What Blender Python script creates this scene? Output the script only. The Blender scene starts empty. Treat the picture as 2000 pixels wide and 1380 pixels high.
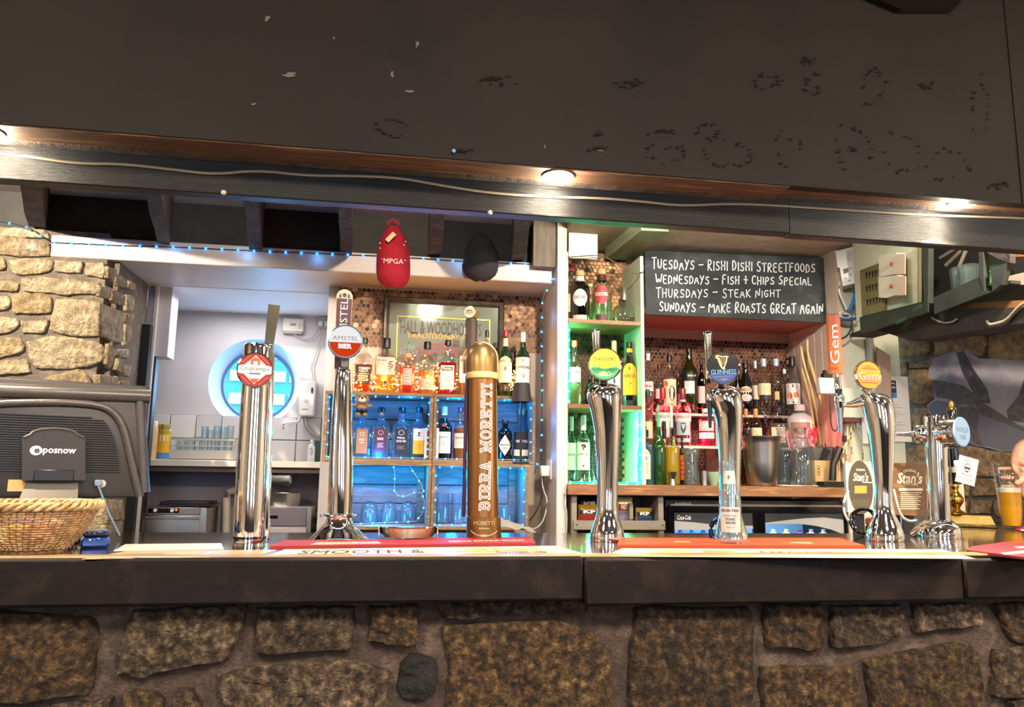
import bpy, bmesh, math, random
from mathutils import Vector, Matrix, noise
RND = random.Random(11)
SC = bpy.context.scene
COL = SC.collection
PI = math.pi

# ---------------------------------------------------------------- camera
CAM = Vector((0, 0, 1.30))
FPX = 1500.0
YAW, PITCH, ROLL = math.radians(9.3), math.atan(235 / 1500), 0.0138
FW = Vector((math.sin(YAW) * math.cos(PITCH), math.cos(YAW) * math.cos(PITCH), math.sin(PITCH)))
R0 = Vector((math.cos(YAW), -math.sin(YAW), 0))
U0 = R0.cross(FW)
RT = R0 * math.cos(ROLL) + U0 * math.sin(ROLL)
UP = U0 * math.cos(ROLL) - R0 * math.sin(ROLL)
cd = bpy.data.cameras.new('camera')
cam = bpy.data.objects.new('camera', cd)
COL.objects.link(cam)
cd.sensor_width = 36
cd.lens = 36 * FPX / 2000
cd.clip_start = .02
cam.matrix_world = Matrix(((RT.x, UP.x, -FW.x, CAM.x), (RT.y, UP.y, -FW.y, CAM.y), (RT.z, UP.z, -FW.z, CAM.z), (0, 0, 0, 1)))
SC.camera = cam

# ---------------------------------------------------------------- world, lights, exposure
SC.view_settings.view_transform = 'Standard'
SC.view_settings.look = 'None'
SC.view_settings.exposure = 0.33
SC.view_settings.gamma = 1
SC.view_settings.use_curve_mapping = False
SC.cycles.max_bounces = 10
SC.cycles.transparent_max_bounces = 32
SC.cycles.sample_clamp_indirect = 6
SC.cycles.caustics_reflective = False
SC.cycles.caustics_refractive = False
wd = bpy.data.worlds.new('world')
SC.world = wd
wd.use_nodes = True
wd.node_tree.nodes['Background'].inputs[0].default_value = (.55, .8, 1.0, 1)
wd.node_tree.nodes['Background'].inputs[1].default_value = 6.0


def light(kind, name, loc, energy, color=(1, 1, 1), target=None, size=.1, size_y=None, angle=60, blend=.5):
    l = bpy.data.lights.new(name, kind)
    l.energy = energy
    l.color = color
    if kind == 'AREA':
        l.size = size
        if size_y:
            l.shape = 'RECTANGLE'
            l.size_y = size_y
    elif kind == 'SPOT':
        l.spot_size = math.radians(angle)
        l.spot_blend = blend
        l.shadow_soft_size = size
    else:
        l.shadow_soft_size = size
    o = bpy.data.objects.new(name, l)
    COL.objects.link(o)
    o.location = loc
    if target is not None:
        o.rotation_euler = (Vector(target) - Vector(loc)).to_track_quat('-Z', 'Y').to_euler()
    return o


WARM = (1, .78, .55)
# unseen fill lights added behind the camera to brighten room and bar
light('AREA', 'room_fill_light', (-1.6, -.2, 2.7), 80, (1, .84, .66), (-1.4, .9, 0), .5)
light('AREA', 'room_fill_light', (.6, -.4, 2.7), 80, (1, .84, .66), (.6, .9, 0), .5)
light('AREA', 'room_fill_light', (2.6, -.2, 2.7), 86, (1, .84, .66), (2.6, .9, 0), .5)
light('AREA', 'room_fill_light', (-1.2, -2.6, 2.7), 45, (1, .84, .66), (-1.2, -2.6, 0), .6)
light('AREA', 'room_fill_light', (2.0, -2.6, 2.7), 45, (1, .84, .66), (2.0, -2.6, 0), .6)
# unseen lights added beside the bar to brighten its end wall and front
light('POINT', 'side_fill_light', (3.3, .9, 1.75), 55, (1, .8, .58), size=.08)
light('POINT', 'side_fill_light', (-2.9, .7, 1.8), 12, (1, .8, .58), size=.08)
# ceiling spots behind the bar
light('SPOT', 'bar_spot', (-1.9, 2.2, 2.42), 240, (1, .84, .66), (-1.5, 3.45, 1.72), .02, angle=75, blend=.3)
light('SPOT', 'bar_spot', (.0, 2.35, 2.42), 36, (1, .82, .62), (.3, 3.7, 1.75), .02, angle=80, blend=.3)
light('SPOT', 'bar_spot', (.85, 2.4, 2.42), 66, (1, .84, .64), (.72, 3.7, 1.9), .02, angle=80, blend=.3)
light('SPOT', 'bar_spot', (1.55, 2.4, 2.38), 40, (1, .9, .78), (1.5, 3.6, 1.6), .03, angle=95, blend=.5)
light('SPOT', 'bar_spot', (2.15, 2.05, 2.40), 75, (1, .85, .66), (2.6, 3.2, 1.4), .03, angle=90, blend=.5)
light('POINT', 'bar_fill_light', (-.6, 2.5, 2.33), 11, (1, .93, .85), size=.06)  # unseen points added in place of bounce, brightening ceiling, fascia and lintel
light('POINT', 'bar_fill_light', (.25, 2.6, 2.33), 7, (1, .93, .85), size=.06)
light('POINT', 'bar_fill_light', (1.7, 2.6, 2.33), 6.5, (1, .93, .85), size=.06)
light('AREA', 'kitchen_lamp', (-.75, 4.1, 2.16), 5, (1, .95, .93), (-.75, 4.15, 0), .5)
light('AREA', 'kitchen_window_light', (-.665, 4.62, 1.74), 1.8, (.15, .5, 1), (-.665, 3.4, 1.7), .22)


# ---------------------------------------------------------------- pixel -> place helpers (frame 2000x1380)
def ray(x, y):
    return FW + RT * ((x - 1000) / FPX) + UP * ((690 - y) / FPX)


def W(x, y, Y):
    d = ray(x, y)
    return CAM + d * (Y / d.y)


def WZ(x, y, z):
    d = ray(x, y)
    return CAM + d * ((z - CAM.z) / d.z)


class Plane:
    """vertical plane through two points of the plan"""
    def __init__(s, p, q):
        s.o = Vector((p.x, p.y, 0))
        s.ex = Vector((q.x - p.x, q.y - p.y, 0)).normalized()
        s.n = Vector((s.ex.y, -s.ex.x, 0))            # towards the viewer when p is left of q
        s.ez = Vector((0, 0, 1))

    def hit(s, x, y, off=0):
        d = ray(x, y)
        t = ((s.o + s.n * off) - CAM).dot(s.n) / d.dot(s.n)
        return CAM + d * t

    def uv(s, x, y):
        h = s.hit(x, y) - s.o
        return (h.dot(s.ex), h.z)

    def P(s, u, v, w=0):
        return s.o + s.ex * u + s.n * w + s.ez * v


def PY(Y):
    return Plane(Vector((-1, Y, 0)), Vector((1, Y, 0)))


class Fr:
    """local frame of a thing: base point and turn; L() gives local x,z of a photograph point in the frame's plane"""
    def __init__(s, x, y, Y=None, z=None, face=True, th=None):
        if Y is not None:
            s.B = W(x, y, Y)
            if z is not None:
                s.B.z = z
        else:
            s.B = WZ(x, y, z)
        s.th = th if th is not None else (math.atan2(-s.B.x, s.B.y) if face else 0)
        s.ex = Vector((math.cos(s.th), math.sin(s.th), 0))
        s.n = Vector((math.sin(s.th), -math.cos(s.th), 0))
        s.s = (s.B - CAM).dot(FW) / FPX
        s.x0, s.y0 = x, y

    def L(s, x, y, d=0):
        r = ray(x or s.x0, y or s.y0)
        t = (s.B + s.n * d - CAM).dot(s.n) / r.dot(s.n)
        p = CAM + r * t - s.B
        return (p.dot(s.ex), p.z)

    def rings(s, rows):
        out = []
        for y, xl, xr in rows:
            cx, z = s.L((xl + xr) / 2, y)
            out.append(((xr - xl) / 2 * s.s, z, cx))
        return out


# ---------------------------------------------------------------- mesh helpers
class M:
    def __init__(s):
        s.v = []
        s.f = []

    def add(s, v, f):
        b = len(s.v)
        s.v += [Vector(p) for p in v]
        s.f += [tuple(i + b for i in q) for q in f]
        return s

    def box(s, c, d, bev=0, rot=None, seg=1):
        bm = bmesh.new()
        bmesh.ops.create_cube(bm, size=1)
        for q in bm.verts:
            q.co = Vector((q.co.x * d[0], q.co.y * d[1], q.co.z * d[2]))
        if bev:
            bmesh.ops.bevel(bm, geom=bm.edges[:], offset=min(bev, min(d) * .49), segments=seg, affect='EDGES', profile=.5)
        mt = Matrix.Translation(Vector(c)) @ (rot.to_4x4() if rot else Matrix())
        bm.verts.index_update()
        s.add([mt @ q.co for q in bm.verts], [[q.index for q in f.verts] for f in bm.faces])
        bm.free()
        return s

    def bx(s, x0, x1, y0, y1, z0, z1, bev=0):
        return s.box(((x0 + x1) / 2, (y0 + y1) / 2, (z0 + z1) / 2), (abs(x1 - x0), abs(y1 - y0), abs(z1 - z0)), bev)

    def rings(s, rs, cap0=True, cap1=True, closed=True):
        n = len(rs[0])
        v = [p for r in rs for p in r]
        f = []
        for i in range(len(rs) - 1):
            for j in range(n if closed else n - 1):
                k = (j + 1) % n
                f.append((i * n + j, i * n + k, (i + 1) * n + k, (i + 1) * n + j))
        if closed and cap0:
            f.append(tuple(range(n - 1, -1, -1)))
        if closed and cap1:
            f.append(tuple((len(rs) - 1) * n + j for j in range(n)))
        return s.add(v, f)

    def lathe(s, prof, n=20, p=2, sy=1, cx=0, cy=0, cz=0, a0=0, cap0=True, cap1=True):
        rs = []
        for q in prof:
            r, z = q[0], q[1]
            ox = q[2] if len(q) > 2 else 0
            oy = q[3] if len(q) > 3 else 0
            rs.append([Vector((cx + ox + r * se(a0 + 2 * PI * j / n, p)[0], cy + oy + r * sy * se(a0 + 2 * PI * j / n, p)[1], cz + z)) for j in range(n)])
        return s.rings(rs, cap0, cap1)

    def tube(s, pts, r, n=6, cap=True):
        pts = [Vector(p) for p in pts]
        rs = []
        up = Vector((0, 0, 1))
        for i, p in enumerate(pts):
            d = (pts[min(i + 1, len(pts) - 1)] - pts[max(i - 1, 0)]).normalized()
            a = d.cross(up)
            if a.length < .05:
                a = d.cross(Vector((1, 0, 0)))
            a.normalize()
            b = a.cross(d)
            rr = r[i] if isinstance(r, (list, tuple)) else r
            rs.append([p + (a * math.cos(2 * PI * j / n) + b * math.sin(2 * PI * j / n)) * rr for j in range(n)])
        return s.rings(rs, cap, cap)

    def prism(s, pts, off):
        pts = [Vector(p) for p in pts]
        off = Vector(off)
        n = len(pts)
        v = pts + [p + off for p in pts]
        f = [tuple(range(n)), tuple(range(2 * n - 1, n - 1, -1))] + [(i, i + n, (i + 1) % n + n, (i + 1) % n) for i in range(n)]
        return s.add(v, f)

    def ball(s, c, r, nu=12, nv=8, sc=(1, 1, 1)):
        rs = []
        for i in range(nv + 1):
            t = PI * (i / nv)
            rr = max(math.sin(t), .02)
            rs.append([Vector((c[0] + r * sc[0] * rr * math.cos(2 * PI * j / nu), c[1] + r * sc[1] * rr * math.sin(2 * PI * j / nu), c[2] - r * sc[2] * math.cos(t))) for j in range(nu)])
        return s.rings(rs)

    def disc(s, c, ex, ez, rx, rz=None, n=28):
        rz = rz or rx
        return s.add([Vector(c) + Vector(ex) * (rx * math.cos(2 * PI * j / n)) + Vector(ez) * (rz * math.sin(2 * PI * j / n)) for j in range(n)], [tuple(range(n))])

    def quad(s, a, b, c, d):
        return s.add([a, b, c, d], [(0, 1, 2, 3)])

    def xf(s, mt):
        s.v = [mt @ p for p in s.v]
        return s


def se(t, p):
    c, q = math.cos(t), math.sin(t)
    if p == 2:
        return (c, q)
    k = (abs(c) ** p + abs(q) ** p) ** (-1 / p)
    return (c * k, q * k)


def obj(name, m, mat, parent=None, smooth=True, recenter=False, loc=None, angle=38):
    me = bpy.data.meshes.new(name)
    vs = m.v
    o = bpy.data.objects.new(name, me)
    if recenter and vs:
        c = sum(vs, Vector()) / len(vs)
        vs = [p - c for p in vs]
        o.location = c
    if loc is not None:
        o.location = loc
    me.from_pydata([tuple(p) for p in vs], [], m.f)
    if smooth:
        me.shade_smooth()
        me.set_sharp_from_angle(angle=math.radians(angle))
    if mat:
        me.materials.append(mat)
    COL.objects.link(o)
    if parent:
        o.parent = parent
    return o


def tag(o, label=None, cat=None, group=None, kind=None):
    if label:
        o['label'] = label
    if cat:
        o['category'] = cat
    if group:
        o['group'] = group
    if kind:
        o['kind'] = kind
    return o


def thing(name, label, cat, fr=None, group=None, loc=None, rz=0):
    o = bpy.data.objects.new(name, None)
    COL.objects.link(o)
    o.empty_display_size = .05
    if fr is not None:
        o.location = fr.B
        o.rotation_euler = (0, 0, fr.th)
    if loc is not None:
        o.location = loc
        o.rotation_euler = (0, 0, rz)
    return tag(o, label, cat, group)


def struct(name, m, mat, parent=None, smooth=False):
    o = obj(name, m, mat, parent, smooth)
    if parent is None:
        o['kind'] = 'structure'
    return o


def twin(o, parent=None, loc=None, mat=None, rot=None, scale=None):
    c = o.copy()
    COL.objects.link(c)
    if parent:
        c.parent = parent
    if loc is not None:
        c.location = loc
    if rot is not None:
        c.rotation_euler = rot
    if scale is not None:
        c.scale = scale
    return c


# ---------------------------------------------------------------- text
_TX = {}


def tx(s, bold=0.0, shear=0.0):
    if 'M' in s and bold > 0:
        bold = 0.0
    k = (s, bold, shear)
    if k not in _TX:
        cu = bpy.data.curves.new('lettering', 'FONT')
        cu.body = s
        cu.resolution_u = 2
        cu.offset = bold
        cu.shear = shear
        o = bpy.data.objects.new('lettering', cu)
        me = bpy.data.meshes.new_from_object(o)
        v = [(q.co.x, q.co.y) for q in me.vertices]
        f = [tuple(p.vertices) for p in me.polygons]
        bpy.data.objects.remove(o)
        bpy.data.curves.remove(cu)
        bpy.data.meshes.remove(me)
        x0, x1 = min(p[0] for p in v), max(p[0] for p in v)
        y0, y1 = min(p[1] for p in v), max(p[1] for p in v)
        _TX[k] = ([((p[0] - x0) / (x1 - x0) - .5, (p[1] - y0) / max(y1 - y0, 1e-6) - .5) for p in v], f)
    return _TX[k]


def text(m, s, c, ex, ez, w, h, bold=0.0, shear=0.0, arc=None):
    v, f = tx(s, bold, shear)
    c, ex, ez = Vector(c), Vector(ex), Vector(ez)
    if arc:
        out = []
        for x, y in v:
            a = x * w / arc
            r = arc + y * h
            out.append(c + ex * (r * math.sin(a)) + ez * (r * math.cos(a) - arc))
    else:
        out = [c + ex * (x * w) + ez * (y * h) for x, y in v]
    return m.add(out, f)


X3, Y3, Z3 = Vector((1, 0, 0)), Vector((0, 1, 0)), Vector((0, 0, 1))

# hand-drawn stroke letters (unit boxes)
STK = {
    'A': [[(0, 0), (.45, 1), (.9, 0)], [(.15, .38), (.78, .38)]], 'C': [[(.85, .85), (.5, 1), (.12, .75), (.08, .3), (.4, 0), (.85, .12)]],
    'D': [[(.1, 0), (.12, 1), (.55, .92), (.88, .55), (.7, .15), (.1, 0)]], 'E': [[(.8, 1), (.12, 1), (.1, 0), (.82, 0)], [(.1, .52), (.65, .52)]],
    'F': [[(.85, 1), (.12, 1), (.1, 0)], [(.1, .52), (.65, .55)]], 'G': [[(.85, .85), (.5, 1), (.12, .75), (.08, .3), (.4, 0), (.8, .15), (.8, .45), (.5, .45)]],
    'H': [[(.1, 1), (.1, 0)], [(.85, 1), (.82, 0)], [(.1, .5), (.82, .52)]], 'I': [[(.5, .95), (.5, 0)]], 'K': [[(.12, 1), (.1, 0)], [(.85, 1), (.12, .45), (.9, 0)]],
    'L': [[(.12, 1), (.1, 0), (.85, .02)]], 'M': [[(.02, 0), (.1, 1), (.48, .3), (.85, 1), (.95, 0)]], 'N': [[(.08, 0), (.12, 1), (.82, 0), (.88, 1)]],
    'O': [[(.5, 1), (.12, .75), (.1, .25), (.48, 0), (.88, .25), (.86, .78), (.5, 1)]], 'P': [[(.1, 0), (.12, 1), (.7, .95), (.82, .7), (.6, .48), (.12, .45)]],
    'R': [[(.1, 0), (.12, 1), (.7, .95), (.8, .72), (.6, .5), (.12, .48), (.88, 0)]], 'S': [[(.82, .88), (.5, 1), (.15, .8), (.3, .55), (.75, .42), (.82, .15), (.45, 0), (.08, .12)]],
    'T': [[(0, .97), (.95, 1)], [(.48, 1), (.46, 0)]], 'U': [[(.1, 1), (.1, .25), (.45, 0), (.82, .25), (.85, 1)]], 'W': [[(0, 1), (.22, 0), (.48, .7), (.74, 0), (1, 1)]],
    'Y': [[(.05, 1), (.45, .5)], [(.88, 1), (.2, -.1)]], '+': [[(.1, .45), (.9, .45)], [(.5, .85), (.5, .05)]], '-': [[(.05, .5), (.9, .52)]],
    "B": [[(.1, 0), (.12, 1), (.7, .93), (.72, .6), (.15, .52), (.8, .42), (.8, .08), (.1, 0)]], 'u': [[(.1, .75), (.1, .2), (.45, 0), (.82, .2), (.85, .75)]]}


def smooth_pts(pts, it=1):
    for _ in range(it):
        q = [pts[0]]
        for a, b in zip(pts, pts[1:]):
            q += [(a[0] * .75 + b[0] * .25, a[1] * .75 + b[1] * .25), (a[0] * .25 + b[0] * .75, a[1] * .25 + b[1] * .75)]
        pts = q + [pts[-1]]
    return pts


# ---------------------------------------------------------------- materials
def C(h):
    h = h.lstrip('#')
    r = []
    for i in (0, 2, 4):
        c = int(h[i:i + 2], 16) / 255
        r.append(c / 12.92 if c <= .04045 else ((c + .055) / 1.055) ** 2.4)
    return (*r, 1)


_MT = {}


def mat(name, col, rough=.5, metal=0, col2=None, ns=6, nd=3, lo=.35, hi=.65, bump=0, bs=60, bd=.01, emit=None, es=0, coat=0, spec=.5, stretch=None, wave=None, rand=None):
    if name in _MT:
        return _MT[name]
    m = bpy.data.materials.new(name)
    m.use_nodes = True
    nt = m.node_tree
    b = nt.nodes['Principled BSDF']
    b.inputs['Base Color'].default_value = C(col)
    b.inputs['Roughness'].default_value = rough
    b.inputs['Metallic'].default_value = metal
    b.inputs['Specular IOR Level'].default_value = spec
    b.inputs['Coat Weight'].default_value = coat
    b.inputs['Coat Roughness'].default_value = .08
    N = nt.nodes.new
    Lk = nt.links.new
    vec = None
    if col2 or bump:
        tc = N('ShaderNodeTexCoord')
        mp = N('ShaderNodeMapping')
        if stretch:
            mp.inputs['Scale'].default_value = stretch
        Lk(tc.outputs['Object'], mp.inputs['Vector'])
        vec = mp.outputs['Vector']
    if col2:
        if wave:
            t = N('ShaderNodeTexWave')
            t.inputs['Scale'].default_value = ns
            t.inputs['Distortion'].default_value = wave
            t.inputs['Detail'].default_value = nd
            t.inputs['Detail Scale'].default_value = 1.5
        else:
            t = N('ShaderNodeTexNoise')
            t.inputs['Scale'].default_value = ns
            t.inputs['Detail'].default_value = nd
            t.inputs['Roughness'].default_value = .62
        Lk(vec, t.inputs['Vector'])
        cr = N('ShaderNodeValToRGB')
        cols = [col, col2] if isinstance(col2, str) else [col] + list(col2)
        e = cr.color_ramp.elements
        for i, c in enumerate(cols):
            p = lo + (hi - lo) * i / (len(cols) - 1)
            el = e[i] if i < 2 else e.new(p)
            el.position = p
            el.color = C(c)
        Lk(t.outputs['Fac'], cr.inputs['Fac'])
        Lk(cr.outputs['Color'], b.inputs['Base Color'])
    if rand:
        oi = N('ShaderNodeObjectInfo')
        cr = N('ShaderNodeValToRGB')
        e = cr.color_ramp.elements
        for i, c in enumerate(rand):
            p = i / (len(rand) - 1)
            el = e[i] if i < 2 else e.new(p)
            el.position = p
            el.color = C(c)
        Lk(oi.outputs['Random'], cr.inputs['Fac'])
        if col2:
            mx = N('ShaderNodeMix')
            mx.data_type = 'RGBA'
            mx.blend_type = 'MULTIPLY'
            mx.inputs[0].default_value = 1
            Lk(b.inputs['Base Color'].links[0].from_socket, mx.inputs[6])
            Lk(cr.outputs['Color'], mx.inputs[7])
            Lk(mx.outputs[2], b.inputs['Base Color'])
        else:
            Lk(cr.outputs['Color'], b.inputs['Base Color'])
    if bump:
        t2 = N('ShaderNodeTexNoise')
        t2.inputs['Scale'].default_value = bs
        t2.inputs['Detail'].default_value = 5
        t2.inputs['Roughness'].default_value = .65
        Lk(vec, t2.inputs['Vector'])
        bp = N('ShaderNodeBump')
        bp.inputs['Strength'].default_value = min(1, bump)
        bp.inputs['Distance'].default_value = bd
        Lk(t2.outputs['Fac'], bp.inputs['Height'])
        Lk(bp.outputs['Normal'], b.inputs['Normal'])
    if emit:
        b.inputs['Emission Color'].default_value = C(emit)
        b.inputs['Emission Strength'].default_value = es
    _MT[name] = m
    return m


def glass(name, tint, dens=0.0, rough=.02, body=None, refl=1.0):
    """thin-walled glass: tinted see-through wall with a fresnel reflection; body = share of cloudy tint"""
    if name in _MT:
        return _MT[name]
    m = bpy.data.materials.new(name)
    m.use_nodes = True
    nt = m.node_tree
    nt.nodes.clear()
    N, Lk = nt.nodes.new, nt.links.new
    out = N('ShaderNodeOutputMaterial')
    tr = N('ShaderNodeBsdfTransparent')
    tr.inputs[0].default_value = C(tint)
    cur = tr.outputs[0]
    if dens:
        tl = N('ShaderNodeBsdfTranslucent')
        tl.inputs[0].default_value = C(body or tint)
        df = N('ShaderNodeBsdfDiffuse')
        df.inputs[0].default_value = C(body or tint)
        a = N('ShaderNodeMixShader')
        a.inputs[0].default_value = .5
        Lk(tl.outputs[0], a.inputs[1])
        Lk(df.outputs[0], a.inputs[2])
        mx = N('ShaderNodeMixShader')
        mx.inputs[0].default_value = dens
        Lk(cur, mx.inputs[1])
        Lk(a.outputs[0], mx.inputs[2])
        cur = mx.outputs[0]
    gl = N('ShaderNodeBsdfGlossy')
    gl.inputs['Roughness'].default_value = rough
    fr = N('ShaderNodeLayerWeight')
    fr.inputs['Blend'].default_value = .35
    mt = N('ShaderNodeMath')
    mt.operation = 'MULTIPLY_ADD'
    mt.inputs[1].default_value = .55 * refl
    mt.inputs[2].default_value = .04 * refl
    Lk(fr.outputs['Facing'], mt.inputs[0])
    mx = N('ShaderNodeMixShader')
    Lk(mt.outputs[0], mx.inputs[0])
    Lk(cur, mx.inputs[1])
    Lk(gl.outputs[0], mx.inputs[2])
    Lk(mx.outputs[0], out.inputs[0])
    _MT[name] = m
    return m


def glow(name, col, s):
    if name in _MT:
        return _MT[name]
    m = bpy.data.materials.new(name)
    m.use_nodes = True
    nt = m.node_tree
    nt.nodes.clear()
    o = nt.nodes.new('ShaderNodeOutputMaterial')
    e = nt.nodes.new('ShaderNodeEmission')
    e.inputs[0].default_value = C(col)
    e.inputs[1].default_value = s
    nt.links.new(e.outputs[0], o.inputs[0])
    _MT[name] = m
    return m


def plain(col, rough=.5, metal=0, **k):
    return mat('paint_%s_%d_%d' % (col.lstrip('#'), rough * 100, metal * 10), col, rough, metal, **k)


BLACKP = mat('black_paint', '#191513', .6, col2='#231e1a', ns=2.2, nd=6, lo=.3, hi=.7, bump=.12, bs=300, spec=.15)
BEAMP = mat('black_satin_wood', '#11100f', .4, col2='#191817', ns=4, nd=6, stretch=(1, 8, 30), bump=.35, bs=14, spec=.32)
JOIST = mat('rough_dark_joist', '#2c2522', .8, col2=['#3a322e', '#57493f'], ns=14, nd=6, bump=.8, bs=70)
SOFW = mat('stained_soffit_wood', '#6b4c38', .55, col2=['#4a3428', '#86664a'], ns=6, nd=5, stretch=(.6, 8, 8), bump=.2, bs=40)
FASC = mat('black_board', '#2b2b29', .75, col2='#3a3937', ns=7, nd=5, bump=.3, bs=90)
WHITEP = mat('white_paint', '#d9d2cb', .42, col2='#cbc3bd', ns=3, nd=4, bump=.12, bs=50)
CEILW = mat('cream_ceiling_paint', '#c9bcae', .8, col2='#b8aa9c', ns=3, nd=4, bump=.1, bs=60)
PLAST = mat('rough_cream_plaster', '#c4bda6', .85, col2='#aaa48d', ns=9, nd=6, bump=.8, bs=34)
MORTAR = mat('grey_mortar', '#857a6c', .9, col2=['#6f665a', '#938776'], ns=12, nd=8, bump=.8, bs=130, bd=.02)
MORTARB = mat('pinkish_mortar', '#7d675b', .95, col2=['#604f45', '#8f796a'], ns=16, nd=10, bump=1, bs=170, bd=.02)
STONE = mat('buff_stone', '#7d6e5a', .9, col2=['#a39477', '#c9b896', '#e0d3b6'], ns=34, nd=10, lo=.3, hi=.7, bump=1, bs=60, bd=.03, rand=['#cbbfae', '#ffffff', '#e0d3bd'])
STONEB = mat('brown_stone', '#221913', .9, col2=['#4a3b2d', '#79664f', '#b29c7a'], ns=52, nd=12, lo=.34, hi=.7, bump=1, bs=70, bd=.03, rand=['#8f857a', '#ffffff', '#b8a78f', '#f3e2bd'])
STONED = mat('black_stone', '#0c0a0a', .75, col2=['#1d1a19', '#4a4038'], ns=26, nd=9, lo=.4, hi=.8, bump=1, bs=60)
STONER = mat('tan_stone', '#6d5843', .9, col2=['#9c805e', '#bd9d72', '#d0b287'], ns=34, nd=10, lo=.3, hi=.7, bump=1, bs=60, bd=.03, rand=['#d8c8b0', '#ffffff'])
KITW = mat('kitchen_wall_paint', '#c6c2c4', .6, col2='#b9b5b7', ns=2, nd=3, bump=.05, bs=60)
KTILE = mat('white_wall_tile', '#cdc9c6', .25, rand=['#bdb8b5', '#d6d2ce'])
BARTOP = mat('dark_varnished_bar', '#2c1d16', .12, col2=['#3d2a20', '#1e1512'], ns=3, nd=6, stretch=(1, 6, 6), coat=.8, bump=.04, bs=30)
APRON = mat('dark_brown_apron', '#1b1311', .55, col2=['#140f0d', '#281d18'], ns=12, nd=8, bump=.12, bs=220, spec=.2)
CHROME = mat('chrome', '#eeeeee', .05, 1)
STEEL = mat('brushed_steel', '#b9b4ae', .28, 1, bump=.06, bs=30, stretch=(1, 1, 20))
COPPER = mat('copper_penny', '#b5764f', .32, .85, rand=['#2b211d', '#6a4c3a', '#87664f', '#a27c5c', '#75543f', '#c09468', '#4a392f', '#90694d'], bump=.3, bs=160)
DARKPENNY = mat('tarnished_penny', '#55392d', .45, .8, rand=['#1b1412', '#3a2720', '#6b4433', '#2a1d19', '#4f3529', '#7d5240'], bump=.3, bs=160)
CRATE = mat('pale_crate_wood', '#9c7c58', .7, col2=['#7d6246', '#b0906a'], ns=5, nd=6, stretch=(1, 6, 9), bump=.3, bs=30)
SLATM = mat('knotty_slat_wood', '#a8927a', .7, col2=['#8d7862', '#b9a48a'], ns=4, nd=6, stretch=(1, 5, 7), bump=.3, bs=30)
WORKT = mat('oak_worktop', '#9a6a40', .42, col2=['#7f5330', '#b5855a'], ns=5, nd=6, stretch=(1, 7, 10), bump=.1, bs=30)
PINKP = mat('terracotta_pink_paint', '#b4796a', .6, col2='#a86c5e', ns=3, nd=4, bump=.1, bs=50)
TGW = mat('cream_boarding', '#cfc2b2', .55, col2='#c0b2a2', ns=3, nd=4, bump=.1, bs=50)
GREENW = mat('pale_green_wall', '#c3c7b2', .6, col2='#b4b8a3', ns=3, nd=4, bump=.1, bs=50)
BLK = mat('black_plastic', '#141313', .4)
BLKG = mat('black_gloss', '#0b0b0c', .12, coat=.5)
WHT = mat('white_plastic', '#dcd9d3', .35)
BRASS = mat('polished_brass', '#d9a441', .14, 1)
GOLD = mat('gold_print', '#d8b04a', .35, .6)
GCLEAR = glass('clear_glass', '#f4f7f6')
GPINT = glass('pint_glass', '#fbfdfc', refl=.45)
GCLEAR2 = glass('clear_tumbler_glass', '#eef4f4', .06, body='#dfeef2')
GGREEN = glass('green_bottle_glass', '#3d7a2c', .35, body='#2e6a22')
GDARK = glass('dark_bottle_glass', '#0d1a12', .75, body='#0a120d')
GOLIVE = glass('olive_bottle_glass', '#4b5a1e', .5, body='#38451a')
GAMBER = glass('amber_bottle_glass', '#6b3410', .55, body='#3f1c0a')
GBLUE = glass('pale_blue_bottle_glass', '#a9dcf0', .15, body='#8fd0ee')


def liquid(h, dens=.5):
    return glass('liquid_' + h.lstrip('#') + '_%d' % (dens * 100), h, dens, refl=.3)


# ---------------------------------------------------------------- main levels
YS, YB, YBAR = 1.75, 1.88, 1.70
YL, YW, YK0, YK = 3.45, 3.72, 3.9, 4.5
ZBAR = W(1000, 1088, YBAR).z
ZSOF = W(1000, 319, YS).z
ZBB = W(1000, 418, YB).z
ZCEIL = W(480, 407, YL + .05).z
ZCEIR = W(1400, 490, 3.56).z
ZLB, ZLT = W(600, 527, YL).z, W(600, 487, YL).z
ZWORK = W(1300, 947, 3.35).z
X_PIER = W(205, 600, YL).x
X_PARL, X_PARR = W(1088, 700, 3.37).x, W(1107, 700, 3.37).x
X_ALCL = W(656, 650, YW).x


# ---------------------------------------------------------------- room shell
def panel(name, x0, x1, y0, y1, z0, z1, m, bev=0, parent=None):
    return struct(name, M().bx(x0, x1, y0, y1, z0, z1, bev), m, parent)


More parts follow.
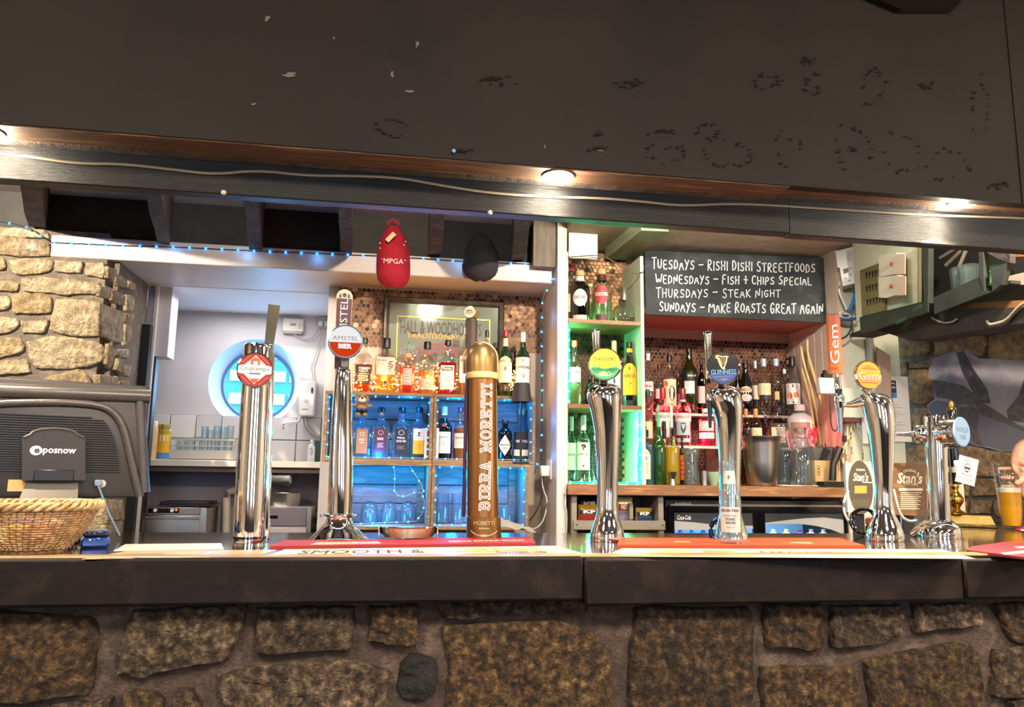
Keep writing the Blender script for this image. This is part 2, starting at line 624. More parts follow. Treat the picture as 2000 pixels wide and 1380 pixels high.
FLOORM = mat('dark_floorboards', '#3b2a20', .5, col2='#57402f', ns=3, nd=5, stretch=(1, 9, 9))
ROOMW = mat('pub_room_wall', '#c6b59a', .8, col2='#d2c2a8', ns=2, nd=3)
panel('floor', -3.3, 4.3, -4.1, 5.6, -.05, 0, FLOORM)
panel('ceiling', -3.3, 4.3, -4.1, YS, 2.75, 2.8, mat('pub_room_ceiling', '#6a5c4c', .85))
panel('wall_left', -3.35, -3.3, -4.1, 5.6, 0, 2.8, ROOMW)
panel('wall_right', 4.3, 4.35, -4.1, 5.6, 0, 2.8, ROOMW)
wr = panel('wall_rear', -3.3, 4.3, -4.15, -4.1, 0, 2.8, ROOMW)
TIMB = mat('dark_room_timber', '#241912', .6)
for nm, f_ in (('wall_rear', lambda u, t: (u - .07, u + .07, -4.1, -4.05)), ('wall_left', lambda u, t: (-3.3, -3.25, u - 4.0, u - 3.86)), ('wall_right', lambda u, t: (4.25, 4.3, u - 4.0, u - 3.86))):
    for u in ((-2.95, -2.55, -1.15, -.5, .15, 1.55, 2.05, 2.5, 3.6) if nm == 'wall_rear' else (.3, .8, 1.4, 2.0, 2.6, 3.2, 3.9, 4.6, 5.2)):
        obj('reflection_post', M().bx(*f_(u, 0), .9, 2.75), TIMB, bpy.data.objects[nm], False)  # unseen posts added to put dark stripes into the chrome reflections
obj('dado', M().bx(-3.3, 4.3, -4.1, -4.04, 0, .9), TIMB, wr, False)
for i, (xa, xb) in enumerate(((-2.4, -1.3), (.3, 1.4), (2.6, 3.4))):
    wn = struct('window_%d' % (i + 2), M().bx(xa, xb, -4.1, -4.06, 1.0, 2.3), WHITEP)
    obj('pane', M().bx(xa + .06, xb - .06, -4.06, -4.05, 1.06, 2.24), glow('day_lit_pane', '#b9d8ff', 9.0), wn)
    obj('glazing_bar', M().bx((xa + xb) / 2 - .05, (xa + xb) / 2 + .05, -4.06, -4.03, 1.06, 2.24), TIMB, wn)

# bulkhead with its soffit
MARKS = mat('scuff_marks', '#120e0d', .7, spec=.1)
bk = panel('wall_front', -3.3, 4.3, YS, YS + .03, ZSOF, 2.8, BLACKP)
xs = W(1978, 200, YS).x
obj('panel_seam', M().bx(xs, xs + .006, YS - .003, YS + .001, ZSOF, 2.8), BLACKP, bk, False)
xq = W(1545, 350, YS).x
for xa, xb, dz in ((-3.3, xq, 0), (xq, 4.3, .012)):
    obj('soffit_board', M().bx(xa, xb, YS + .004, YS + .085, ZSOF - .003 + dz, ZSOF + .02 + dz, .002), SOFW, bk, False)
    obj('soffit_board', M().bx(xa, xb, YS + .092, YB - .003, ZSOF - .001 + dz, ZSOF + .015 + dz, .004), JOIST, bk, False)
pl = PY(YS - .001)


def blob_px(m, cx, cy, rx, ry, plane, off=0.001, n=22, jit=.3, hole=0, seed=0):
    r = random.Random(seed or int(cx * 7 + cy))
    ph = [r.random() * 6 for _ in range(3)]
    pts = []
    for j in range(n):
        a = 2 * PI * j / n
        k = 1 + jit * (math.sin(2 * a + ph[0]) * .5 + math.sin(3 * a + ph[1]) * .35 + math.sin(5 * a + ph[2]) * .3)
        pts.append((cx + rx * k * math.cos(a), cy + ry * k * math.sin(a)))
    c3 = [plane.hit(x, y, off) for x, y in pts]
    if hole:
        for x, y in pts:
            for _ in range(2):
                if r.random() < .5:
                    blob_px(m, x + r.gauss(0, 2), y + r.gauss(0, 2), r.uniform(.8, 5), r.uniform(.6, 3), plane, off + r.random() * .0003, 8, .6, seed=r.randint(1, 9999))
        return m
    return m.add(c3, [tuple(range(n))])


sm = M()
for a in ((970, 152, 36, 14, 0), (1235, 163, 30, 9, 0), (1500, 158, 26, 12, .8), (1578, 118, 18, 9, 0), (1590, 165, 16, 18, .85), (1706, 170, 20, 32, .9), (1806, 167, 16, 9, 0),
          (1914, 205, 18, 50, .88), (1300, 258, 34, 8, 0), (1300, 300, 34, 18, .85), (1385, 255, 24, 12, .85), (1420, 300, 40, 26, .9), (1540, 290, 26, 30, .93), (1667, 292, 30, 52, .9),
          (1762, 298, 30, 44, .92), (1852, 322, 34, 32, .86), (1950, 360, 22, 8, 0), (765, 250, 24, 18, .8), (905, 294, 26, 5, 0), (1170, 262, 14, 5, 0), (1170, 290, 24, 7, 0), (1665, 290, 12, 8, 0)):
    if a[4]:
        blob_px(sm, *a[:4], pl, .0012, hole=a[4])
    else:
        for _ in range(16):
            blob_px(sm, a[0] + RND.gauss(0, a[2] * .45), a[1] + RND.gauss(0, a[3] * .45), RND.uniform(1, a[2] * .22), RND.uniform(.8, a[3] * .25 + .6), pl, .0012 + RND.random() * .0003, n=9, jit=.6, seed=RND.randint(1, 9999))
tag(obj('paint_stain', sm, MARKS, bk, False), kind='stuff')
sm = M()
for a in ((566, 146, 18, 6), (766, 145, 5, 7), (815, 86, 4, 9), (495, 203, 7, 3), (652, 74, 3, 4), (800, 178, 14, 3), (1172, 294, 8, 2), (1064, 286, 2, 6), (522, 36, 6, 8)):
    blob_px(sm, a[0], a[1], a[2] * .75, a[3] * .7, pl, .0014, jit=.5)
tag(obj('paint_chip', sm, mat('chipped_pale_paint', '#5d534b', .8), bk, False), kind='stuff')
# dark ceiling bracket above the bulkhead
b = M().prism([PY(YS - .022).hit(*p) for p in ((1690, -12), (1890, -12), (1862, 18), (1760, 18))], (0, .02, 0))
struct('trim_3', b, BLKG)

# the long black beam (two lengths) with its screws
xj = W(1542, 430, YB).x
b1 = panel('trim_1', -3.3, xj - .001, YB, YB + .04, ZBB, ZSOF + .15, BEAMP, .003)
b2 = panel('trim_2', xj + .001, 4.3, YB + .006, YB + .045, ZBB - .002, ZSOF + .15, BEAMP, .003)
for x, y in ((437, 376), (957, 415)):
    p = W(x, y, YB)
    obj('screw_cap', M().lathe([(.0065, 0), (.006, .003), (.003, .0055)], 12).xf(Matrix.Translation(p) @ Matrix.Rotation(PI / 2, 4, 'X')), mat('pale_screw_cap', '#b9a78f', .4), b1)
# ceiling behind the bar
cl = panel('ceiling_bar', -3.3, X_PARR, YB + .05, 3.6, ZCEIL, ZCEIL + .05, CEILW)
panel('ceiling_alcove', X_PARR, 3.4, YB + .05, 3.95, ZCEIR, ZCEIR + .05, PLAST)


def beam_to(name, n0, n1, f0, f1, zd, mt, parent, zt=ZCEIL):
    """a joist under the ceiling: near end pixels at the beam, far end pixels at the fascia (its underside)"""
    fz = [W(*f0, YL).z, W(*f1, YL).z]
    za = min(fz)
    A = WZ(*f0, za)
    B = WZ(*f1, za)
    yn = YB + .06
    sA = W(*n0, yn).x
    sB = W(*n1, yn).x
    w = (B - A).length
    m = M()
    N = 7
    rs = []
    for i in range(N + 1):
        t = i / N
        xa, xb, y = sA + (A.x - sA) * t, sB + (B.x - sB) * t, yn + (YL - .0 - yn) * t
        r = RND.uniform(-.004, .004)
        rs.append([Vector((xa + r, y, za + r)), Vector((xb + r, y, za - r)), Vector((xb + r, y, zt)), Vector((xa + r, y, zt))])
    m.rings(rs)
    return obj(name, m, mt, parent, False)


for n0, n1, f0, f1 in (((-40, 345), (35, 355), (50, 440), (88, 445)), ((215, 372), (262, 380), (304, 474), (330, 477)), ((434, 390), (470, 394), (486, 486), (512, 488)), ((655, 405), (684, 408), (662, 492), (686, 494)),
                       ((848, 418), (880, 422), (836, 497), (862, 499)), ((1030, 434), (1068, 437), (1000, 507), (1026, 509))):
    beam_to('joist', n0, n1, f0, f1, .1, JOIST, cl)
# fascia board and the white lintel
panel('wall_fascia', -3.3, X_PARL - .03, YL + .03, YL + .06, ZLB + .05, ZCEIL, FASC)
ln = panel('trim_4', W(97, 490, YL).x, W(1082, 530, YL).x, YL, YK0, ZLB, ZLT, WHITEP, .004)
# copper wall alcove behind the crates
wa = panel('wall_alcove', X_ALCL, X_PARL + .02, YW, YW + .05, .5, ZLB, mat('cream_alcove_wall', '#cbb9a3', .7))
# partition post
panel('wall_partition', X_PARL, X_PARR, 3.37, 3.95, 0, ZCEIL, WHITEP, .003)
panel('trim_5', W(1042, 470, 3.4).x, X_PARL - .001, 3.4, 3.44, W(1060, 520, 3.4).z, ZCEIL, mat('grey_wood_plank', '#7d756b', .7, col2='#655e56', ns=6, stretch=(6, 6, 1)))

# kitchen beyond the opening
XKL, XKR = W(270, 700, YK0).x, W(652, 700, YK0).x
kx0 = -2.2
kw = M()
cwin = W(497, 747, YK)
rw = 86 * (cwin - CAM).dot(FW) / FPX
n = 48
zt, zb = ZLB + .001, 0
o = [Vector((cwin.x + rw * math.cos(2 * PI * i / n), YK, cwin.z + rw * math.sin(2 * PI * i / n))) for i in range(n)]
sq = []
for i in range(n):
    a = 2 * PI * i / n
    c, s_ = math.cos(a), math.sin(a)
    x = XKR + .3 if c > 0 else kx0
    z = zt if s_ > 0 else zb
    t = min(((x - cwin.x) / c) if abs(c) > 1e-6 else 1e9, ((z - cwin.z) / s_) if abs(s_) > 1e-6 else 1e9)
    sq.append(Vector((cwin.x + c * t, YK, cwin.z + s_ * t)))
kw.add(o + sq, [(i, (i + 1) % n, (i + 1) % n + n, i + n) for i in range(n)])
for cx_, cz_ in ((XKR + .3, zt), (kx0, zt), (kx0, zb), (XKR + .3, zb)):
    q = min(range(n), key=lambda i: (sq[i] - Vector((cx_, YK, cz_))).length)
    nb = [i for i in ((q - 1) % n, (q + 1) % n)]
    for j in nb:
        kw.add([sq[q], sq[j], Vector((cx_, YK, cz_))], [(0, 1, 2)])
kwo = struct('wall_kitchen', kw, KITW)
panel('wall_kitchen_side', kx0 - .05, kx0, YK0, 5.2, 0, 2.4, KITW)
panel('wall_kitchen_partition', W(636, 700, 3.75).x, X_ALCL, 3.74, YK, 0, ZLB, KITW)
panel('ceiling_kitchen', kx0, X_ALCL, YK0, YK + .4, ZLB - .002, ZLB + .04, mat('white_kitchen_ceiling', '#e4e4e8', .6))
# round window: splayed reveal, frame, glass
cin = W(504, 752, YK + .14)
ri = 68 * (cin - CAM).dot(FW) / FPX
wn = struct('window_1', M().add(o + [Vector((cin.x + ri * math.cos(2 * PI * i / n), YK + .14, cin.z + ri * math.sin(2 * PI * i / n))) for i in range(n)], [(i, i + n, (i + 1) % n + n, (i + 1) % n) for i in range(n)]), mat('daylit_blue_reveal', '#c3d4ea', .5), smooth=True)  # blue daylight is put into the reveal's paint colour
fr_ = []
for r_, y_ in ((ri + .002, .135), (ri - .012, .13), (ri - .016, .15), (ri + .002, .155)):
    fr_.append([Vector((cin.x + r_ * math.cos(2 * PI * i / n), YK + y_, cin.z + r_ * math.sin(2 * PI * i / n))) for i in range(n)])
obj('window_frame', M().rings(fr_ + [fr_[0]], False, False), mat('grey_window_frame', '#54789a', .4), wn)
obj('pane', M().disc((cin.x, YK + .147, cin.z), X3, Z3, ri - .012, n=40), glass('rainy_window_glass', '#cfeaff', .05), wn)
# building outside
gx = cin.x - .15
bw = thing('building', 'white-windowed building with blue daylight cast put into its colour, seen through the round kitchen window', 'building', loc=(-3.1, 20, 0))
FAC = mat('daylight_cast_facade', '#2f86c8', .8, col2='#3f97d8', ns=2)  # blue daylight cast is put into the facade colour
obj('facade', M().bx(-7, 5, 0, .3, -1, 8), FAC, bw)
for r_ in range(5):
    for c_ in range(6):
        f_ = obj('window_frame', M().bx(-2.2 + c_ * .72, -1.58 + c_ * .72, -.06, .02, 2.35 + r_ * .58, 2.62 + r_ * .58), plain('#e8f4ff', .5), bw)
        obj('window_bar', M().bx(-1.91 + c_ * .72, -1.87 + c_ * .72, -.08, -.05, 2.36 + r_ * .58, 2.61 + r_ * .58), plain('#7fb4dc', .5), f_)
struct('ground_outside', M().bx(-12, 8, 4.9, 26, -.06, -.01), plain('#808890', .8))
panel('trim_6', W(243, 700, 3.86).x, W(289, 700, 3.86).x, 3.86, 3.9, 0, W(265, 632, 3.86).z, mat('matt_black_board', '#1b1b1b', .7), .002)
panel('trim_7', W(290, 600, 3.95).x, W(337, 600, 3.95).x, 3.93, 4.05, W(310, 697, 3.95).z, ZLB, mat('lilac_grey_paint', '#c4bcc4', .5), .002)
panel('trim_8', W(284, 800, 3.91).x, W(290, 800, 3.91).x, 3.905, 3.93, 0, ZLB - .001, WHITEP)
panel('trim_9', W(290, 800, 3.95).x, W(299, 800, 3.95).x, 3.93, 3.98, 0, W(310, 697, 3.95).z, BLK)
# kitchen tiles
sc_ = (W(450, 860, YK) - CAM).dot(FW) / FPX
tw = 47.5 * sc_
xl0 = W(381, 855, YK).x
zr = [W(450, 812, YK).z, W(450, 857, YK).z, W(450, 902, YK).z]
obj('grout', M().bx(xl0 - 4 * tw, XKR + .1, YK - .002, YK, zr[2] - .1, zr[0]), plain('#8a8583', .8), kwo)
for r_ in range(2):
    for k in range(-4, 8):
        obj('tile', M().bx(xl0 + k * tw + .0025, xl0 + (k + 1) * tw - .0025, YK - .010, YK - .001, zr[r_ + 1] + .0025, zr[r_] - .0025, .002), KTILE, kwo, True, True)

# right-hand alcove: back wall, side wall, soffit, pier face
YA = 3.9
panel('wall_alcove_back', X_PARR, W(1548, 800, YA).x + .02, YA, YA + .05, .4, ZCEIR, mat('dusty_pink_wall', '#a9876f', .7))
XAR = W(1546, 800, YA).x
ws = panel('wall_alcove_side', XAR, XAR + .04, 3.42, YA, .4, ZCEIR, TGW)
for k in range(7):
    obj('board', M().bx(XAR - .008, XAR, 3.425 + k * .068, 3.49 + k * .068, ZWORK - .1, W(1560, 662, 3.8).z, .003), TGW, ws, False)
zp = W(1420, 618, 3.52).z
panel('ceiling_soffit', W(1262, 640, 3.52).x, XAR + .02, 3.53, YA, zp, zp + .03, PINKP)
panel('wall_pier', XAR + .04, W(1758, 800, 3.44).x, 3.42, 3.5, 0, ZCEIR, GREENW)


# ---------------------------------------------------------------- stones
def resample(poly, n):
    L = [(Vector(poly[(i + 1) % len(poly)]) - Vector(poly[i])).length for i in range(len(poly))]
    T = sum(L)
    out = []
    i, acc = 0, 0
    for k in range(n):
        d = T * k / n
        while acc + L[i] < d:
            acc += L[i]
            i += 1
        a, b_ = Vector(poly[i]), Vector(poly[(i + 1) % len(poly)])
        out.append(a + (b_ - a) * ((d - acc) / max(L[i], 1e-9)))
    return out


def stone(px, plane, depth, mt, parent, n=26, rough=.006, grow=1.0, rows=((1, -.3), (1.0, .45), (.975, .8), (.93, 1), (.8, 1.0), (.6, 1.05), (.36, 1.05), (.15, 1.05)), name='stone', seed=0):
    uv = [Vector(plane.uv(x, y)) for x, y in px]
    uv = resample(uv, n)
    c = sum(uv, Vector((0, 0))) / n
    uv = [c + (p - c) * (1 + (grow - 1) * min(1, .06 / max((p - c).length, .01))) for p in uv]
    size = math.sqrt(sum((p - c).length for p in uv) / n)
    off = Vector((RND.random() * 50, RND.random() * 50, RND.random() * 50))
    rs = []
    cw = plane.P(c.x, c.y)
    for k, d in rows:
        r = []
        for p in uv:
            q = c + (p - c) * k
            s3 = Vector((q.x, q.y, 0)) * 18 + off
            wob = Vector((noise.noise(s3 * 1.6), noise.noise(s3 * 1.6 + Vector((9, 3, 1))))) * (.006 if k > .5 else .003)
            q = q + wob
            h = depth * d + (rough * (noise.noise(s3) + .7 * noise.noise(s3 * 2.7) + .5 * noise.noise(s3 * 6)) if d > 0 else 0)
            r.append(plane.P(q.x, q.y, h) - cw)
        rs.append(r)
    return obj(name, M().rings(rs, False, True), mt, parent, True, loc=cw, angle=50)


pf = PY(YL)
wp = struct('wall_pier_left', M().bx(-3.3, X_PIER - .01, YL + .003, YK0 - .05, 0, W(60, 446, YL).z).bx(-3.3, X_PIER + .03, YL + .04, YK0, 0, W(60, 446, YL).z), MORTAR)
for s_ in ([(-60, 462), (0, 462), (96, 474), (96, 499), (60, 500), (-60, 492)], [(-60, 442), (90, 450), (94, 466), (-60, 456)], [(22, 510), (57, 506), (103, 510), (98, 530), (49, 536), (29, 531)],
           [(112, 511), (145, 513), (160, 514), (156, 533), (112, 531)], [(170, 514), (205, 516), (202, 543), (169, 537)], [(-60, 500), (5, 504), (8, 524), (-60, 535)], [(-60, 545), (34, 552), (34, 568), (-60, 566)],
           [(46, 545), (81, 542), (196, 554), (196, 573), (123, 575), (48, 567)], [(-60, 575), (20, 580), (14, 604), (-60, 610)], [(29, 578), (81, 573), (100, 584), (97, 611), (30, 611)],
           [(112, 586), (187, 592), (200, 600), (200, 655), (148, 654), (100, 645)], [(45, 629), (91, 628), (87, 648), (46, 650)], [(-60, 614), (33, 622), (36, 634), (15, 650), (-60, 655)],
           [(-60, 672), (40, 660), (47, 680), (42, 688), (-60, 712)], [(58, 668), (106, 659), (177, 665), (203, 676), (200, 704), (172, 715), (74, 720), (60, 699)],
           [(-60, 718), (49, 700), (60, 728), (-60, 733)], [(89, 740), (158, 723), (175, 740), (180, 778), (86, 778)], [(-60, 740), (70, 742), (76, 778), (-60, 778)],
           [(184, 735), (204, 738), (204, 778), (186, 778)], [(100, 790), (200, 790), (204, 840), (100, 840)], [(120, 850), (205, 850), (204, 900), (120, 900)], [(100, 910), (204, 905), (206, 965), (100, 965)],
           [(150, 978), (206, 976), (208, 1020), (150, 1020)], [(130, 1028), (208, 1026), (210, 1075), (130, 1075)]):
    stone(s_, pf, .013, STONE, wp, grow=1.13)
def rubble(x0, x1, y0, y1, rowh, plane, depth, mt, parent, n, rough, rows_=None):
    y = y0
    while y < y1:
        h = rowh * RND.uniform(.8, 1.2)
        x = x0
        while x < x1:
            w = min(rowh * RND.uniform(1.3, 2.6), x1 - x)
            if w > rowh * .5:
                a, b, c, d = (RND.uniform(-3, 3) for _ in range(4))
                k = rowh * .12
                stone([(x + k, y + k + a), (x + w - k, y + k + b), (x + w - k + c, y + h - k), (x + k + d, y + h - k)], plane, depth, mt, parent, n, rough)
            x += w
        y += h


rubble(-620, -70, 446, 1040, 58, pf, .013, STONE, wp, 16, .006)
pr = Plane(W(204, 925, YL), W(262, 925, YK0 - .04))
fx = lambda pts: [(a / 4.06, b / 4.06 + 440) for a, b in pts]
for s_ in ([(840, 330), (900, 355), (880, 440), (835, 410)], [(905, 385), (985, 440), (980, 492), (910, 470)], [(1005, 440), (1050, 465), (1045, 515), (1000, 492)], [(775, 480), (860, 492), (852, 578), (775, 560)],
           [(878, 508), (972, 560), (962, 638), (875, 602)], [(988, 555), (1045, 575), (1047, 665), (982, 672)], [(775, 620), (965, 690), (952, 935), (775, 860)], [(985, 700), (1040, 705), (1035, 760), (985, 760)],
           [(980, 790), (1022, 800), (1022, 900), (972, 945)], [(845, 950), (908, 990), (850, 1135), (830, 1100)], [(925, 985), (1003, 985), (998, 1055), (925, 1035)], [(920, 1060), (950, 1070), (940, 1170), (905, 1140)],
           [(775, 1185), (918, 1205), (912, 1290), (775, 1290)], [(955, 1105), (1020, 1110), (1020, 1195), (960, 1185)], [(940, 1235), (1005, 1230), (995, 1300), (940, 1300)],
           [(845, 2180), (960, 2180), (960, 2330), (845, 2330)], [(845, 2350), (960, 2350), (950, 2520), (845, 2520)]):
    stone(fx(s_), pr, .012, STONE, wp, 18, .004, grow=1.12)

# ---------------------------------------------------------------- the bar
PS = PY(1.785)
ws_ = struct('wall_bar', M().bx(-3.3, 4.3, 1.785, 1.9, 0, ZBAR - .043), MORTARB)
for s_ in ([(-120, 1192), (0, 1190), (189, 1201), (194, 1236), (191, 1285), (182, 1351), (115, 1360), (0, 1371), (-120, 1375)],
           [(266, 1190), (446, 1180), (487, 1180), (474, 1225), (455, 1275), (440, 1292), (364, 1301), (273, 1320), (231, 1316), (234, 1271), (248, 1229)], [(507, 1184), (693, 1180), (691, 1267), (494, 1274), (500, 1236)],
           [(724, 1180), (818, 1178), (814, 1253), (783, 1257), (716, 1250), (724, 1215)], [(856, 1172), (1021, 1170), (1021, 1194), (891, 1204), (860, 1203)], [(1038, 1170), (1145, 1170), (1142, 1194), (1042, 1195)],
           [(863, 1218), (1070, 1208), (1157, 1229), (1185, 1271), (1194, 1320), (1196, 1420), (867, 1420), (874, 1285)], None, [(423, 1316), (490, 1299), (630, 1285), (700, 1292), (762, 1306), (760, 1340), (748, 1420), (450, 1420), (436, 1360)],
           [(110, 1372), (224, 1355), (221, 1420), (100, 1420)], [(252, 1348), (304, 1344), (325, 1365), (322, 1420), (245, 1420)], [(343, 1344), (378, 1341), (416, 1420), (336, 1420)], [(-60, 1385), (90, 1378), (85, 1430), (-60, 1430)],
           [(1238, 1182), (1466, 1182), (1466, 1420), (1222, 1420), (1226, 1280)], [(1485, 1178), (1599, 1176), (1601, 1264), (1489, 1264)], [(1618, 1182), (1755, 1178), (1755, 1232), (1723, 1253), (1615, 1264)],
           [(1776, 1176), (1891, 1176), (1909, 1190), (1909, 1215), (1779, 1232)], [(1926, 1178), (2060, 1172), (2060, 1250), (1975, 1255)], [(1480, 1299), (1660, 1299), (1675, 1355), (1680, 1420), (1482, 1420)],
           [(1681, 1288), (1881, 1246), (1902, 1278), (1912, 1341), (1902, 1420), (1702, 1420), (1685, 1330)], [(1933, 1267), (2060, 1255), (2060, 1341), (1965, 1362), (1930, 1355)], [(1962, 1366), (2060, 1350), (2060, 1430), (1960, 1430)]):
    if s_ is None:
        stone([(804, 1274), (846, 1278), (855, 1306), (851, 1348), (825, 1365), (783, 1362), (776, 1341), (783, 1292)], PS, .018, STONED, ws_, 30, .008)
    else:
        stone(s_, PS, .026, STONEB, ws_, 48, .010, 1.0, ((1, -.3), (1.0, .4), (.985, .75), (.955, .95), (.9, 1), (.82, 1.0), (.72, 1.02), (.6, 1.05), (.48, 1.0), (.36, 1.05), (.24, 1.0), (.12, 1.05), (.04, 1.0)))
rubble(-620, -130, 1190, 1420, 110, PS, .026, STONEB, ws_, 28, .010)
rubble(2070, 2600, 1190, 1420, 110, PS, .026, STONEB, ws_, 28, .010)
bar = thing('bar_counter', 'long dark varnished bar counter with a deep brown front apron over the stone wall', 'bar', loc=(0, 0, 0))
xr_ = W(1800, 1048, 2.4).x
top = M().bx(-3.2, 4.2, YBAR + .02, 2.40, ZBAR - .04, ZBAR, .003)
obj('bar_top', top, BARTOP, bar)
pw = Plane(W(1755, 925, 3.62), W(2000, 925, 3.02))
e0, e1 = pw.hit(1750, 925), pw.hit(2260, 925)
p_ = pw.hit(1802, 925)
obj('return_top', M().prism([(xr_, 2.4005, ZBAR - .04), (e1.x - .02, 2.4005, ZBAR - .04), (e1.x - .02, e1.y - .05, ZBAR - .04), (p_.x - .02, p_.y - .05, ZBAR - .04)], (0, 0, .04)), BARTOP, bar, False)
xa1, xa2 = W(1142, 1130, YBAR).x, W(1885, 1130, YBAR).x
for xa, xb, zt_, h in ((-3.2, xa1 - .002, ZBAR + .001, .094), (xa1, xa2 - .003, ZBAR - .003, .102), (xa2, 4.2, ZBAR - .007, .095)):
    obj('apron', M().bx(xa, xb, YBAR, YBAR + .05, zt_ - h, zt_, .006), APRON, bar, True)
obj('nosing', M().bx(-3.2, 4.2, YBAR + .012, YBAR + .06, ZBAR - .004, ZBAR + .003, .003), mat('worn_oak_nosing', '#a88a63', .35, col2='#7b5f42', ns=6, nd=5, stretch=(1, 8, 8)), bar)
# lower inner ledge behind the bar (service shelf)
panel('trim_10', -1.9, 2.2, 2.41, 2.5, ZBAR - .12, ZBAR - .08, mat('brown_rail_wood', '#6b4632', .45))

# stone wall at the end of the bar, with the printed panel
pw = Plane(W(1755, 925, 3.62), W(2000, 925, 3.02))
e0, e1 = pw.hit(1750, 925), pw.hit(2260, 925)
mm = M().prism([Vector((e0.x, e0.y, 0)), Vector((e1.x, e1.y, 0)), Vector((e1.x, e1.y, 2.6)), Vector((e0.x, e0.y, 2.6))], -pw.n * .1)
we = struct('wall_end', mm, MORTAR)
for s_ in ([(1757, 644), (1812, 644), (1813, 661), (1819, 678), (1815, 691), (1757, 697)], [(1829, 668), (1921, 655), (1932, 661), (1921, 698), (1887, 681), (1830, 695)], [(1936, 659), (2040, 634), (2060, 701), (1932, 700)],
           [(1780, 710), (1821, 704), (1815, 717), (1780, 719)], [(1779, 725), (1815, 723), (1819, 745), (1827, 770), (1821, 781), (1802, 789), (1781, 787)], [(1757, 710), (1772, 708), (1774, 730), (1757, 730)],
           [(1782, 800), (1815, 798), (1811, 811), (1800, 815), (1802, 828), (1782, 832)], [(1782, 840), (1806, 836), (1804, 862), (1780, 866)], [(1762, 881), (1804, 870), (1806, 905), (1762, 905)],
           [(1876, 872), (1906, 872), (1947, 884), (2050, 890), (2050, 928), (1880, 928)], [(1910, 937), (1946, 937), (1946, 967), (1903, 967)], [(1901, 978), (1938, 978), (1936, 1001), (1901, 1002)],
           [(1956, 938), (2040, 938), (2040, 968), (1956, 967)], [(1946, 978), (2040, 976), (2040, 1008), (1946, 1008)], [(1762, 915), (1810, 915), (1810, 950), (1762, 950)], [(1820, 915), (1895, 915), (1890, 968), (1820, 968)],
           [(1762, 960), (1810, 960), (1810, 1000), (1762, 1000)], [(1820, 978), (1890, 978), (1890, 1002), (1820, 1002)], [(1900, 600), (2060, 590), (2060, 625), (1900, 648)]):
    stone(s_, pw, .016, STONER, we, 20, .006, grow=1.1)
f3 = lambda pts: [(a / 5.308 + 1740, b / 5.308 + 640) for a, b in pts]
pp = thing('picture', 'unframed grey photograph print of a bird and dark branch set among wall stones', 'picture', loc=(0, 0, 0))


def ppx(pts, plane, t0, t1):
    a = [plane.hit(x, y, t0) for x, y in pts]
    return M().prism(a, plane.n * (t1 - t0))


obj('print', ppx(f3([(430, 330), (560, 270), (700, 240), (790, 215), (930, 320), (1700, 330), (1700, 1290), (1150, 1280), (1050, 1250), (880, 1220), (810, 1180), (600, 1020), (400, 880), (390, 800), (460, 740), (440, 560), (400, 480)]), pw, .001, .012), mat('grey_print', '#8f8995', .4, col2=['#a39ca6', '#7a7682'], ns=4, nd=4), pp, False)
for pts, c_, t in (([(390, 800), (480, 750), (700, 790), (940, 900), (1700, 1100), (1700, 1280), (1150, 1270), (1050, 1240), (880, 1210), (810, 1170), (600, 1010), (410, 880)], '#6b6a78', .0135),
                   ([(680, 260), (750, 240), (860, 430), (1000, 640), (1030, 780), (950, 780), (860, 680), (740, 450)], '#383338', .0142),
                   ([(430, 540), (560, 550), (760, 600), (860, 680), (960, 780), (1380, 1040), (1380, 1070), (940, 900), (870, 800), (700, 790), (600, 740), (480, 720)], '#51484a', .0146),
                   ([(700, 830), (830, 800), (920, 860), (890, 1080), (960, 1230), (880, 1200), (760, 960)], '#5a4d48', .0150),
                   ([(1380, 540), (1330, 700), (1200, 860), (1230, 960), (1700, 1010), (1700, 500)], '#4a4347', .0154)):
    obj('print_shape', ppx(f3(pts), pw, .012, t), mat('print_ink_' + c_[1:], c_, .45, col2='#7d7478', ns=30, nd=5, lo=.45, hi=.9), pp, False)


# ---------------------------------------------------------------- bottle builder
SH = {'std': (2, 1, [(.93, 0), (1, .02), (1, .56), (.96, .62), (.75, .68), (.46, .73), (.36, .78), (.34, .94)]),
      'square': (5, .85, [(.95, 0), (1, .015), (1, .60), (.95, .655), (.62, .70), (.4, .74), (.36, .78), (.35, .94)]),
      'flat': (4, .5, [(.95, 0), (1, .02), (1, .58), (.92, .64), (.5, .69), (.33, .73), (.31, .94)]),
      'apoth': (2, 1, [(.95, 0), (1, .02), (1, .5), (.97, .58), (.85, .66), (.6, .72), (.42, .75), (.4, .94)]),
      'wine': (2, 1, [(.93, 0), (1, .02), (1, .58), (.94, .66), (.66, .73), (.44, .78), (.36, .84), (.34, .96)]),
      'slope': (2, 1, [(.93, 0), (1, .02), (1, .42), (.93, .52), (.72, .64), (.48, .75), (.38, .84), (.36, .95)]),
      'squat': (2, 1, [(.95, 0), (1, .03), (1, .62), (.92, .7), (.6, .77), (.42, .8), (.4, .94)]),
      'jar': (2, 1, [(.95, 0), (1, .03), (1, .78), (.92, .85), (.84, .88)]),
      'pour': (2, 1, [(.95, 0), (1, .02), (1, .45), (.93, .52), (.62, .58), (.42, .62), (.36, .72)]),
      'ball': (2, .6, [(.5, 0), (.8, .04), (.97, .16), (1, .28), (.93, .4), (.7, .5), (.36, .56), (.26, .6), (.25, .95)])}


def prof_r(pr, z):
    for (r0, z0), (r1, z1) in zip(pr, pr[1:]):
        if z0 <= z <= z1:
            return r0 + (r1 - r0) * (z - z0) / max(z1 - z0, 1e-6)
    return pr[-1][0]


def on_body(r, p, sy, x, eps):
    """front surface (towards local -Y) of a superellipse body at sideways offset x"""
    q = max(0, 1 - abs(x / r) ** p) ** (1 / p)
    return -(r * sy * q) - eps


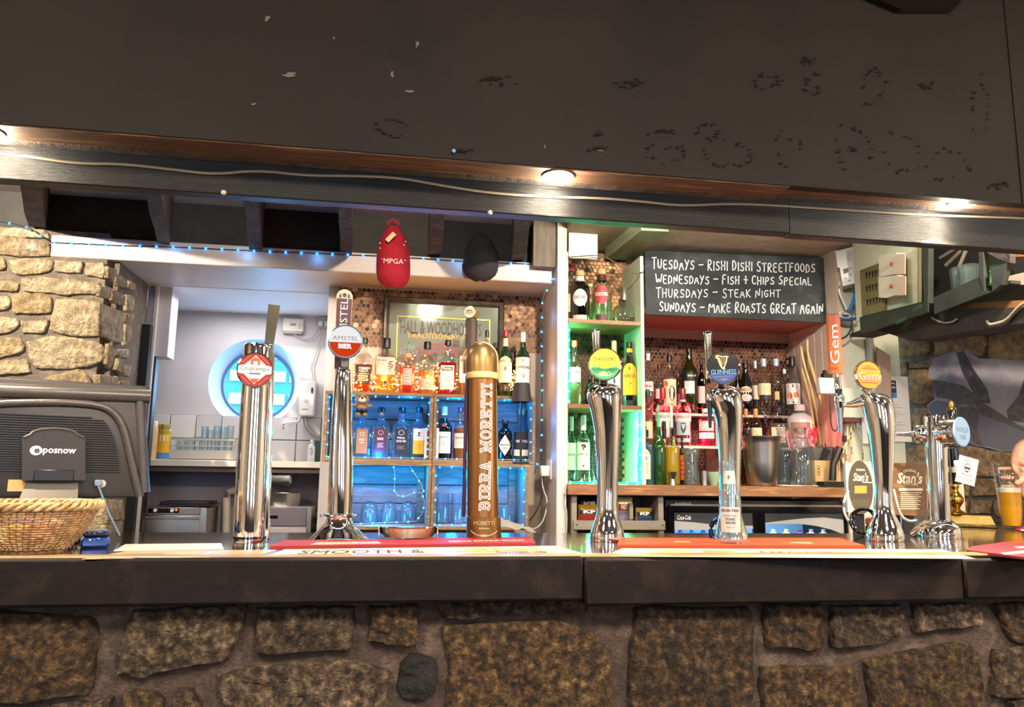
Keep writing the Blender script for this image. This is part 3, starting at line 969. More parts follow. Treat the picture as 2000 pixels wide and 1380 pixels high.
def bottle(px, Y, z, label, shape='std', gm=None, cap=None, liq=None, labels=(), group=None, capz=.9, capr=None, name='bottle', n=18, cat='bottle', yaw=None, neck=None, cork=None):
    x0, x1, yt = px
    fr = Fr((x0 + x1) / 2, 900, Y=Y, z=z)
    H = fr.L((x0 + x1) / 2, yt)[1]
    r = (x1 - x0) / 2 * fr.s
    p, sy, pr = SH[shape]
    t = thing(name, label, cat, fr, group)
    if yaw:
        t.rotation_euler[2] += yaw
    P = [(a * r, b * H) for a, b in pr if b < capz + .05]
    obj('glass_body', M().lathe(P, n, p, sy), gm or GCLEAR, t)
    if liq:
        lm, lev = liq
        Q = [(a * r * .93, max(b * H, .006)) for a, b in pr if b < lev] + [(prof_r(pr, lev) * r * .93, lev * H)]
        obj('liquid', M().lathe(Q, n, p, sy), lm, t)
    cr_ = capr or (pr[-1][0] * 1.12)
    if cap:
        obj('cap', M().lathe([(cr_ * r, capz * H), (cr_ * r, H * .985), (cr_ * r * .88, H)], 14), cap, t)
    if cork:
        obj('cork', M().lathe([(cr_ * r * .85, (capz - .04) * H), (cr_ * r * .85, (capz + .001) * H)], 12), cork, t)
    if neck:
        z0, z1, nm = neck
        obj('neck_label', M().lathe([(prof_r(pr, z0) * r * 1.03, z0 * H), (prof_r(pr, (z0 + z1) / 2) * r * 1.03, (z0 + z1) / 2 * H), (prof_r(pr, z1) * r * 1.03, z1 * H)], n, p, sy, cap0=False, cap1=False), nm, t)
    for lb in labels:
        z0, z1, wf, lmat = lb[:4]
        kind = lb[5] if len(lb) > 5 else 'rect'
        zc, hh = (z0 + z1) / 2 * H, (z1 - z0) / 2 * H
        rb = prof_r(pr, (z0 + z1) / 2) * r
        m = M()
        nn = 10
        if kind == 'rect':
            cols = []
            for i in range(nn + 1):
                x = rb * wf * (2 * i / nn - 1)
                y = on_body(rb, p, sy, x * .999, .0006)
                cols.append([Vector((x, y, zc - hh)), Vector((x, y, zc + hh))])
            v = [q for c in cols for q in c]
            m.add(v, [(2 * i, 2 * i + 2, 2 * i + 3, 2 * i + 1) for i in range(nn)])
        else:
            up = {'round': lambda a: (1 - a * a) ** .5, 'arch': lambda a: .45 + .55 * (1 - a * a) ** .5, 'diamond': lambda a: 1 - .65 * a / .75 if a < .75 else .35 * (1 - a) / .25}[kind]
            cols = []
            for i in range(17):
                a = max(-.995, min(.995, 2 * i / 16 - 1))
                u = up(abs(a))
                x = rb * wf * a
                y = on_body(rb, p, sy, x * .999, .0009)
                cols += [Vector((x, y, zc - hh * (1 if kind == 'arch' else u))), Vector((x, y, zc + hh * u))]
            m.add(cols, [(2 * i, 2 * i + 2, 2 * i + 3, 2 * i + 1) for i in range(16)])
        lo = obj('label', m, lmat, t)
        for tt in (lb[4] if len(lb) > 4 else ()):
            s_, cz, h_, w_, tm = tt[:5]
            m = M()
            if s_[0] == '#':      # plain marks: bars and emblems of the print
                k = s_[1:]
                if k == 'bar':
                    m.add([(-.5, 0, -.5), (0, 0, -.5), (.5, 0, -.5), (.5, 0, .5), (0, 0, .5), (-.5, 0, .5)], [(0, 1, 4, 5), (1, 2, 3, 4)])
                elif k == 'lines':
                    for q in range(4):
                        zz = -.45 + q * .3
                        m.add([(-.5 + .08 * (q % 2), 0, zz - .05), (0, 0, zz - .05), (.5 - .1 * (q % 3), 0, zz - .05), (.5 - .1 * (q % 3), 0, zz + .05), (0, 0, zz + .05), (-.5 + .08 * (q % 2), 0, zz + .05)], [(0, 1, 4, 5), (1, 2, 3, 4)])
                elif k == 'disc':
                    m.disc((0, 0, 0), X3, Z3, .5, n=18)
                elif k == 'ring':
                    a_ = [(math.cos(2 * PI * i / 20) * .5, 0, math.sin(2 * PI * i / 20) * .5) for i in range(20)]
                    m.add(a_ + [(x * .82, 0, z_ * .82) for x, y, z_ in a_], [(i, (i + 1) % 20, (i + 1) % 20 + 20, i + 20) for i in range(20)])
                elif k == 'crest':
                    m.add([(-.3, 0, -.1), (0, 0, -.5), (.3, 0, -.1), (.3, 0, .3), (-.3, 0, .3)], [(0, 1, 2, 3, 4)])
                    m.add([(-.25, 0, .34), (.25, 0, .34), (.32, 0, .5), (.1, 0, .42), (0, 0, .5), (-.1, 0, .42), (-.32, 0, .5)], [(0, 1, 2, 3, 4, 5, 6)])
                elif k == 'tree':
                    m.add([(-.5, 0, -.5), (-.1, 0, -.2), (-.05, 0, .1), (.03, 0, .1), (.1, 0, -.2), (.5, 0, -.5)], [(0, 1, 2, 3, 4, 5)])
                    m.disc((0, 0, .25), X3, Z3, .3, .2, 12)
                    m.disc((.2, 0, .12), X3, Z3, .2, .12, 10)
                m.xf(Matrix.Diagonal((w_ * rb * 2, 1, h_ * H, 1)))
                m.xf(Matrix.Translation((tt[5] * rb if len(tt) > 5 else 0, 0, cz * H)))
            else:
                text(m, s_, (tt[5] * rb if len(tt) > 5 else 0, 0, cz * H), X3, Z3, w_ * rb * 2, h_ * H, tt[6] if len(tt) > 6 else .02)
            for q in m.v:
                q.y = on_body(rb, p, sy, max(-.985 * rb, min(.985 * rb, q.x)), .0014)
            obj('lettering', m, tm, lo, False)
    return t


I = {k: mat('ink_' + k, v, .5) for k, v in dict(black='#1a1718', white='#efebe4', cream='#e6dcc0', red='#b3202c', maroon='#4d1c28', navy='#1b2340', gold='#c79b45', yellow='#f0b41e', green='#2c6a3a', orange='#e0651f', grey='#8b8580', pink='#e6a3b0', blue='#3b7fc4', brown='#6b3f24', tan='#c09a78', teal='#7fb5a6', lightgrey='#c9c6c2', purple='#5a2f55').items()}
LB = {k: mat('label_' + k, v, .5) for k, v in dict(white='#e4dfd6', cream='#e0d3ae', black='#171516', maroon='#4a1d26', navy='#15192b', yellow='#e9b020', brown='#9a6a45', pink='#d9b9b0', grey='#a89f96', red='#a8232c', orange='#d9661f', green='#265a36', silver='#b9b6b2', lightpink='#e8c9c9', blue='#4d86b8').items()}
CAPK, CAPW, CAPR, CAPO = plain('#141214', .35), plain('#e6e4df', .35), plain('#a81d28', .35), plain('#d9532c', .35)
CAPG, CAPBL, CORK, CAPGR = plain('#c79a3e', .3, .7), plain('#a9c4d8', .35), plain('#c79f6b', .7), plain('#1e4a2c', .35)


# ---------------------------------------------------------------- crates with blue lights
YC0, YC1 = 3.46, 3.69
YCL = YC0 - .075
ZC2 = W(840, 768, YC0).z        # top of the upper crates
ZC1 = W(840, 903, YC0).z        # joint between the crates
ZC0 = W(840, 1032, YC0).z
BLUE = glow('blue_led', '#2a86ff', 5)
BLUEC = glow('blue_led_core', '#48a4ff', 4.5)
LEDW = mat('clear_led_wire', '#9fc4e8', .3)
xcr = [W(x, 840, YC0).x for x in (631, 845.5, 1046)]
xcl = [W(x, 965, YCL).x for x in (640, 842, 1033)]


def crate(x0, x1, z0, z1, label, YC0=YC0):
    t = thing('crate', label, 'crate', loc=((x0 + x1) / 2, YC0, z0), group=None)
    w, d, h = (x1 - x0) / 2 - .001, YC1 - YC0, z1 - z0 - .001
    th = .014
    obj('top_board', M().bx(-w, w, 0, d, h - th, h, .001), CRATE, t, False)
    obj('base_board', M().bx(-w, w, 0, d, 0, th, .001), CRATE, t, False)
    for s_ in (-1, 1):
        obj('side_board', M().bx(s_ * w, s_ * (w - th), 0, d, th + .0005, h - th - .0005, .001), CRATE, t, False)
        obj('corner_post', M().bx(s_ * (w - th - .001), s_ * (w - th - .035), d - .05, d - .016, th + .001, h - th - .001, .001), CRATE, t, False)
    k = 3
    sh = (h - 2 * th) / k
    for i in range(k):
        obj('slat', M().bx(-w + th, w - th, d - .014, d - .004, th + i * sh + .002, th + (i + 1) * sh - .002, .001), SLATM, t, False)
    for (kx, kz) in ((-.35, .3), (.2, .62), (.42, .2)):
        pass
    return t


crate(xcr[0], xcr[1], ZC1, ZC2, 'pale wooden crate lit blue holding the plush animal and the square clear gin bottles')
crate(xcr[1], xcr[2], ZC1, ZC2, 'pale wooden crate lit blue holding the dark green gin bottle with white cap')
crate(xcl[0], xcl[1], ZC0, ZC1, 'low wooden crate with blue string light looping over three domed tumblers', YCL)
crate(xcl[1], xcl[2], ZC0, ZC1, 'low wooden crate lit blue with two straight highball glasses and a grey cloth before it', YCL)


def led_string(label, pts, step, bead_m, r=.0042, wire=LEDW, wr=.0012, name='led_string_light', group=None, lights=(), col=(.1, .4, 1), energy=1.0):
    pts = [Vector(p) for p in pts]
    t = thing(name, label, 'string light', loc=pts[0], group=group)
    obj('wire', M().tube([p - pts[0] for p in pts], wr, 5), wire, t)
    bm = M().ball((0, 0, 0), r, 8, 6)
    proto = None
    d = 0
    for a, b_ in zip(pts, pts[1:]):
        L = (b_ - a).length
        while d <= L and L > 0:
            q = a + (b_ - a) * (d / L) - pts[0]
            if proto is None:
                proto = obj('led', bm, bead_m, t, True, loc=q)
            else:
                twin(proto, t, q)
            d += step
        d -= L
    for p in lights:
        l = light('POINT', 'led_glow', Vector(p), energy, col, size=.02)
    return t


yi = YC0 + .012
for k, (x0, x1) in enumerate(((xcr[0], xcr[1]), (xcr[1], xcr[2]))):
    a, b_ = x0 + .02, x1 - .02
    zt_, zb_ = ZC2 - .02, ZC1 + .02
    led_string('blue light string taped inside the rim of the crate with the %s' % ('plush animal' if k == 0 else 'dark green gin bottle'),
               [(a, yi, zb_), (a, yi, zt_), (b_, yi, zt_), (b_, yi, zb_), (a, yi, zb_ - .002)], .052, BLUEC, lights=[(a + (b_ - a) * q, YC0 + .05, zt_ - .02) for q in (.2, .8)] + [((a + b_) / 2, YC0 + .06, zb_ + .01)], energy=1.7, col=(.0, .2, 1))
a, b_ = xcl[0] + .02, xcl[1] - .02
zt_, zb_ = ZC1 - .02, ZC0 + .022
yi = YCL + .012
lp = [W(x, y, yi) for x, y in ((645, 930), (658, 915), (700, 904), (768, 904), (771, 928), (770, 958), (778, 968), (792, 969), (812, 960), (824, 962), (829, 980), (826, 1000), (812, 1018), (650, 1024))]
lp2 = [W(x, y, yi) for x, y in ((790, 904), (800, 910), (808, 922), (822, 944), (828, 960))]
led_string('blue light string looping down through the crate with the three domed tumblers', lp, .05, BLUEC, lights=[(a + (b_ - a) * q, YCL + .07, zt_ - .03) for q in (.2, .8)] + [((a + b_) / 2, YCL + .05, zb_ + .02)], energy=3.6, col=(.0, .22, 1))
led_string('short blue light strand hanging across the loop in the tumbler crate', lp2, .05, BLUEC)
a, b_ = xcl[1] + .02, xcl[2] - .02
led_string('blue light string around the crate with the highball glasses', [(a, yi, zb_), (a, yi, zt_), (b_, yi, zt_), (b_, yi, zb_), (a, yi, zb_ - .002)], .052, BLUEC, lights=[(a + (b_ - a) * q, YCL + .07, zt_ - .03) for q in (.2, .8)] + [((a + b_) / 2, YCL + .05, zb_ + .02)], energy=3.6, col=(.0, .22, 1))


def tumbler(x0, x1, yt, Y, z, label, prof, m=GCLEAR2, name='tumbler', group=None, n=18, ribs=0, cat='glass'):
    fr = Fr((x0 + x1) / 2, 900, Y=Y, z=z)
    H = fr.L((x0 + x1) / 2, yt)[1]
    r = (x1 - x0) / 2 * fr.s
    P = [(a * r, b * H) for a, b in prof]
    inner = [(max(a - .07, .02) * r, max(b * H, .007)) for a, b in reversed(prof)]
    o = M()
    o.lathe(P + inner, n, cap0=True, cap1=True)
    q = obj(name, o, m, None, True, loc=fr.B)
    q.rotation_euler = (0, 0, fr.th)
    return tag(q, label, cat, group)


DOME = [(1, 0), (1, .35), (.97, .6), (.85, .82), (.6, .95), (.25, 1)]
CYL = [(.88, 0), (.92, .05), (1, 1)]
WAVY = [(.86, 0), (.92, .03), (.88, .3), (.8, .5), (.84, .65), (.98, .85), (1, .93), (.96, 1)]
YG = 3.56
zg = ZC0 + .015
tumbler(646, 672, 940, YG, zg, 'tall slim highball glass half hidden by the chrome font with the red lens', CYL)
for x0, x1, w_ in ((708, 742, 'standing closest to the slim highball glass'), (747, 779, 'standing in the middle of its crate'), (785, 815, 'standing closest to the crate joint')):
    tumbler(x0, x1, 978, YG, zg, 'upturned domed tumbler lit blue, ' + w_, DOME)
tumbler(851, 880, 963, YG, zg, 'straight highball glass lit blue beside the crate joint', CYL, name='highball_glass')
tumbler(883, 909, 963, YG, zg, 'straight highball glass lit blue close behind the bronze font', CYL, name='highball_glass')
tumbler(975, 1009, 987, YG, zg, 'ribbed tumbler lit blue behind the grey bar cloth', CYL)

# top row of bottles on the crates with amber fairy lights
zt = ZC2
YT = 3.58
AMB = glow('amber_led', '#ffb45e', 14)
JD = [(.18, .5, .82, LB['black'], (("JACK", .45, .03, .3, I['white'], -.25), ("DANIEL'S", .45, .03, .42, I['white'], .32), ('#ring', .405, .055, .5, I['white']), ('No.7', .405, .02, .2, I['white']), ('#lines', .29, .13, .62, I['grey'])))]
bottle((646, 664, 676), YT, zt, 'copper red liqueur bottle peeping past the round white and orange lens', 'std', GCLEAR, CAPW, (liquid('#a8402a'), .55), [(.15, .5, .8, LB['brown'])])
bottle((685, 719, 660), YT, zt, 'square whiskey bottle with black label and white lettering on the crate', 'square', GCLEAR, CAPK, (liquid('#c8501c', .6), .52), JD)
bottle((725, 767, 660), YT, zt, 'square clear whisky bottle with white label and brush-stroke character', 'square', GCLEAR, CAPK, (liquid('#e59a45'), .5), [(.34, .64, .84, LB['pink'], (('TOKI', .585, .026, .4, I['black'], -.38), ('#lines', .51, .05, .3, I['grey'], -.42), ('季', .48, .2, .3, I['black'], .48, 0))), (.15, .25, .25, LB['brown'], (('#disc', .2, .05, .16, I['black']),))], capz=.82)
bottle((774, 806, 690), YT - .03, zt, 'short square bottle of red spirit with grey label among amber lights', 'squat', GCLEAR, CORK, (liquid('#c2402c', .6), .66), [(.22, .62, .55, LB['grey'], (('#lines', .42, .25, .4, I['lightgrey']),))])
bottle((810, 846, 667), YT, zt, 'round shouldered clear bottle with black stopper and wide grey label', 'apoth', GCLEAR, CAPK, (liquid('#eab27a', .35), .45), [(.1, .3, .85, LB['grey'], (('#lines', .2, .12, .6, I['brown']),))], capr=.4, capz=.86)
bottle((851, 887, 664), YT, zt, 'flat cognac bottle of red spirit with white label under a black band', 'flat', GCLEAR, CAPK, (liquid('#c22e3e', .6), .6), [(.12, .54, .72, LB['white'], (('#bar', .48, .07, .6, I['navy']), ('MARTELL', .48, .035, .5, I['white']), ('VS', .3, .07, .24, I['navy'], 0, 0), ('#lines', .17, .03, .5, I['grey'])))])
bottle((890, 922, 640), YT + .02, zt, 'clear whisky bottle with pale label half hidden by the wooden tap handle', 'std', GCLEAR, CAPW, (liquid('#eab080', .3), .5), [(.2, .58, .8, LB['white'], (('GLEN', .52, .04, .55, I['black'], -.15), ('#bar', .27, .1, .8, I['teal'])))])
bottle((936, 958, 645), YT + .02, zt, 'tall clear bottle with cork and black top beside the wooden tap handle', 'std', GCLEAR, CAPK, None, [], cork=CORK)
bottle((955, 974, 669), YT + .03, zt, 'small dark bottle standing behind the green whiskey bottle', 'std', GAMBER, CAPK)
bottle((970, 998, 645), YT, zt, 'green whiskey bottle with red capsule and cream arched label', 'std', GGREEN, CAPR, (liquid('#7a9a20', .4), .5), [(.22, .6, .92, LB['cream'], (('JAMESON', .53, .05, .84, I['black']), ('#crest', .42, .07, .22, I['red']), ('#lines', .31, .08, .7, I['grey']), ), 'arch'), (.09, .19, .9, LB['black'], (('#lines', .14, .06, .6, I['gold']),))], neck=(.76, .88, LB['cream']))
bottle((997, 1009, 676), YT + .05, zt, 'miniature dark bottle between the two green whisky bottles', 'std', GAMBER, CAPK)
bottle((1004, 1034, 649), YT, zt, 'green whisky bottle with white capsule and white label above the black lamp', 'std', GGREEN, CAPW, (liquid('#5d7a18', .4), .6), [(.2, .61, .92, LB['white'], (('LAPHROAIG', .46, .045, .86, I['black']), ('#crest', .56, .05, .14, I['grey']), ('10', .33, .06, .24, I['black']), ('#lines', .4, .04, .5, I['grey'])))], neck=(.85, .94, CAPW))
fl = []
for i in range(300):
    u = RND.random()
    x = 690 + u * 205 if i < 270 else 995 + RND.random() * 12
    y = 762 - abs(RND.gauss(0, 1)) * 26
    fl.append((x, max(y, 694), YT + RND.uniform(-.07, .05)))
fl.sort()
pts = [W(x, y, yy) for x, y, yy in fl]
for p in pts:
    p.z = max(p.z, zt + .004)
t = thing('fairy_lights', 'tangle of tiny amber fairy lights winding among the whisky bottles', 'fairy lights', loc=(pts[0].x, YT, zt))
B0 = Vector((pts[0].x, YT, zt))
obj('wire', M().tube([p - B0 for p in pts], .0007, 3), mat('copper_wire', '#b5733a', .4, .8), t)
pr_ = obj('led', M().ball((0, 0, 0), .0033, 6, 5), AMB, t, True, loc=pts[0] - B0)
for p in pts[1:]:
    twin(pr_, t, p - B0)
for x in (705, 750, 795, 840, 885, 1003):
    p = W(x, 735, YT - .05)
    light('POINT', 'fairy_glow', p, .7, (1, .42, .08), size=.03)

# bottles inside the upper crates
zi = ZC1 + .015
YI = 3.57
SQ = [(.1, .52, .55)]
bottle((640, 660, 818), YI, zi, 'clear bottle with dark label, mostly behind the font with the round orange lens', 'square', GBLUE, CAPK, None, [(.1, .5, .8, LB['black'])])
bottle((688, 722, 800), YI, zi, 'square clear gin bottle with tan brown label under the plush animal', 'square', GBLUE, CAPK, None, [(.1, .6, .62, LB['brown'], (('#ring', .5, .08, .24, I['cream']), ('ROCK', .38, .04, .3, I['cream']), ('GIN', .32, .03, .2, I['cream'])))])
bottle((724, 759, 795), YI, zi, 'square clear gin bottle with maroon label', 'square', GBLUE, CAPK, None, [(.1, .58, .64, LB['maroon'], (('#ring', .5, .09, .28, I['pink']), ('ROCK', .38, .05, .34, I['white']), ('#lines', .26, .08, .36, I['pink'])))], cork=CORK)
bottle((764, 800, 795), YI, zi, 'square clear gin bottle with navy black label and white script', 'square', GBLUE, CAPK, None, [(.1, .58, .66, LB['navy'], (('#ring', .5, .1, .3, I['lightgrey']), ('Navy', .4, .05, .4, I['white']), ('ROCK GIN', .34, .04, .5, I['white']), ('#lines', .22, .06, .42, I['grey'])))])
bottle((799, 834, 795), YI, zi, 'square clear gin bottle with white and yellow label behind the card stand', 'square', GBLUE, CAPK, None, [(.36, .58, .62, LB['white'], (('#tree', .48, .08, .2, I['black']),)), (.1, .36, .62, LB['yellow'], (('#lines', .24, .1, .4, I['gold']),))])
bottle((848, 882, 794), YI, zi, 'dark green gin bottle with white cap and pale cream label', 'std', GDARK, CAPW, None, [(.12, .52, .8, LB['white'], (('Tanqueray', .42, .045, .66, I['grey']), ('#lines', .3, .08, .5, I['grey']))), (.6, .68, .3, LB['red'], (), 'round')], capz=.84)
bottle((884, 914, 795), YI, zi, 'orange gin bottle with red cap and cream label beside the bronze font', 'apoth', GCLEAR, CAPR, (liquid('#d9843a', .6), .6), [(.22, .5, .85, LB['cream'], (("Gordon's", .42, .045, .7, I['red']), ('#lines', .32, .06, .5, I['grey'])))])
bottle((971, 1000, 819), YI, zi, 'squat black gin bottle with a cream diamond label', 'squat', GDARK, CAPK, None, [(.12, .62, .8, LB['cream'], (("HENDRICK'S", .38, .045, .7, I['black']), ('GIN', .3, .035, .3, I['black'])), 'diamond')])
bottle((1002, 1036, 800), YI + .03, zi, 'clear topped dark gin bottle with black label behind the lamp stem', 'square', GBLUE, CORK, (liquid('#2a1418', .9), .5), [(.24, .56, .9, LB['black'], (('WHITLEY NEILL', .38, .05, .7, I['white']), )), (.1, .22, .9, LB['cream'])])
# card stand
fr = Fr(842, 890, Y=YC0 + .03, z=zi)
t = thing('card_stand', 'clear stand holding a white playing card with printed court figures', 'card stand', fr)
w_, h_ = 14 * fr.s, fr.L(842, 838)[1]
obj('stand', M().bx(-w_, w_, -.004, .03, 0, .008, .002), GCLEAR, t)
cd_ = obj('card', M().box((0, 0, h_ / 2 + .006), (w_ * 2, .003, h_), .0008), LB['white'], t)
m = M()
for zc in (.28, .73):
    m.box((0, -.0022, h_ * zc + .004), (w_ * 1.3, .001, h_ * .36))
obj('print_shape', m, plain('#5b4a58', .5), cd_, False)
m = M()
for zc in (.2, .36, .65, .81):
    for xx in (-.35, .1, .4):
        m.disc((w_ * xx, -.003, h_ * zc + .004), X3, Z3, w_ * .2, n=8)
obj('print_shape', m, I['red'], cd_, False)

# plush animal
fr = Fr(706, 815, Y=YC0 + .02)
fr.B.z = W(706, 815, YC0 + .02).z
t = thing('plush_toy', 'small tan plush animal in black shorts hanging inside the blue crate', 'plush toy', fr)
s = fr.s
PLU = mat('tan_plush_fur', '#b58a5e', .95, col2='#8f6a45', ns=60, nd=4, bump=.7, bs=260)
hz = fr.L(706, 778)[1]
ob = M()
ob.ball((0, 0, hz), 14 * s, 16, 12, (1, .8, .95))
for q in (-1, 1):
    ob.ball((q * 12 * s, .004, hz + 11 * s), 4.5 * s, 8, 6)
obj('head', ob, PLU, t)
obj('body', M().lathe([(6 * s, fr.L(0, 808)[1]), (11 * s, fr.L(0, 803)[1]), (11 * s, fr.L(0, 797)[1]), (7 * s, fr.L(0, 788)[1])], 14), PLU, t)
obj('shorts', M().lathe([(9 * s, fr.L(0, 808)[1]), (11.7 * s, fr.L(0, 803)[1]), (11.6 * s, fr.L(0, 799)[1]), (10.8 * s, fr.L(0, 796.5)[1])], 14), BLK, t)
for q in (-1, 1):
    obj('foot', M().ball((q * 6.5 * s, -.012, 5 * s), 6 * s, 10, 8, (.9, 1.3, .8)), PLU, t)
    obj('arm', M().tube([(q * 9 * s, 0, fr.L(0, 790)[1]), (q * 14 * s, -.006, fr.L(0, 793)[1]), (q * 19 * s, -.01, fr.L(0, 791)[1])], [3.6 * s, 3.4 * s, 3 * s], 8), PLU, t)
obj('muzzle', M().ball((0, -11 * s, hz - 4 * s), 7 * s, 12, 8, (1, .7, .8)), plain('#e6d3b8', .9), t)
obj('nose', M().ball((0, -15.5 * s, hz - .5 * s), 2.2 * s, 8, 6), BLK, t)
for q in (-1, 1):
    obj('eye', M().ball((q * 5 * s, -10.2 * s, hz + 3.5 * s), 1.5 * s, 8, 6), BLK, t)
obj('hanging_loop', M().tube([(0, 0, hz + 13 * s), (0, 0, ZC2 - .0145 - fr.B.z)], .0012, 4), BLK, t)

# black table lamp standing on the lower ledge of the crates
fr = Fr(1017, 900, Y=YC0 - .04, z=ZC1)
t = thing('table_lamp', 'slim black table lamp with a conical shade in front of the crate bottles', 'lamp', fr)
s = fr.s
a_, b_ = fr.L(1017, 785)[1], fr.L(1017, 748)[1]
obj('lamp_shade', M().lathe([(21 * s, a_), (15.5 * s, b_), (15 * s, b_ - .001), (20.5 * s, a_ + .001)], 28, cap0=False, cap1=False), plain('#1d1c1b', .6), t)
obj('shade_top', M().lathe([(15.2 * s, b_ - .002), (15.2 * s, b_ - .0015)], 28), plain('#3b3a38', .5), t)
obj('stem', M().lathe([(2.2 * s, .004), (2.2 * s, b_ - .004)], 10), BLK, t)
obj('base', M().lathe([(17 * s, 0), (17 * s, .006), (15 * s, .009)], 24), BLK, t)

# framed mirror on the copper wall
ym = YW - .03
q = [W(x, y, ym) for x, y in ((747, 577), (983, 590), (985, 775), (745, 775))]
x0, x1 = (q[0].x + q[3].x) / 2, (q[1].x + q[2].x) / 2
z1, z0 = W(865, 583, ym).z, W(865, 800, ym).z
t = thing('brewery_mirror', 'framed brewery mirror with dark old-style lettering on the penny wall', 'mirror', loc=((x0 + x1) / 2, ym, z0))
w_, h_ = (x1 - x0) / 2, z1 - z0
fw_ = .030
FRM = mat('pewter_frame', '#4a443d', .35, .5, col2='#6a6258', ns=20, nd=4, bump=.2, bs=60)
o = []
for (a, y) in ((0, .028), (0, .004), (.006, -.004), (.016, 0), (.022, -.002), (fw_, .008), (fw_, .012)):
    o.append([Vector((-w_ + a, y, a)), Vector((w_ - a, y, a)), Vector((w_ - a, y, h_ - a)), Vector((-w_ + a, y, h_ - a))])
obj('frame', M().rings(o, False, False), FRM, t, False)
MIR = mat('printed_mirror_glass', '#b6bbaa', .08, .4, col2='#9dab9e', ns=2, nd=2)  # grey-green of the reflection is put into the glass colour
gl = obj('mirror_glass', M().quad((-w_ + fw_, .012, fw_), (w_ - fw_, .012, fw_), (w_ - fw_, .012, h_ - fw_), (-w_ + fw_, .012, h_ - fw_)), MIR, t, False)
sx = W(866, 640, ym)
mz = lambda y: W(865, y, ym).z - z0
mx = lambda x: W(x, 640, ym).x - (x0 + x1) / 2
m = M()
for r_ in ((mx(775), mx(958), mz(621), mz(619)), (mx(775), mx(777), mz(790), mz(620)), (mx(956), mx(958), mz(790), mz(620))):
    m.bx(r_[0], r_[1], .0105, .0115, r_[2], r_[3])
obj('gold_border', m, GOLD, gl, False)
m = M()
hw = mx(941) - mx(782)
cxw = (mx(941) + mx(782)) / 2
text(m, "HALL & WOODHOUSE'S", (cxw, .0100, mz(640)), X3, Z3, hw, mz(626) - mz(653), .012)
obj('lettering', m, mat('mirror_dark_ink', '#2c2413', .4), gl, False)
m = M()
text(m, "ESTABLISHED 1777", ((mx(838) + mx(905)) / 2, .0100, mz(621.5)), X3, Z3, mx(905) - mx(838), mz(619) - mz(624), 0)
obj('lettering', m, mat('mirror_grey_ink', '#5d5b50', .4), gl, False)
m = M()
text(m, "TRADITIONAL ALES", ((mx(795) + mx(935)) / 2, .0100, mz(656)), X3, Z3, mx(935) - mx(795), mz(651) - mz(662), .02)
obj('lettering', m, mat('mirror_gold_ink', '#e8a53c', .4, emit='#e8a53c', es=.0), gl, False)
# arched band
m = M()
cxa, cza, ra = mx(868), mz(800), (mz(668) - mz(800))
cv = []
for i in range(25):
    a = PI * (.12 + .76 * i / 24)
    cv.append([Vector((cxa - ra * 1.02 * math.cos(a), .0112, cza + ra * math.sin(a))), Vector((cxa - ra * .80 * math.cos(a), .0112, cza + ra * .80 * math.sin(a)))])
m.add([p for c in cv for p in c], [(2 * i, 2 * i + 2, 2 * i + 3, 2 * i + 1) for i in range(24)])
obj('arched_band', m, mat('mirror_grey_band', '#6b6c60', .3, .4), gl, False)
m = M()
text(m, "FROM THE INDEPENDENT BREWERS", (cxa, .0095, cza + ra * .91), X3, Z3, ra * 2.05, ra * .16, .0, arc=ra * .9)
obj('lettering', m, mat('mirror_red_ink', '#a3322c', .4), gl, False)
m = M()
for i in range(60):
    blob = (mx(770 + RND.gauss(30, 8)), mz(686 + RND.gauss(0, 9)))
    m.disc((blob[0], .0098, blob[1]), X3, Z3, RND.uniform(.002, .005), n=7)
obj('leaf_print', m, mat('mirror_teal_ink', '#7fb5a6', .4), gl, False)

# pennies
penny = M().lathe([(.0102, 0), (.0105, .001), (.0105, .0018), (.0096, .0022), (.0094, .0018)], 14).xf(Matrix.Rotation(PI / 2, 4, 'X'))


def pennies(parent, x0, x1, z0, z1, y, skip=None, limit=300, step=.0222, m=COPPER, ragged=0):
    px_ = obj('penny', penny, m, parent, True)
    first = True
    n = 0
    rest = M()
    r = 0
    z = z1
    inv = parent.matrix_world.inverted() if False else None
    off = parent.location
    while z > z0:
        x = x0 + (step / 2 if r % 2 else 0)
        while x < x1:
            if not (skip and skip(x, z)):
                p = Vector((x, y, z)) - off
                if n < limit:
                    if first:
                        px_.location = p
                        first = False
                    else:
                        c = twin(px_, parent, p, rot=(0, RND.random() * 6, 0))
                    n += 1
                else:
                    rest.add([v + p for v in penny.v], penny.f)
            x += step
        z -= step * .866
        r += 1
    if rest.v:
        tag(obj('penny', rest, m, parent, True), kind='stuff')


mx0, mx1, mz1 = x0 + .012, x1 - .012, z1 - .012
pennies(wa, X_ALCL + .014, X_PARL - .002, W(1030, 692, YW).z, ZLB - .016, YW - .0005, lambda x, z: (mx0 < x < mx1 and z < mz1) or (x < mx0 and z < W(700, 684, YW).z + RND.uniform(-.01, .02)) or RND.random() < .012)

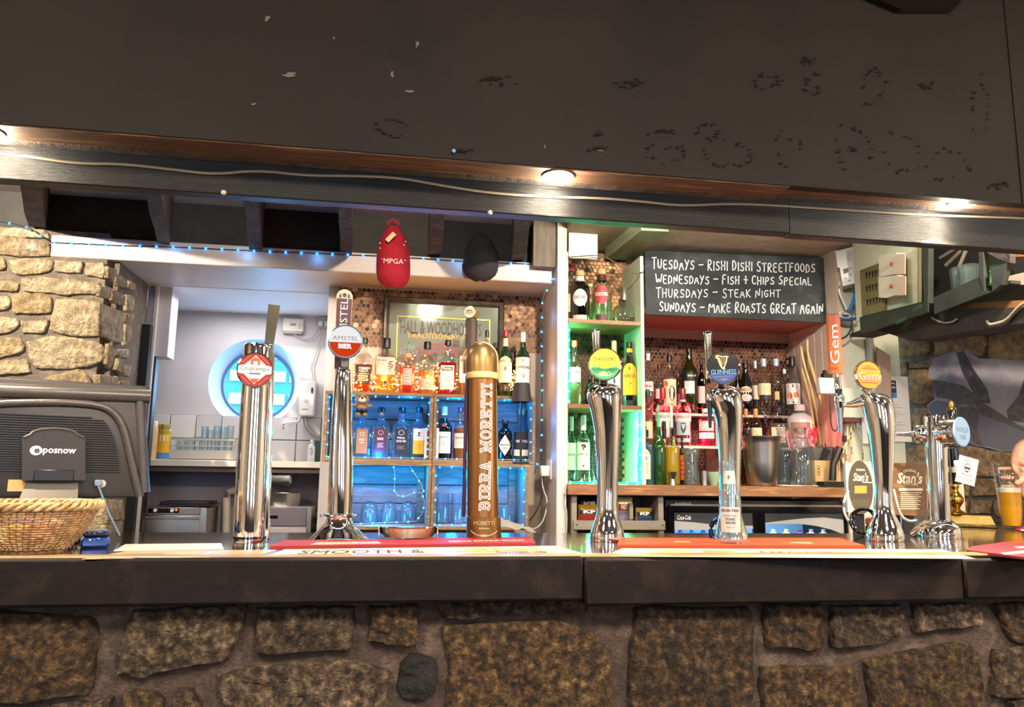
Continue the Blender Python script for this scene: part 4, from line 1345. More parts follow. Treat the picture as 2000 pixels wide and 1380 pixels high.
# ---------------------------------------------------------------- shelf unit with green light strips, right of the post
YU0, YU1 = 3.40, 3.66
XU0 = X_PARR + .002
XU1 = W(1259, 700, YU0).x
ZS1, ZS2 = W(1180, 625, YU0).z, W(1180, 790.5, YU0).z
ZUT = W(1255, 500, YU0).z
GRNW = mat('unit_white_paint', '#cfd3c2', .5, col2='#bfc4b2', ns=3)
un = thing('shelf_unit', 'narrow white shelf unit with penny-covered back and green light strips', 'shelves', loc=(XU0, YU0, ZWORK))
L0 = Vector((XU0, YU0, ZWORK))
wU = XU1 - XU0
obj('back_panel', M().bx(0, wU, YU1 - YU0 + .001, YU1 - YU0 + .02, 0, ZCEIR - ZWORK - .02), mat('dark_unit_back', '#7f6a50', .7), un, False)
obj('side_panel', M().bx(wU - .016, wU, 0, YU1 - YU0, 0, ZUT - ZWORK, .001), GRNW, un, False)
obj('side_panel', M().bx(0, .012, .004, YU1 - YU0, 0, ZUT - ZWORK, .001), GRNW, un, False)
for z in (ZS1, ZS2):
    obj('shelf', M().bx(.0125, wU - .0165, -.004, YU1 - YU0 - .001, z - ZWORK - .019, z - ZWORK, .001), WORKT, un, False)
GRN = glow('green_led', '#35ffa0', 12)
st = obj('back_tiling', M().bx(.0125, wU - .0165, YU1 - YU0 - .0045, YU1 - YU0 - .0035, 0, .003), GRNW, un, False)
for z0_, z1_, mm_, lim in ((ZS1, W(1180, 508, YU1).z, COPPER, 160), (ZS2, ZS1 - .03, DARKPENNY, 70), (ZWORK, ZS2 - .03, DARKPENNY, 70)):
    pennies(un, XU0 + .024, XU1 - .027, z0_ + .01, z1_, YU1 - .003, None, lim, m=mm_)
LEDG = mat('led_sleeve', '#d9fff0', .3)


def led_strip(label, pts, n, col=GRN, lamp=(.08, 1, .42), energy=1.3, nl=2):
    pts = [Vector(p) for p in pts]
    t = thing('led_strip', label, 'light strip', loc=pts[0])
    obj('sleeve', M().tube([p - pts[0] for p in pts], .0045, 6), glow('green_sleeve_glow', '#25e58c', 3.0), t)
    pr = None
    T = len(pts) - 1
    for i in range(n):
        u = T * i / max(1, n - 1)
        k = min(int(u), T - 1)
        p = pts[k] + (pts[k + 1] - pts[k]) * (u - k) - pts[0]
        if pr is None:
            pr = obj('led', M().box((0, -.003, 0), (.009, .006, .013), .002), col, t, True, loc=p)
        else:
            twin(pr, t, p)
    for i in range(nl):
        u = (i + .5) / nl
        p = pts[0] + (pts[-1] - pts[0]) * u
        light('POINT', 'strip_glow', p + Vector((.03 if pts[0].x < XU0 + .05 else -.03, .05, .01)), energy, lamp, size=.02)
    return t


yl = YU0 + .012
led_strip('green light strip running up the unit edge beside the white post', [(XU0 + .018, yl, ZS2 + .012), (XU0 + .018, yl, ZS1 - .004)], 9)
led_strip('green light strip down the side board beside the blue gin bottle', [(XU1 - .024, yl, ZWORK + .07), (XU1 - .024, yl, ZS2 - .022)], 5)
led_strip('green light strip lying along the worktop inside the unit', [(XU0 + .03, yl + .02, ZWORK + .006), (XU1 - .03, yl + .02, ZWORK + .006)], 7, nl=2)
light('POINT', 'strip_glow', ((XU0 + XU1) / 2, YU0 + .1, ZS1 + .02), .5, (.08, 1, .42), size=.02)
light('POINT', 'strip_glow', ((XU0 + XU1) / 2, YU0 + .08, ZS2 + .03), .8, (.08, 1, .42), size=.02)

wk = thing('worktop', 'long oak back-bar worktop carrying the bottles and ice bucket', 'worktop', loc=(0, 0, 0))
wz0 = W(1300, 968, 3.35).z
obj('top', M().bx(X_PARR + .001, W(1652, 950, 3.35).x, 3.35, YA - .001, wz0, ZWORK, .003), WORKT, wk)

# bottles in the unit
YQ = 3.52
bottle((1106, 1125, 517), YQ + .03, ZS1, 'amber spirit bottle with dark red capsule tight against the white post', 'std', GCLEAR, CAPR, (liquid('#c9822e'), .62), [(.2, .5, .8, LB['cream'])])
bottle((1114, 1152, 529), YQ, ZS1, 'dark tequila bottle with round white label and cork top', 'squat', GDARK, CORK, None, [(.3, .62, .72, LB['lightpink'], (('CAZCABEL', .47, .055, .64, I['maroon']),), 'round'), (.04, .14, .7, LB['pink'])], capz=.9, neck=(.8, .89, LB['white']))
bottle((1157, 1196, 526), YQ, ZS1, 'clear tequila bottle with round dark red label and cork top', 'squat', GCLEAR, CORK, (liquid('#b5c9a0', .2), .55), [(.34, .68, .7, LB['red'], (('CAZCABEL', .52, .06, .64, I['white']),), 'round'), (.06, .16, .6, LB['maroon'])], capz=.9, neck=(.78, .89, LB['maroon']))
bottle((1198, 1246, 560), YQ, ZS1, 'round bellied decanter of brown liqueur with silver stopper', 'ball', glass('decanter_glass', '#e6ebe0', .14, body='#c9d2b8', refl=1.5), plain('#cfcac0', .2, .9), (liquid('#7a2f1e', .7), .2), [], capz=.66, capr=.25)
bottle((1107, 1136, 665), YQ, ZS2, 'clear whiskey liqueur bottle with orange cap and white label', 'std', GCLEAR, CAPO, (liquid('#c9b070', .3), .5), [(.36, .58, .86, LB['white'], (('SOUTHERN', .51, .045, .74, I['black']), ('COMFORT', .44, .045, .74, I['black']), ('#bar', .375, .02, .7, I['brown'])))])
bottle((1144, 1160, 735), YQ + .04, ZS2, 'small dark bottle hidden behind the yellow and green lens', 'std', GDARK, CAPK)
bottle((1186, 1216, 665), YQ + .02, ZS2, 'cream bottle with pale gold capsule beside the yellow coffee liqueur', 'wine', mat('cream_glass', '#d6d0bf', .25), plain('#cdb27a', .35, .4), None, [(.2, .5, .8, LB['white'], (('#crest', .38, .1, .2, I['black']),))], capz=.82)
bottle((1216, 1247, 668), YQ - .02, ZS2, 'dark coffee liqueur bottle with yellow arched label', 'slope', GAMBER, CAPK, (liquid('#1a0b06', .9), .8), [(.18, .66, .84, LB['yellow'], (('KAHLUA', .47, .07, .72, I['red']), ('#crest', .58, .06, .18, I['brown']), ('#lines', .34, .12, .5, I['brown'])), 'arch'), (.02, .1, .9, LB['black'])], neck=(.84, .9, LB['yellow']))
bottle((1125, 1154, 811), YQ - .02, ZWORK, 'clear gin bottle with white cap and tree emblem label', 'std', GCLEAR, CAPW, None, [(.2, .6, .86, mat('label_clear_green', '#c9d9c4', .5), (('#tree', .52, .12, .5, I['black']), ('JAMES GIN', .42, .05, .72, I['black']), ('#disc', .26, .03, .12, I['black'])))], capz=.78)
bottle((1106, 1127, 813), YQ + .04, ZWORK, 'second clear gin bottle with white cap pressed against the white post', 'std', GCLEAR, CAPW, None, [(.2, .6, .86, mat('label_clear_green', '#c9d9c4', .5), (('JAMES', .42, .05, .6, I['black']),))], capz=.78)
bottle((1155, 1170, 850), YQ, ZWORK, 'slim clear bottle hidden behind the chrome font with the yellow lens', 'std', GCLEAR, CAPW)

# worktop row
YF = 3.44
bottle((1245, 1277, 839), YF, ZWORK, 'pale blue square gin bottle with arched cream label', 'square', GBLUE, CAPK, None, [(.1, .64, .58, LB['cream'], (('BOMBAY', .57, .03, .4, I['black']), ('#crest', .47, .1, .34, I['blue']), ('#lines', .3, .16, .34, I['grey'])), 'arch')], capz=.86)
bottle((1257, 1266, 832), YF + .08, ZWORK, 'small black capped bottle behind the pale blue gin', 'std', GDARK, CAPK)
bottle((1273, 1300, 790), YF + .01, ZWORK, 'green tinted bottle of dark cordial with a slim green pourer', 'pour', glass('green_cordial_glass', '#5fae56', .3, body='#4f8f3e'), plain('#35c98a', .3), (liquid('#7d7a24', .55), .46), capz=.72, capr=.16)
bottle((1298, 1328, 792), YF, ZWORK, 'clear bottle filled with bright yellow juice and a white pourer', 'pour', GCLEAR, CAPW, (liquid('#e6c21a', .75), .47), capz=.72, capr=.18)
bottle((1290, 1306, 822), YF + .14, ZWORK, 'slim lime coloured bottle with black lid behind the yellow juice', 'pour', mat('lime_jar', '#a9b93a', .3), CAPK, capz=.72, capr=.5)
bottle((1309, 1324, 817), YF + .13, ZWORK, 'second slim lime coloured bottle with black lid, nearer the waisted glass', 'pour', mat('lime_jar', '#a9b93a', .3), CAPK, capz=.72, capr=.5)
bottle((1326, 1340, 850), YF + .06, ZWORK, 'slim bottle with orange label lettered downwards behind the juice bottle', 'std', GAMBER, CAPK, None, [(.1, .6, .9, LB['orange'], (('#lines', .35, .3, .6, I['red']),))])
tumbler(1333, 1367, 876, YF, ZWORK, 'empty waisted half pint glass on the oak worktop', WAVY, GCLEAR2, name='waisted_glass')


def lathed(name, label, cat, x, Y, z, rows, m, n=24, group=None, p=2, sy=1):
    """one-mesh thing turned from (y_px, half width px) rows"""
    fr = Fr(x, 900, Y=Y, z=z)
    pr = [(hw * fr.s, max(0, fr.L(x, y)[1])) for y, hw in rows]
    o = obj(name, M().lathe(pr, n, p, sy), m, None, True, loc=fr.B)
    o.rotation_euler = (0, 0, fr.th)
    return tag(o, label, cat, group)


lathed('jigger', 'small steel spirit jigger before the yellow juice bottle', 'measure', 1313, 3.385, ZWORK, [(948, 7), (940, 6), (935, 4.5), (928, 7.5), (921, 9), (921.2, 8), (928, 6)], STEEL)
lathed('jigger', 'steel measure standing between the waisted glass and green bowl', 'measure', 1374, 3.46, ZWORK, [(948, 7), (940, 7), (919, 8), (919.2, 7), (930, 6)], STEEL)
lathed('bowl', 'pale green bowl behind the chrome font with the harp lens', 'bowl', 1392, 3.5, ZWORK, [(948, 8), (944, 9), (930, 17), (921, 19), (921.2, 17.5), (932, 13)], mat('pale_green_glaze', '#9db897', .25))
ibk = lathed('ice_bucket', 'brushed steel ice bucket with flared rim on the worktop', 'ice bucket', 1487, 3.44, ZWORK, [(948, 26), (944, 28), (900, 33), (866, 35.5), (858, 37), (853, 40), (852.3, 40), (854, 37.5), (866, 34), (900, 31), (936, 27)], STEEL, 32)
for x, w_, yt, yy, lb in ((1532, 22, 835, 3.56, 'tall clear glass carafe beside the ice bucket'), (1566, 24, 836, 3.45, 'tall clear glass carafe beside the bamboo caddy')):
    tumbler(x - w_, x + w_, yt, yy, ZWORK + .008, lb, [(.92, 0), (1, .04), (1, .4), (.9, .58), (.66, .74), (.52, .84), (.56, .95), (.66, 1)], GCLEAR2, name='carafe', cat='carafe')
fr = Fr(1552, 945, Y=3.47, z=ZWORK)
o = obj('serving_tray', M().bx(-40 * fr.s, 40 * fr.s, -.06, .07, 0, .007, .003), plain('#cfc6bf', .4), None, True, loc=fr.B)
tag(o, 'thin pale tray under the two glass carafes', 'tray')
# pink fruit slice in the carafe is light from the red string: no extra geometry

# stepped tiers and bottles of the alcove
YT1, YT2 = 3.76, 3.62
ZT1, ZT2 = W(1400, 808, YT1).z, W(1400, 871, YT2).z
xa_, xb_ = XU1 + .004, XAR - .010
t = thing('tier_stand', 'white two-step bottle riser on the oak worktop', 'riser', loc=(xa_, YT2, ZWORK))
TIER = plain('#cdbfb4', .45)
obj('lower_step', M().bx(0, xb_ - xa_, 0, .139, ZT2 - ZWORK - .014, ZT2 - ZWORK, .002), TIER, t)
obj('upper_step', M().bx(0, xb_ - xa_, .1405, YA - YT2 - .004, ZT1 - ZWORK - .014, ZT1 - ZWORK, .002), TIER, t)
for q in (0, .5, .98):
    obj('support', M().bx(q * (xb_ - xa_), q * (xb_ - xa_) + .012, .142, .27, 0, ZT1 - ZWORK - .0145), TIER, t)
    obj('support', M().bx(q * (xb_ - xa_), q * (xb_ - xa_) + .012, .02, .138, 0, ZT2 - ZWORK - .0145), TIER, t)
YP = 3.825
REDT = liquid('#d8504a', .3)
bottle((1258, 1279, 690), YP, ZT1, 'clear pink gin bottle with white cap next to the shelf unit', 'std', GCLEAR, CAPW, (liquid('#e0a0a8', .3), .5), [(.36, .52, .9, LB['white'], (('PINK', .44, .05, .7, I['red']),))], capz=.88)
bottle((1281, 1300, 712), YP + .02, ZT1, 'brown capped clear bottle second along the upper step', 'std', GCLEAR, plain('#3b241c', .4), (liquid('#c9543c', .4), .4), [(.3, .5, .8, LB['lightpink'])])
bottle((1297, 1325, 694), YP, ZT1, 'clear rum bottle with cream label showing a bearded portrait', 'std', GCLEAR, CAPK, (liquid('#d9a050', .3), .55), [(.12, .58, .86, LB['cream'], (('#disc', .34, .26, .42, I['black'], .3), ('#disc', .38, .1, .2, I['cream'], .3), ('#disc', .5, .09, .24, I['orange'], -.5)))])
bottle((1319, 1335, 712), YP + .03, ZT1, 'dark capped bottle between the rum and the green wine bottle', 'std', GCLEAR, CAPK, (liquid('#c9543c', .4), .4))
bottle((1334, 1366, 680), YP, ZT1, 'green glass bottle with black band and white seal label', 'wine', GOLIVE, CAPK, None, [(.5, .62, .96, LB['black'], (('EGO P', .57, .03, .5, I['white'], .3),)), (.3, .49, .6, LB['white'], (('#disc', .44, .1, .3, I['lightgrey'], -.3),))], capz=.94)
bottle((1366, 1382, 700), YP + .02, ZT1, 'dark bottle half hidden behind the harp lens', 'std', GDARK, CAPK, None, [(.2, .5, .8, LB['pink'])])
bottle((1436, 1454, 712), YP + .02, ZT1, 'black cream liqueur bottle directly behind the harp lens rim', 'slope', GDARK, CAPK, None, [])
bottle((1447, 1476, 708), YP, ZT1, 'black cream liqueur bottle with gold and picture label', 'slope', GDARK, CAPK, None, [(.4, .54, .8, LB['cream'], (('BAILEYS', .48, .06, .7, I['brown']),), 'round'), (.26, .4, .8, LB['pink'], (('#disc', .33, .09, .5, I['white']),), 'round')])
bottle((1473, 1490, 704), YP + .03, ZT1, 'clear spirit bottle with pale blue cap behind its twin', 'std', GCLEAR, CAPBL, None, [(.3, .55, .7, LB['cream'])], capz=.86)
bottle((1485, 1512, 700), YP, ZT1, 'clear spirit bottle with pale blue cap and cream label', 'std', GCLEAR, CAPBL, None, [(.36, .56, .86, LB['cream'], (('#lines', .46, .12, .6, I['gold']),))], capz=.86)
bottle((1509, 1537, 700), YP, ZT1, 'clear spirit bottle with pale blue cap and no front label', 'std', GCLEAR, CAPBL, None, [(.28, .42, .3, plain('#cdb06a', .5))], capz=.87)
bottle((1530, 1548, 720), YP + .035, ZT1, 'short clear bottle behind the peach schnapps', 'std', GCLEAR, CAPW)
bottle((1540, 1570, 696), YP - .02, ZT1, 'clear schnapps bottle with black cap and peach fruit label', 'std', GCLEAR, CAPK, None, [(.2, .54, .86, LB['white'], (('#bar', .5, .05, .6, I['black']), ('#disc', .34, .1, .3, I['orange'], -.4), ('#disc', .35, .1, .3, I['orange'], .35), ('#bar', .23, .03, .6, I['black'])))], capz=.84)
YR = 3.68
bottle((1257, 1277, 760), YR, ZT2, 'pink tinged bottle with dark green cap at the end of the lower step', 'std', GCLEAR, CAPGR, (liquid('#d98a86', .4), .6), [(.12, .42, .86, LB['cream'])], capz=.86)
SM = lambda c1: [(.42, .56, .95, LB['white'], (('SMIRNOFF', .49, .055, .8, I['maroon']),)), (.14, .42, .8, LB[c1], (('#crest', .28, .2, .4, I['red'] if c1 == 'white' else I['white']),))]
bottle((1281, 1312, 757), YR, ZT2, 'vodka bottle with red cap and white crest label', 'std', GCLEAR, CAPR, (liquid('#dc6a60', .35), .58), SM('white'), capz=.80)
bottle((1320, 1352, 758), YR, ZT2, 'flavoured vodka bottle with red and silver cap and dark red shield label', 'std', GCLEAR, plain('#7d2430', .3), (liquid('#d8403c', .4), .58), [(.42, .56, .95, LB['white'], (('SMIRNOFF', .49, .055, .8, I['maroon']),)), (.18, .42, .82, mat('label_paleblue', '#a9bcc4', .5), (('#crest', .3, .2, .5, I['maroon']),)), (.06, .13, .8, mat('label_paleblue', '#a9bcc4', .5))], capz=.80, neck=(.76, .82, LB['silver']))
bottle((1364, 1399, 798), YR, ZT2, 'pink gin bottle with white label strip behind the black tap nozzle', 'squat', GCLEAR, CAPW, (liquid('#d8265a', .7), .7), [(.2, .36, .82, LB['white'], (('#bar', .28, .04, .6, I['grey']),)), (.4, .66, .8, LB['pink'], (('GORDON', .54, .1, .7, I['white']),))])
bottle((1450, 1470, 798), YR - .02, ZT2, 'small brandy bottle with orange capsule behind the ice bucket', 'std', GAMBER, plain('#c9803a', .4), (liquid('#4a1a0c', .8), .6), [], capz=.74)
bottle((1467, 1491, 798), YR - .03, ZT2, 'small brandy bottle with orange capsule and yellow label above the ice bucket', 'std', GAMBER, plain('#c98a3a', .4), (liquid('#4a1a0c', .8), .6), [(.1, .5, .9, LB['cream'], (('#lines', .3, .2, .6, I['gold']),))], capz=.74)
bottle((1492, 1506, 812), YR, ZT2, 'short red liqueur bottle behind the ice bucket rim', 'std', GCLEAR, CAPK, (liquid('#8e1c20', .7), .6))
bottle((1505, 1540, 795), YR, ZT2, 'square amaretto bottle with black block cap and cream label', 'square', GCLEAR, CAPK, (liquid('#d9c0a0', .25), .6), [(.12, .5, .72, LB['cream'], (('#disc', .34, .1, .24, I['teal']), ('#lines', .2, .08, .5, I['brown'])))], capz=.86, capr=.7)
bottle((1541, 1592, 790), YR - .02, ZT2, 'opaque white coconut rum bottle with white cap', 'squat', mat('white_bottle_glass', '#e3deda', .25), CAPW, None, [(.2, .58, .7, plain('#9c8574', .5), (('#disc', .38, .2, .5, I['brown']),))], capz=.86, capr=.42)
RED = glow('red_led', '#ff1a24', 4)
lp = [W(x, y, YT1 - .04) for x, y in ((1262, 800), (1280, 785), (1290, 796), (1310, 788), (1330, 800), (1342, 786), (1360, 796), (1380, 800))]
led_string('red light string draped behind the vodka bottles', lp, .028, RED, r=.003, wire=plain('#8a2a2a'), lights=[W(x, 800, YT1 - .06) for x in (1290, 1340, 1380)], col=(1, .06, .08), energy=.55)
lp = [W(x, 866, YT2 + .04) + Vector((0, 0, 0)) for x in (1340, 1360, 1385, 1400)]
for p in lp:
    p.z = ZT2 + .005
led_string('red light string lying under the pink gin bottle', lp, .02, RED, r=.003, wire=plain('#8a2a2a'), lights=[W(1370, 858, YT2 + .02)], col=(1, .05, .12), energy=.4)
lp = [W(1590 + 14 * math.cos(i * 2.4) * (i % 5 + 1) / 5, 846 + 22 * math.sin(i * 2.4) * (i % 7 + 1) / 7, 3.52 + .01 * (i % 3)) for i in range(34)]
led_string('bunched cluster of red fairy lights beside the white rum bottle', lp, .03, RED, r=.0035, wire=plain('#8a2a2a'), lights=[W(1588, 845, 3.46)], col=(1, .05, .07), energy=.6)
# copper pennies of the alcove
wab = bpy.data.objects['wall_alcove_back']
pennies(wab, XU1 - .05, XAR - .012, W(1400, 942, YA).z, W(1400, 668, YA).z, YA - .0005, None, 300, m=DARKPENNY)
# chalkboard
yc = 3.52
qd = [(1259, 489), (1643, 505), (1643, 631), (1262, 613)]
cb = thing('chalkboard', 'black chalkboard listing weekly pub food nights in white chalk', 'chalkboard', loc=W(1259, 613, yc))
Lc = W(1259, 613, yc)
CHB = mat('smeared_chalkboard', '#24292b', .75, col2=['#33393c', '#5a6467'], ns=4, nd=8, lo=.35, hi=.75, stretch=(1, 1, 2.2))
obj('board', M().prism([W(x, y, yc) - Lc for x, y in qd], (0, .012, 0)), CHB, cb, False)
CHALK = mat('white_chalk', '#eef0ee', .9)


def bil(q, u, v):
    x = (q[0][0] * (1 - u) + q[1][0] * u) * v + (q[3][0] * (1 - u) + q[2][0] * u) * (1 - v)
    y = (q[0][1] * (1 - u) + q[1][1] * u) * v + (q[3][1] * (1 - u) + q[2][1] * u) * (1 - v)
    return x, y


def ribbon(m, pts, w, fn):
    """flat ribbon along 2-D points; fn maps 2-D to 3-D"""
    n = len(pts)
    Lf, Rt = [], []
    for i in range(n):
        a, b = Vector(pts[max(i - 1, 0)]), Vector(pts[min(i + 1, n - 1)])
        d = (b - a)
        d = d / max(d.length, 1e-6)
        nn = Vector((-d.y, d.x)) * w / 2
        p = Vector(pts[i])
        if i == 0:
            p = p - d * w * .4
        if i == n - 1:
            p = p + d * w * .4
        Lf.append(fn(*(p + nn)))
        Rt.append(fn(*(p - nn)))
    m.add(Lf + Rt, [(i, i + 1, n + i + 1, n + i) for i in range(n - 1)])


WID = {'I': .4, 'M': 1.15, 'W': 1.15, '-': .9, ' ': .5, 'i': .4}
for li, (s_, xa, ya0, ya1, xb, yb0, yb1) in enumerate((('TUESDAYS - RISHI DISHI STREETFOODS', 1273, 503, 524, 1594, 513, 532), ('WEDNESDAYS - FISH + CHIPS SPECIAL', 1280, 534, 553, 1587, 539, 556),
                                                       ('THURSDAYS - STEAK NIGHT', 1281, 561, 581, 1526, 564, 580), ('SUNDAYS - MAKE ROASTS GREAT AGAIN', 1287, 588, 607, 1609, 591, 613))):
    q4 = ((xa, ya0), (xb, yb0), (xb, yb1), (xa, ya1))
    tot = sum(WID.get(c, .86) for c in s_)
    x = 0
    m = M()
    for ci, c in enumerate(s_):
        w_ = WID.get(c, .86)
        if c in STK:
            big = 1.0 if (ci == 0 or s_[ci - 1] == ' ') else .84
            dy = RND.uniform(-.05, .05)
            for st_ in STK[c]:
                pts = smooth_pts([((x + .06 + p[0] * (w_ - .16)) / tot, p[1] * big + dy + RND.uniform(-.03, .03)) for p in st_], 1)
                ribbon(m, [(u * 320, v * 19) for u, v in pts], 2.1, lambda a, b: W(*bil(q4, a / 320, b / 19), yc - .0012) - Lc)
        x += w_
    obj('chalk_lettering', m, CHALK, cb, False)


# ---------------------------------------------------------------- soffit downlights (lamp fittings and their light)
for x, y, e in ((1090, 330, 60), (1880, 392, 150), (-30, 262, 60)):
    p = W(x, y, YS + .045)
    p.z = ZSOF - .003 + (.012 if x > 1545 else 0)
    t = thing('downlight', {1090: 'recessed downlight glowing in the soffit above the fruit cider font', 1880: 'recessed downlight in the soffit over the beer glass end', -30: 'recessed downlight in the soffit over the till end'}[x], 'light', loc=p)
    obj('rim', M().lathe([(.030, 0), (.038, -.001), (.040, -.004), (.031, -.005), (.029, -.001)], 28, cap0=False, cap1=False), plain('#e9e2d5', .3, .3), t)
    obj('bulb', M().lathe([(.029, -.003), (.024, -.007), (.012, -.0095), (.002, -.010)], 24), glow('warm_bulb', '#ffe9c4', 26), t)
    light('SPOT', 'downlight_beam', p + Vector((0, .0, -.014)), e * .9, (1, .80, .56), p + Vector((0, .02, -2)), .02, angle=120, blend=.8)
    light('POINT', 'downlight_spill', p + Vector((0, .03, -.03)), 4, (1, .86, .66), size=.02)

# cable clipped along the beam
cp = [(-40, 297), (60, 306), (150, 320), (240, 320), (330, 330), (420, 341), (500, 332), (600, 343), (690, 343), (780, 347), (860, 362), (960, 378), (1080, 385), (1180, 387), (1270, 395), (1330, 402), (1430, 397), (1530, 402), (1620, 408), (1730, 415), (1840, 421), (1950, 424), (2060, 428)]
cp = smooth_pts(cp, 2)
cable = [W(x, y, YB - .004) for x, y in cp]
tag(obj('cable', M().tube(cable, .0035, 6), mat('silver_cable', '#a79a85', .35, .3), None, True), 'silvery cable wandering along the front of the long black beam', 'cable')
p = W(886, 296, YS - .002)
tag(obj('wall_plug', M().lathe([(.0045, 0), (.0055, .004), (.004, .007)], 12).xf(Matrix.Translation(p) @ Matrix.Rotation(PI / 2, 4, 'X')), plain('#3f7fae', .4), None), 'small blue plastic plug stuck in the black bulkhead', 'wall plug')

# blue lights along the lintel
pts = [W(x, y, 3.405) for x, y in ((-50, 426), (0, 433), (32, 438), (62, 447), (82, 462))] + [W(x, y, YL - .006) for x, y in ((100, 473), (230, 479), (360, 483), (500, 490), (640, 496), (760, 500), (900, 510), (1000, 514), (1078, 517))] + \
      [W(x, y, 3.43) for x, y in ((1081, 530), (1080, 556), (1063, 572), (1059, 590), (1058, 650), (1059, 750), (1058, 850), (1056, 898), (1048, 908), (1044, 925))]
led_string('blue bead light string along the top of the white lintel and down the post', pts, .068, BLUE, r=.0055, wire=plain('#20242c', .5), wr=.002,
           lights=[W(x, 484 + (x - 200) * .042, YL - .03) for x in (60, 200, 340, 480, 620, 760, 900)] + [W(1066, y, 3.46) for y in (620, 720, 820, 890)], energy=.06)

# two caps hanging on the fascia
REDF = mat('red_cap_cloth', '#b41830', .85, col2='#a3142a', ns=30, nd=3, bump=.2, bs=500)
BLKF = mat('black_cap_cloth', '#232328', .9, col2='#2e2c33', ns=20, nd=3, bump=.2, bs=500)


def hat(x, rows, brim, label, m, Y=3.38, depth=.055, mk=None):
    fr = Fr(x, rows[-1][0], Y=Y)
    t = thing('baseball_cap', label, 'cap', fr)
    s = fr.s
    rs = []
    y0, y1 = rows[0][0], rows[-1][0]
    for y, xl, xr in rows:
        cx, z = fr.L((xl + xr) / 2, y)
        hw = (xr - xl) / 2 * s
        u = (y - y0) / (y1 - y0)
        dp = depth * math.sin(min(1, u * 1.15 + .12) * PI / 2)
        rs.append([Vector((cx + hw * math.cos(a), .04 - dp * math.sin(a) * 1.5, z)) for a in [PI * i / 16 for i in range(17)]])
    o = M()
    o.rings(rs, False, False, closed=False)
    br0 = None
    bk_ = [Vector((r[0].x, .045, r[0].z)) for r in rs] + [Vector((r[-1].x, .045, r[-1].z)) for r in reversed(rs)]
    obj('crown', o, m, t, True, angle=60)
    b = M()
    br = []
    for i, (y, xl, xr) in enumerate(brim):
        cx, z = fr.L((xl + xr) / 2, y)
        hw = (xr - xl) / 2 * s
        u = i / (len(brim) - 1)
        kd = hw / ((brim[0][2] - brim[0][1]) / 2 * s)
        br.append([Vector((cx + hw * math.cos(a), .035 - depth * 1.5 * (.25 + .75 * math.sin(a)) * (.35 + .65 * kd) - .012 * u, z + .006 * math.sin(a) * (1 - u))) for a in [PI * k / 16 for k in range(17)]])
    b.rings(br, False, False, closed=False)
    b.rings([[p + Vector((0, .003, -.001)) for p in r] for r in br], False, False, closed=False)
    obj('brim', b, m, t, True, angle=60)
    return t, fr, rs


t, fr, rs = hat(768, [(437, 759, 777), (443, 754, 783), (452, 749, 788), (464, 743, 794), (480, 738, 799), (497, 736, 801), (512, 735.5, 801.5), (526, 736, 801)], [(526, 736, 801), (536, 736.5, 800.5), (545, 738, 798), (553, 743, 793), (559, 751, 785), (562, 760, 776)],
                'red baseball cap with white lettering hanging on the dark fascia', REDF)
s = fr.s
obj('strap', M().tube([fr.L(757, 440)[:1] + (.0,) + fr.L(757, 440)[1:], fr.L(760, 432)[:1] + (.0,) + fr.L(760, 432)[1:], fr.L(768, 429)[:1] + (.0,) + fr.L(768, 429)[1:], fr.L(776, 432)[:1] + (.0,) + fr.L(776, 432)[1:], fr.L(780, 440)[:1] + (.0,) + fr.L(780, 440)[1:]], .005, 6), REDF, t)
obj('nail', M().tube([(0, .05, fr.L(768, 435)[1]), (0, -.005, fr.L(768, 435)[1])], .0025, 6), BRASS, t)


def front_of_cap(x, z, depth=.055):
    hw = 33 * s
    q = max(0, 1 - (x / hw) ** 2) ** .5
    return .04 - depth * 1.5 * q - .003


m = M()
text(m, 'MPGA', (0, 0, fr.L(768, 515)[1]), X3, Z3, 38 * s, 10 * s, .02)
m.bx(-24 * s, -20 * s, -.0004, .0004, fr.L(0, 512.6)[1], fr.L(0, 511)[1])
m.bx(20 * s, 24 * s, -.0004, .0004, fr.L(0, 512.6)[1], fr.L(0, 511)[1])
for q in m.v:
    q.z += (q.x / (24 * s)) ** 2 * .006
    q.y = front_of_cap(q.x, q.z)
obj('lettering', m, I['white'], t, False)
lx, lz = fr.L(763, 469)
a_, b_ = math.cos(.8), math.sin(.8)
tg = M().box((0, 0, 0), (22 * s, .002, 9 * s), .0005).xf(Matrix.Translation((lx, front_of_cap(lx, 0, .05) - .012, lz)) @ Matrix.Rotation(-.85, 4, 'Y'))
obj('tag', tg, plain('#d9c48f', .6), t)
m = M()
for x, y in ((742, 475), (742, 485), (789, 481), (792, 474)):
    ax, az = fr.L(x, y)
    m.ball((ax, front_of_cap(ax, az, .05), az), .0035, 8, 5)
obj('eyelet', m, I['white'], t)
hat(938, [(452, 930, 946), (458, 924, 955), (468, 914, 963), (482, 908, 969), (498, 904.5, 972), (510, 903.5, 973), (516, 903, 973)], [(516, 902, 973.5), (526, 903, 972), (535, 908, 968), (542, 916, 960), (547, 926, 950), (548.5, 934, 942)],
    'plain black baseball cap hanging on the dark fascia', BLKF)

# ---------------------------------------------------------------- beer fonts
DCHR = mat('dark_mirror_handle', '#8a8068', .15, 1)


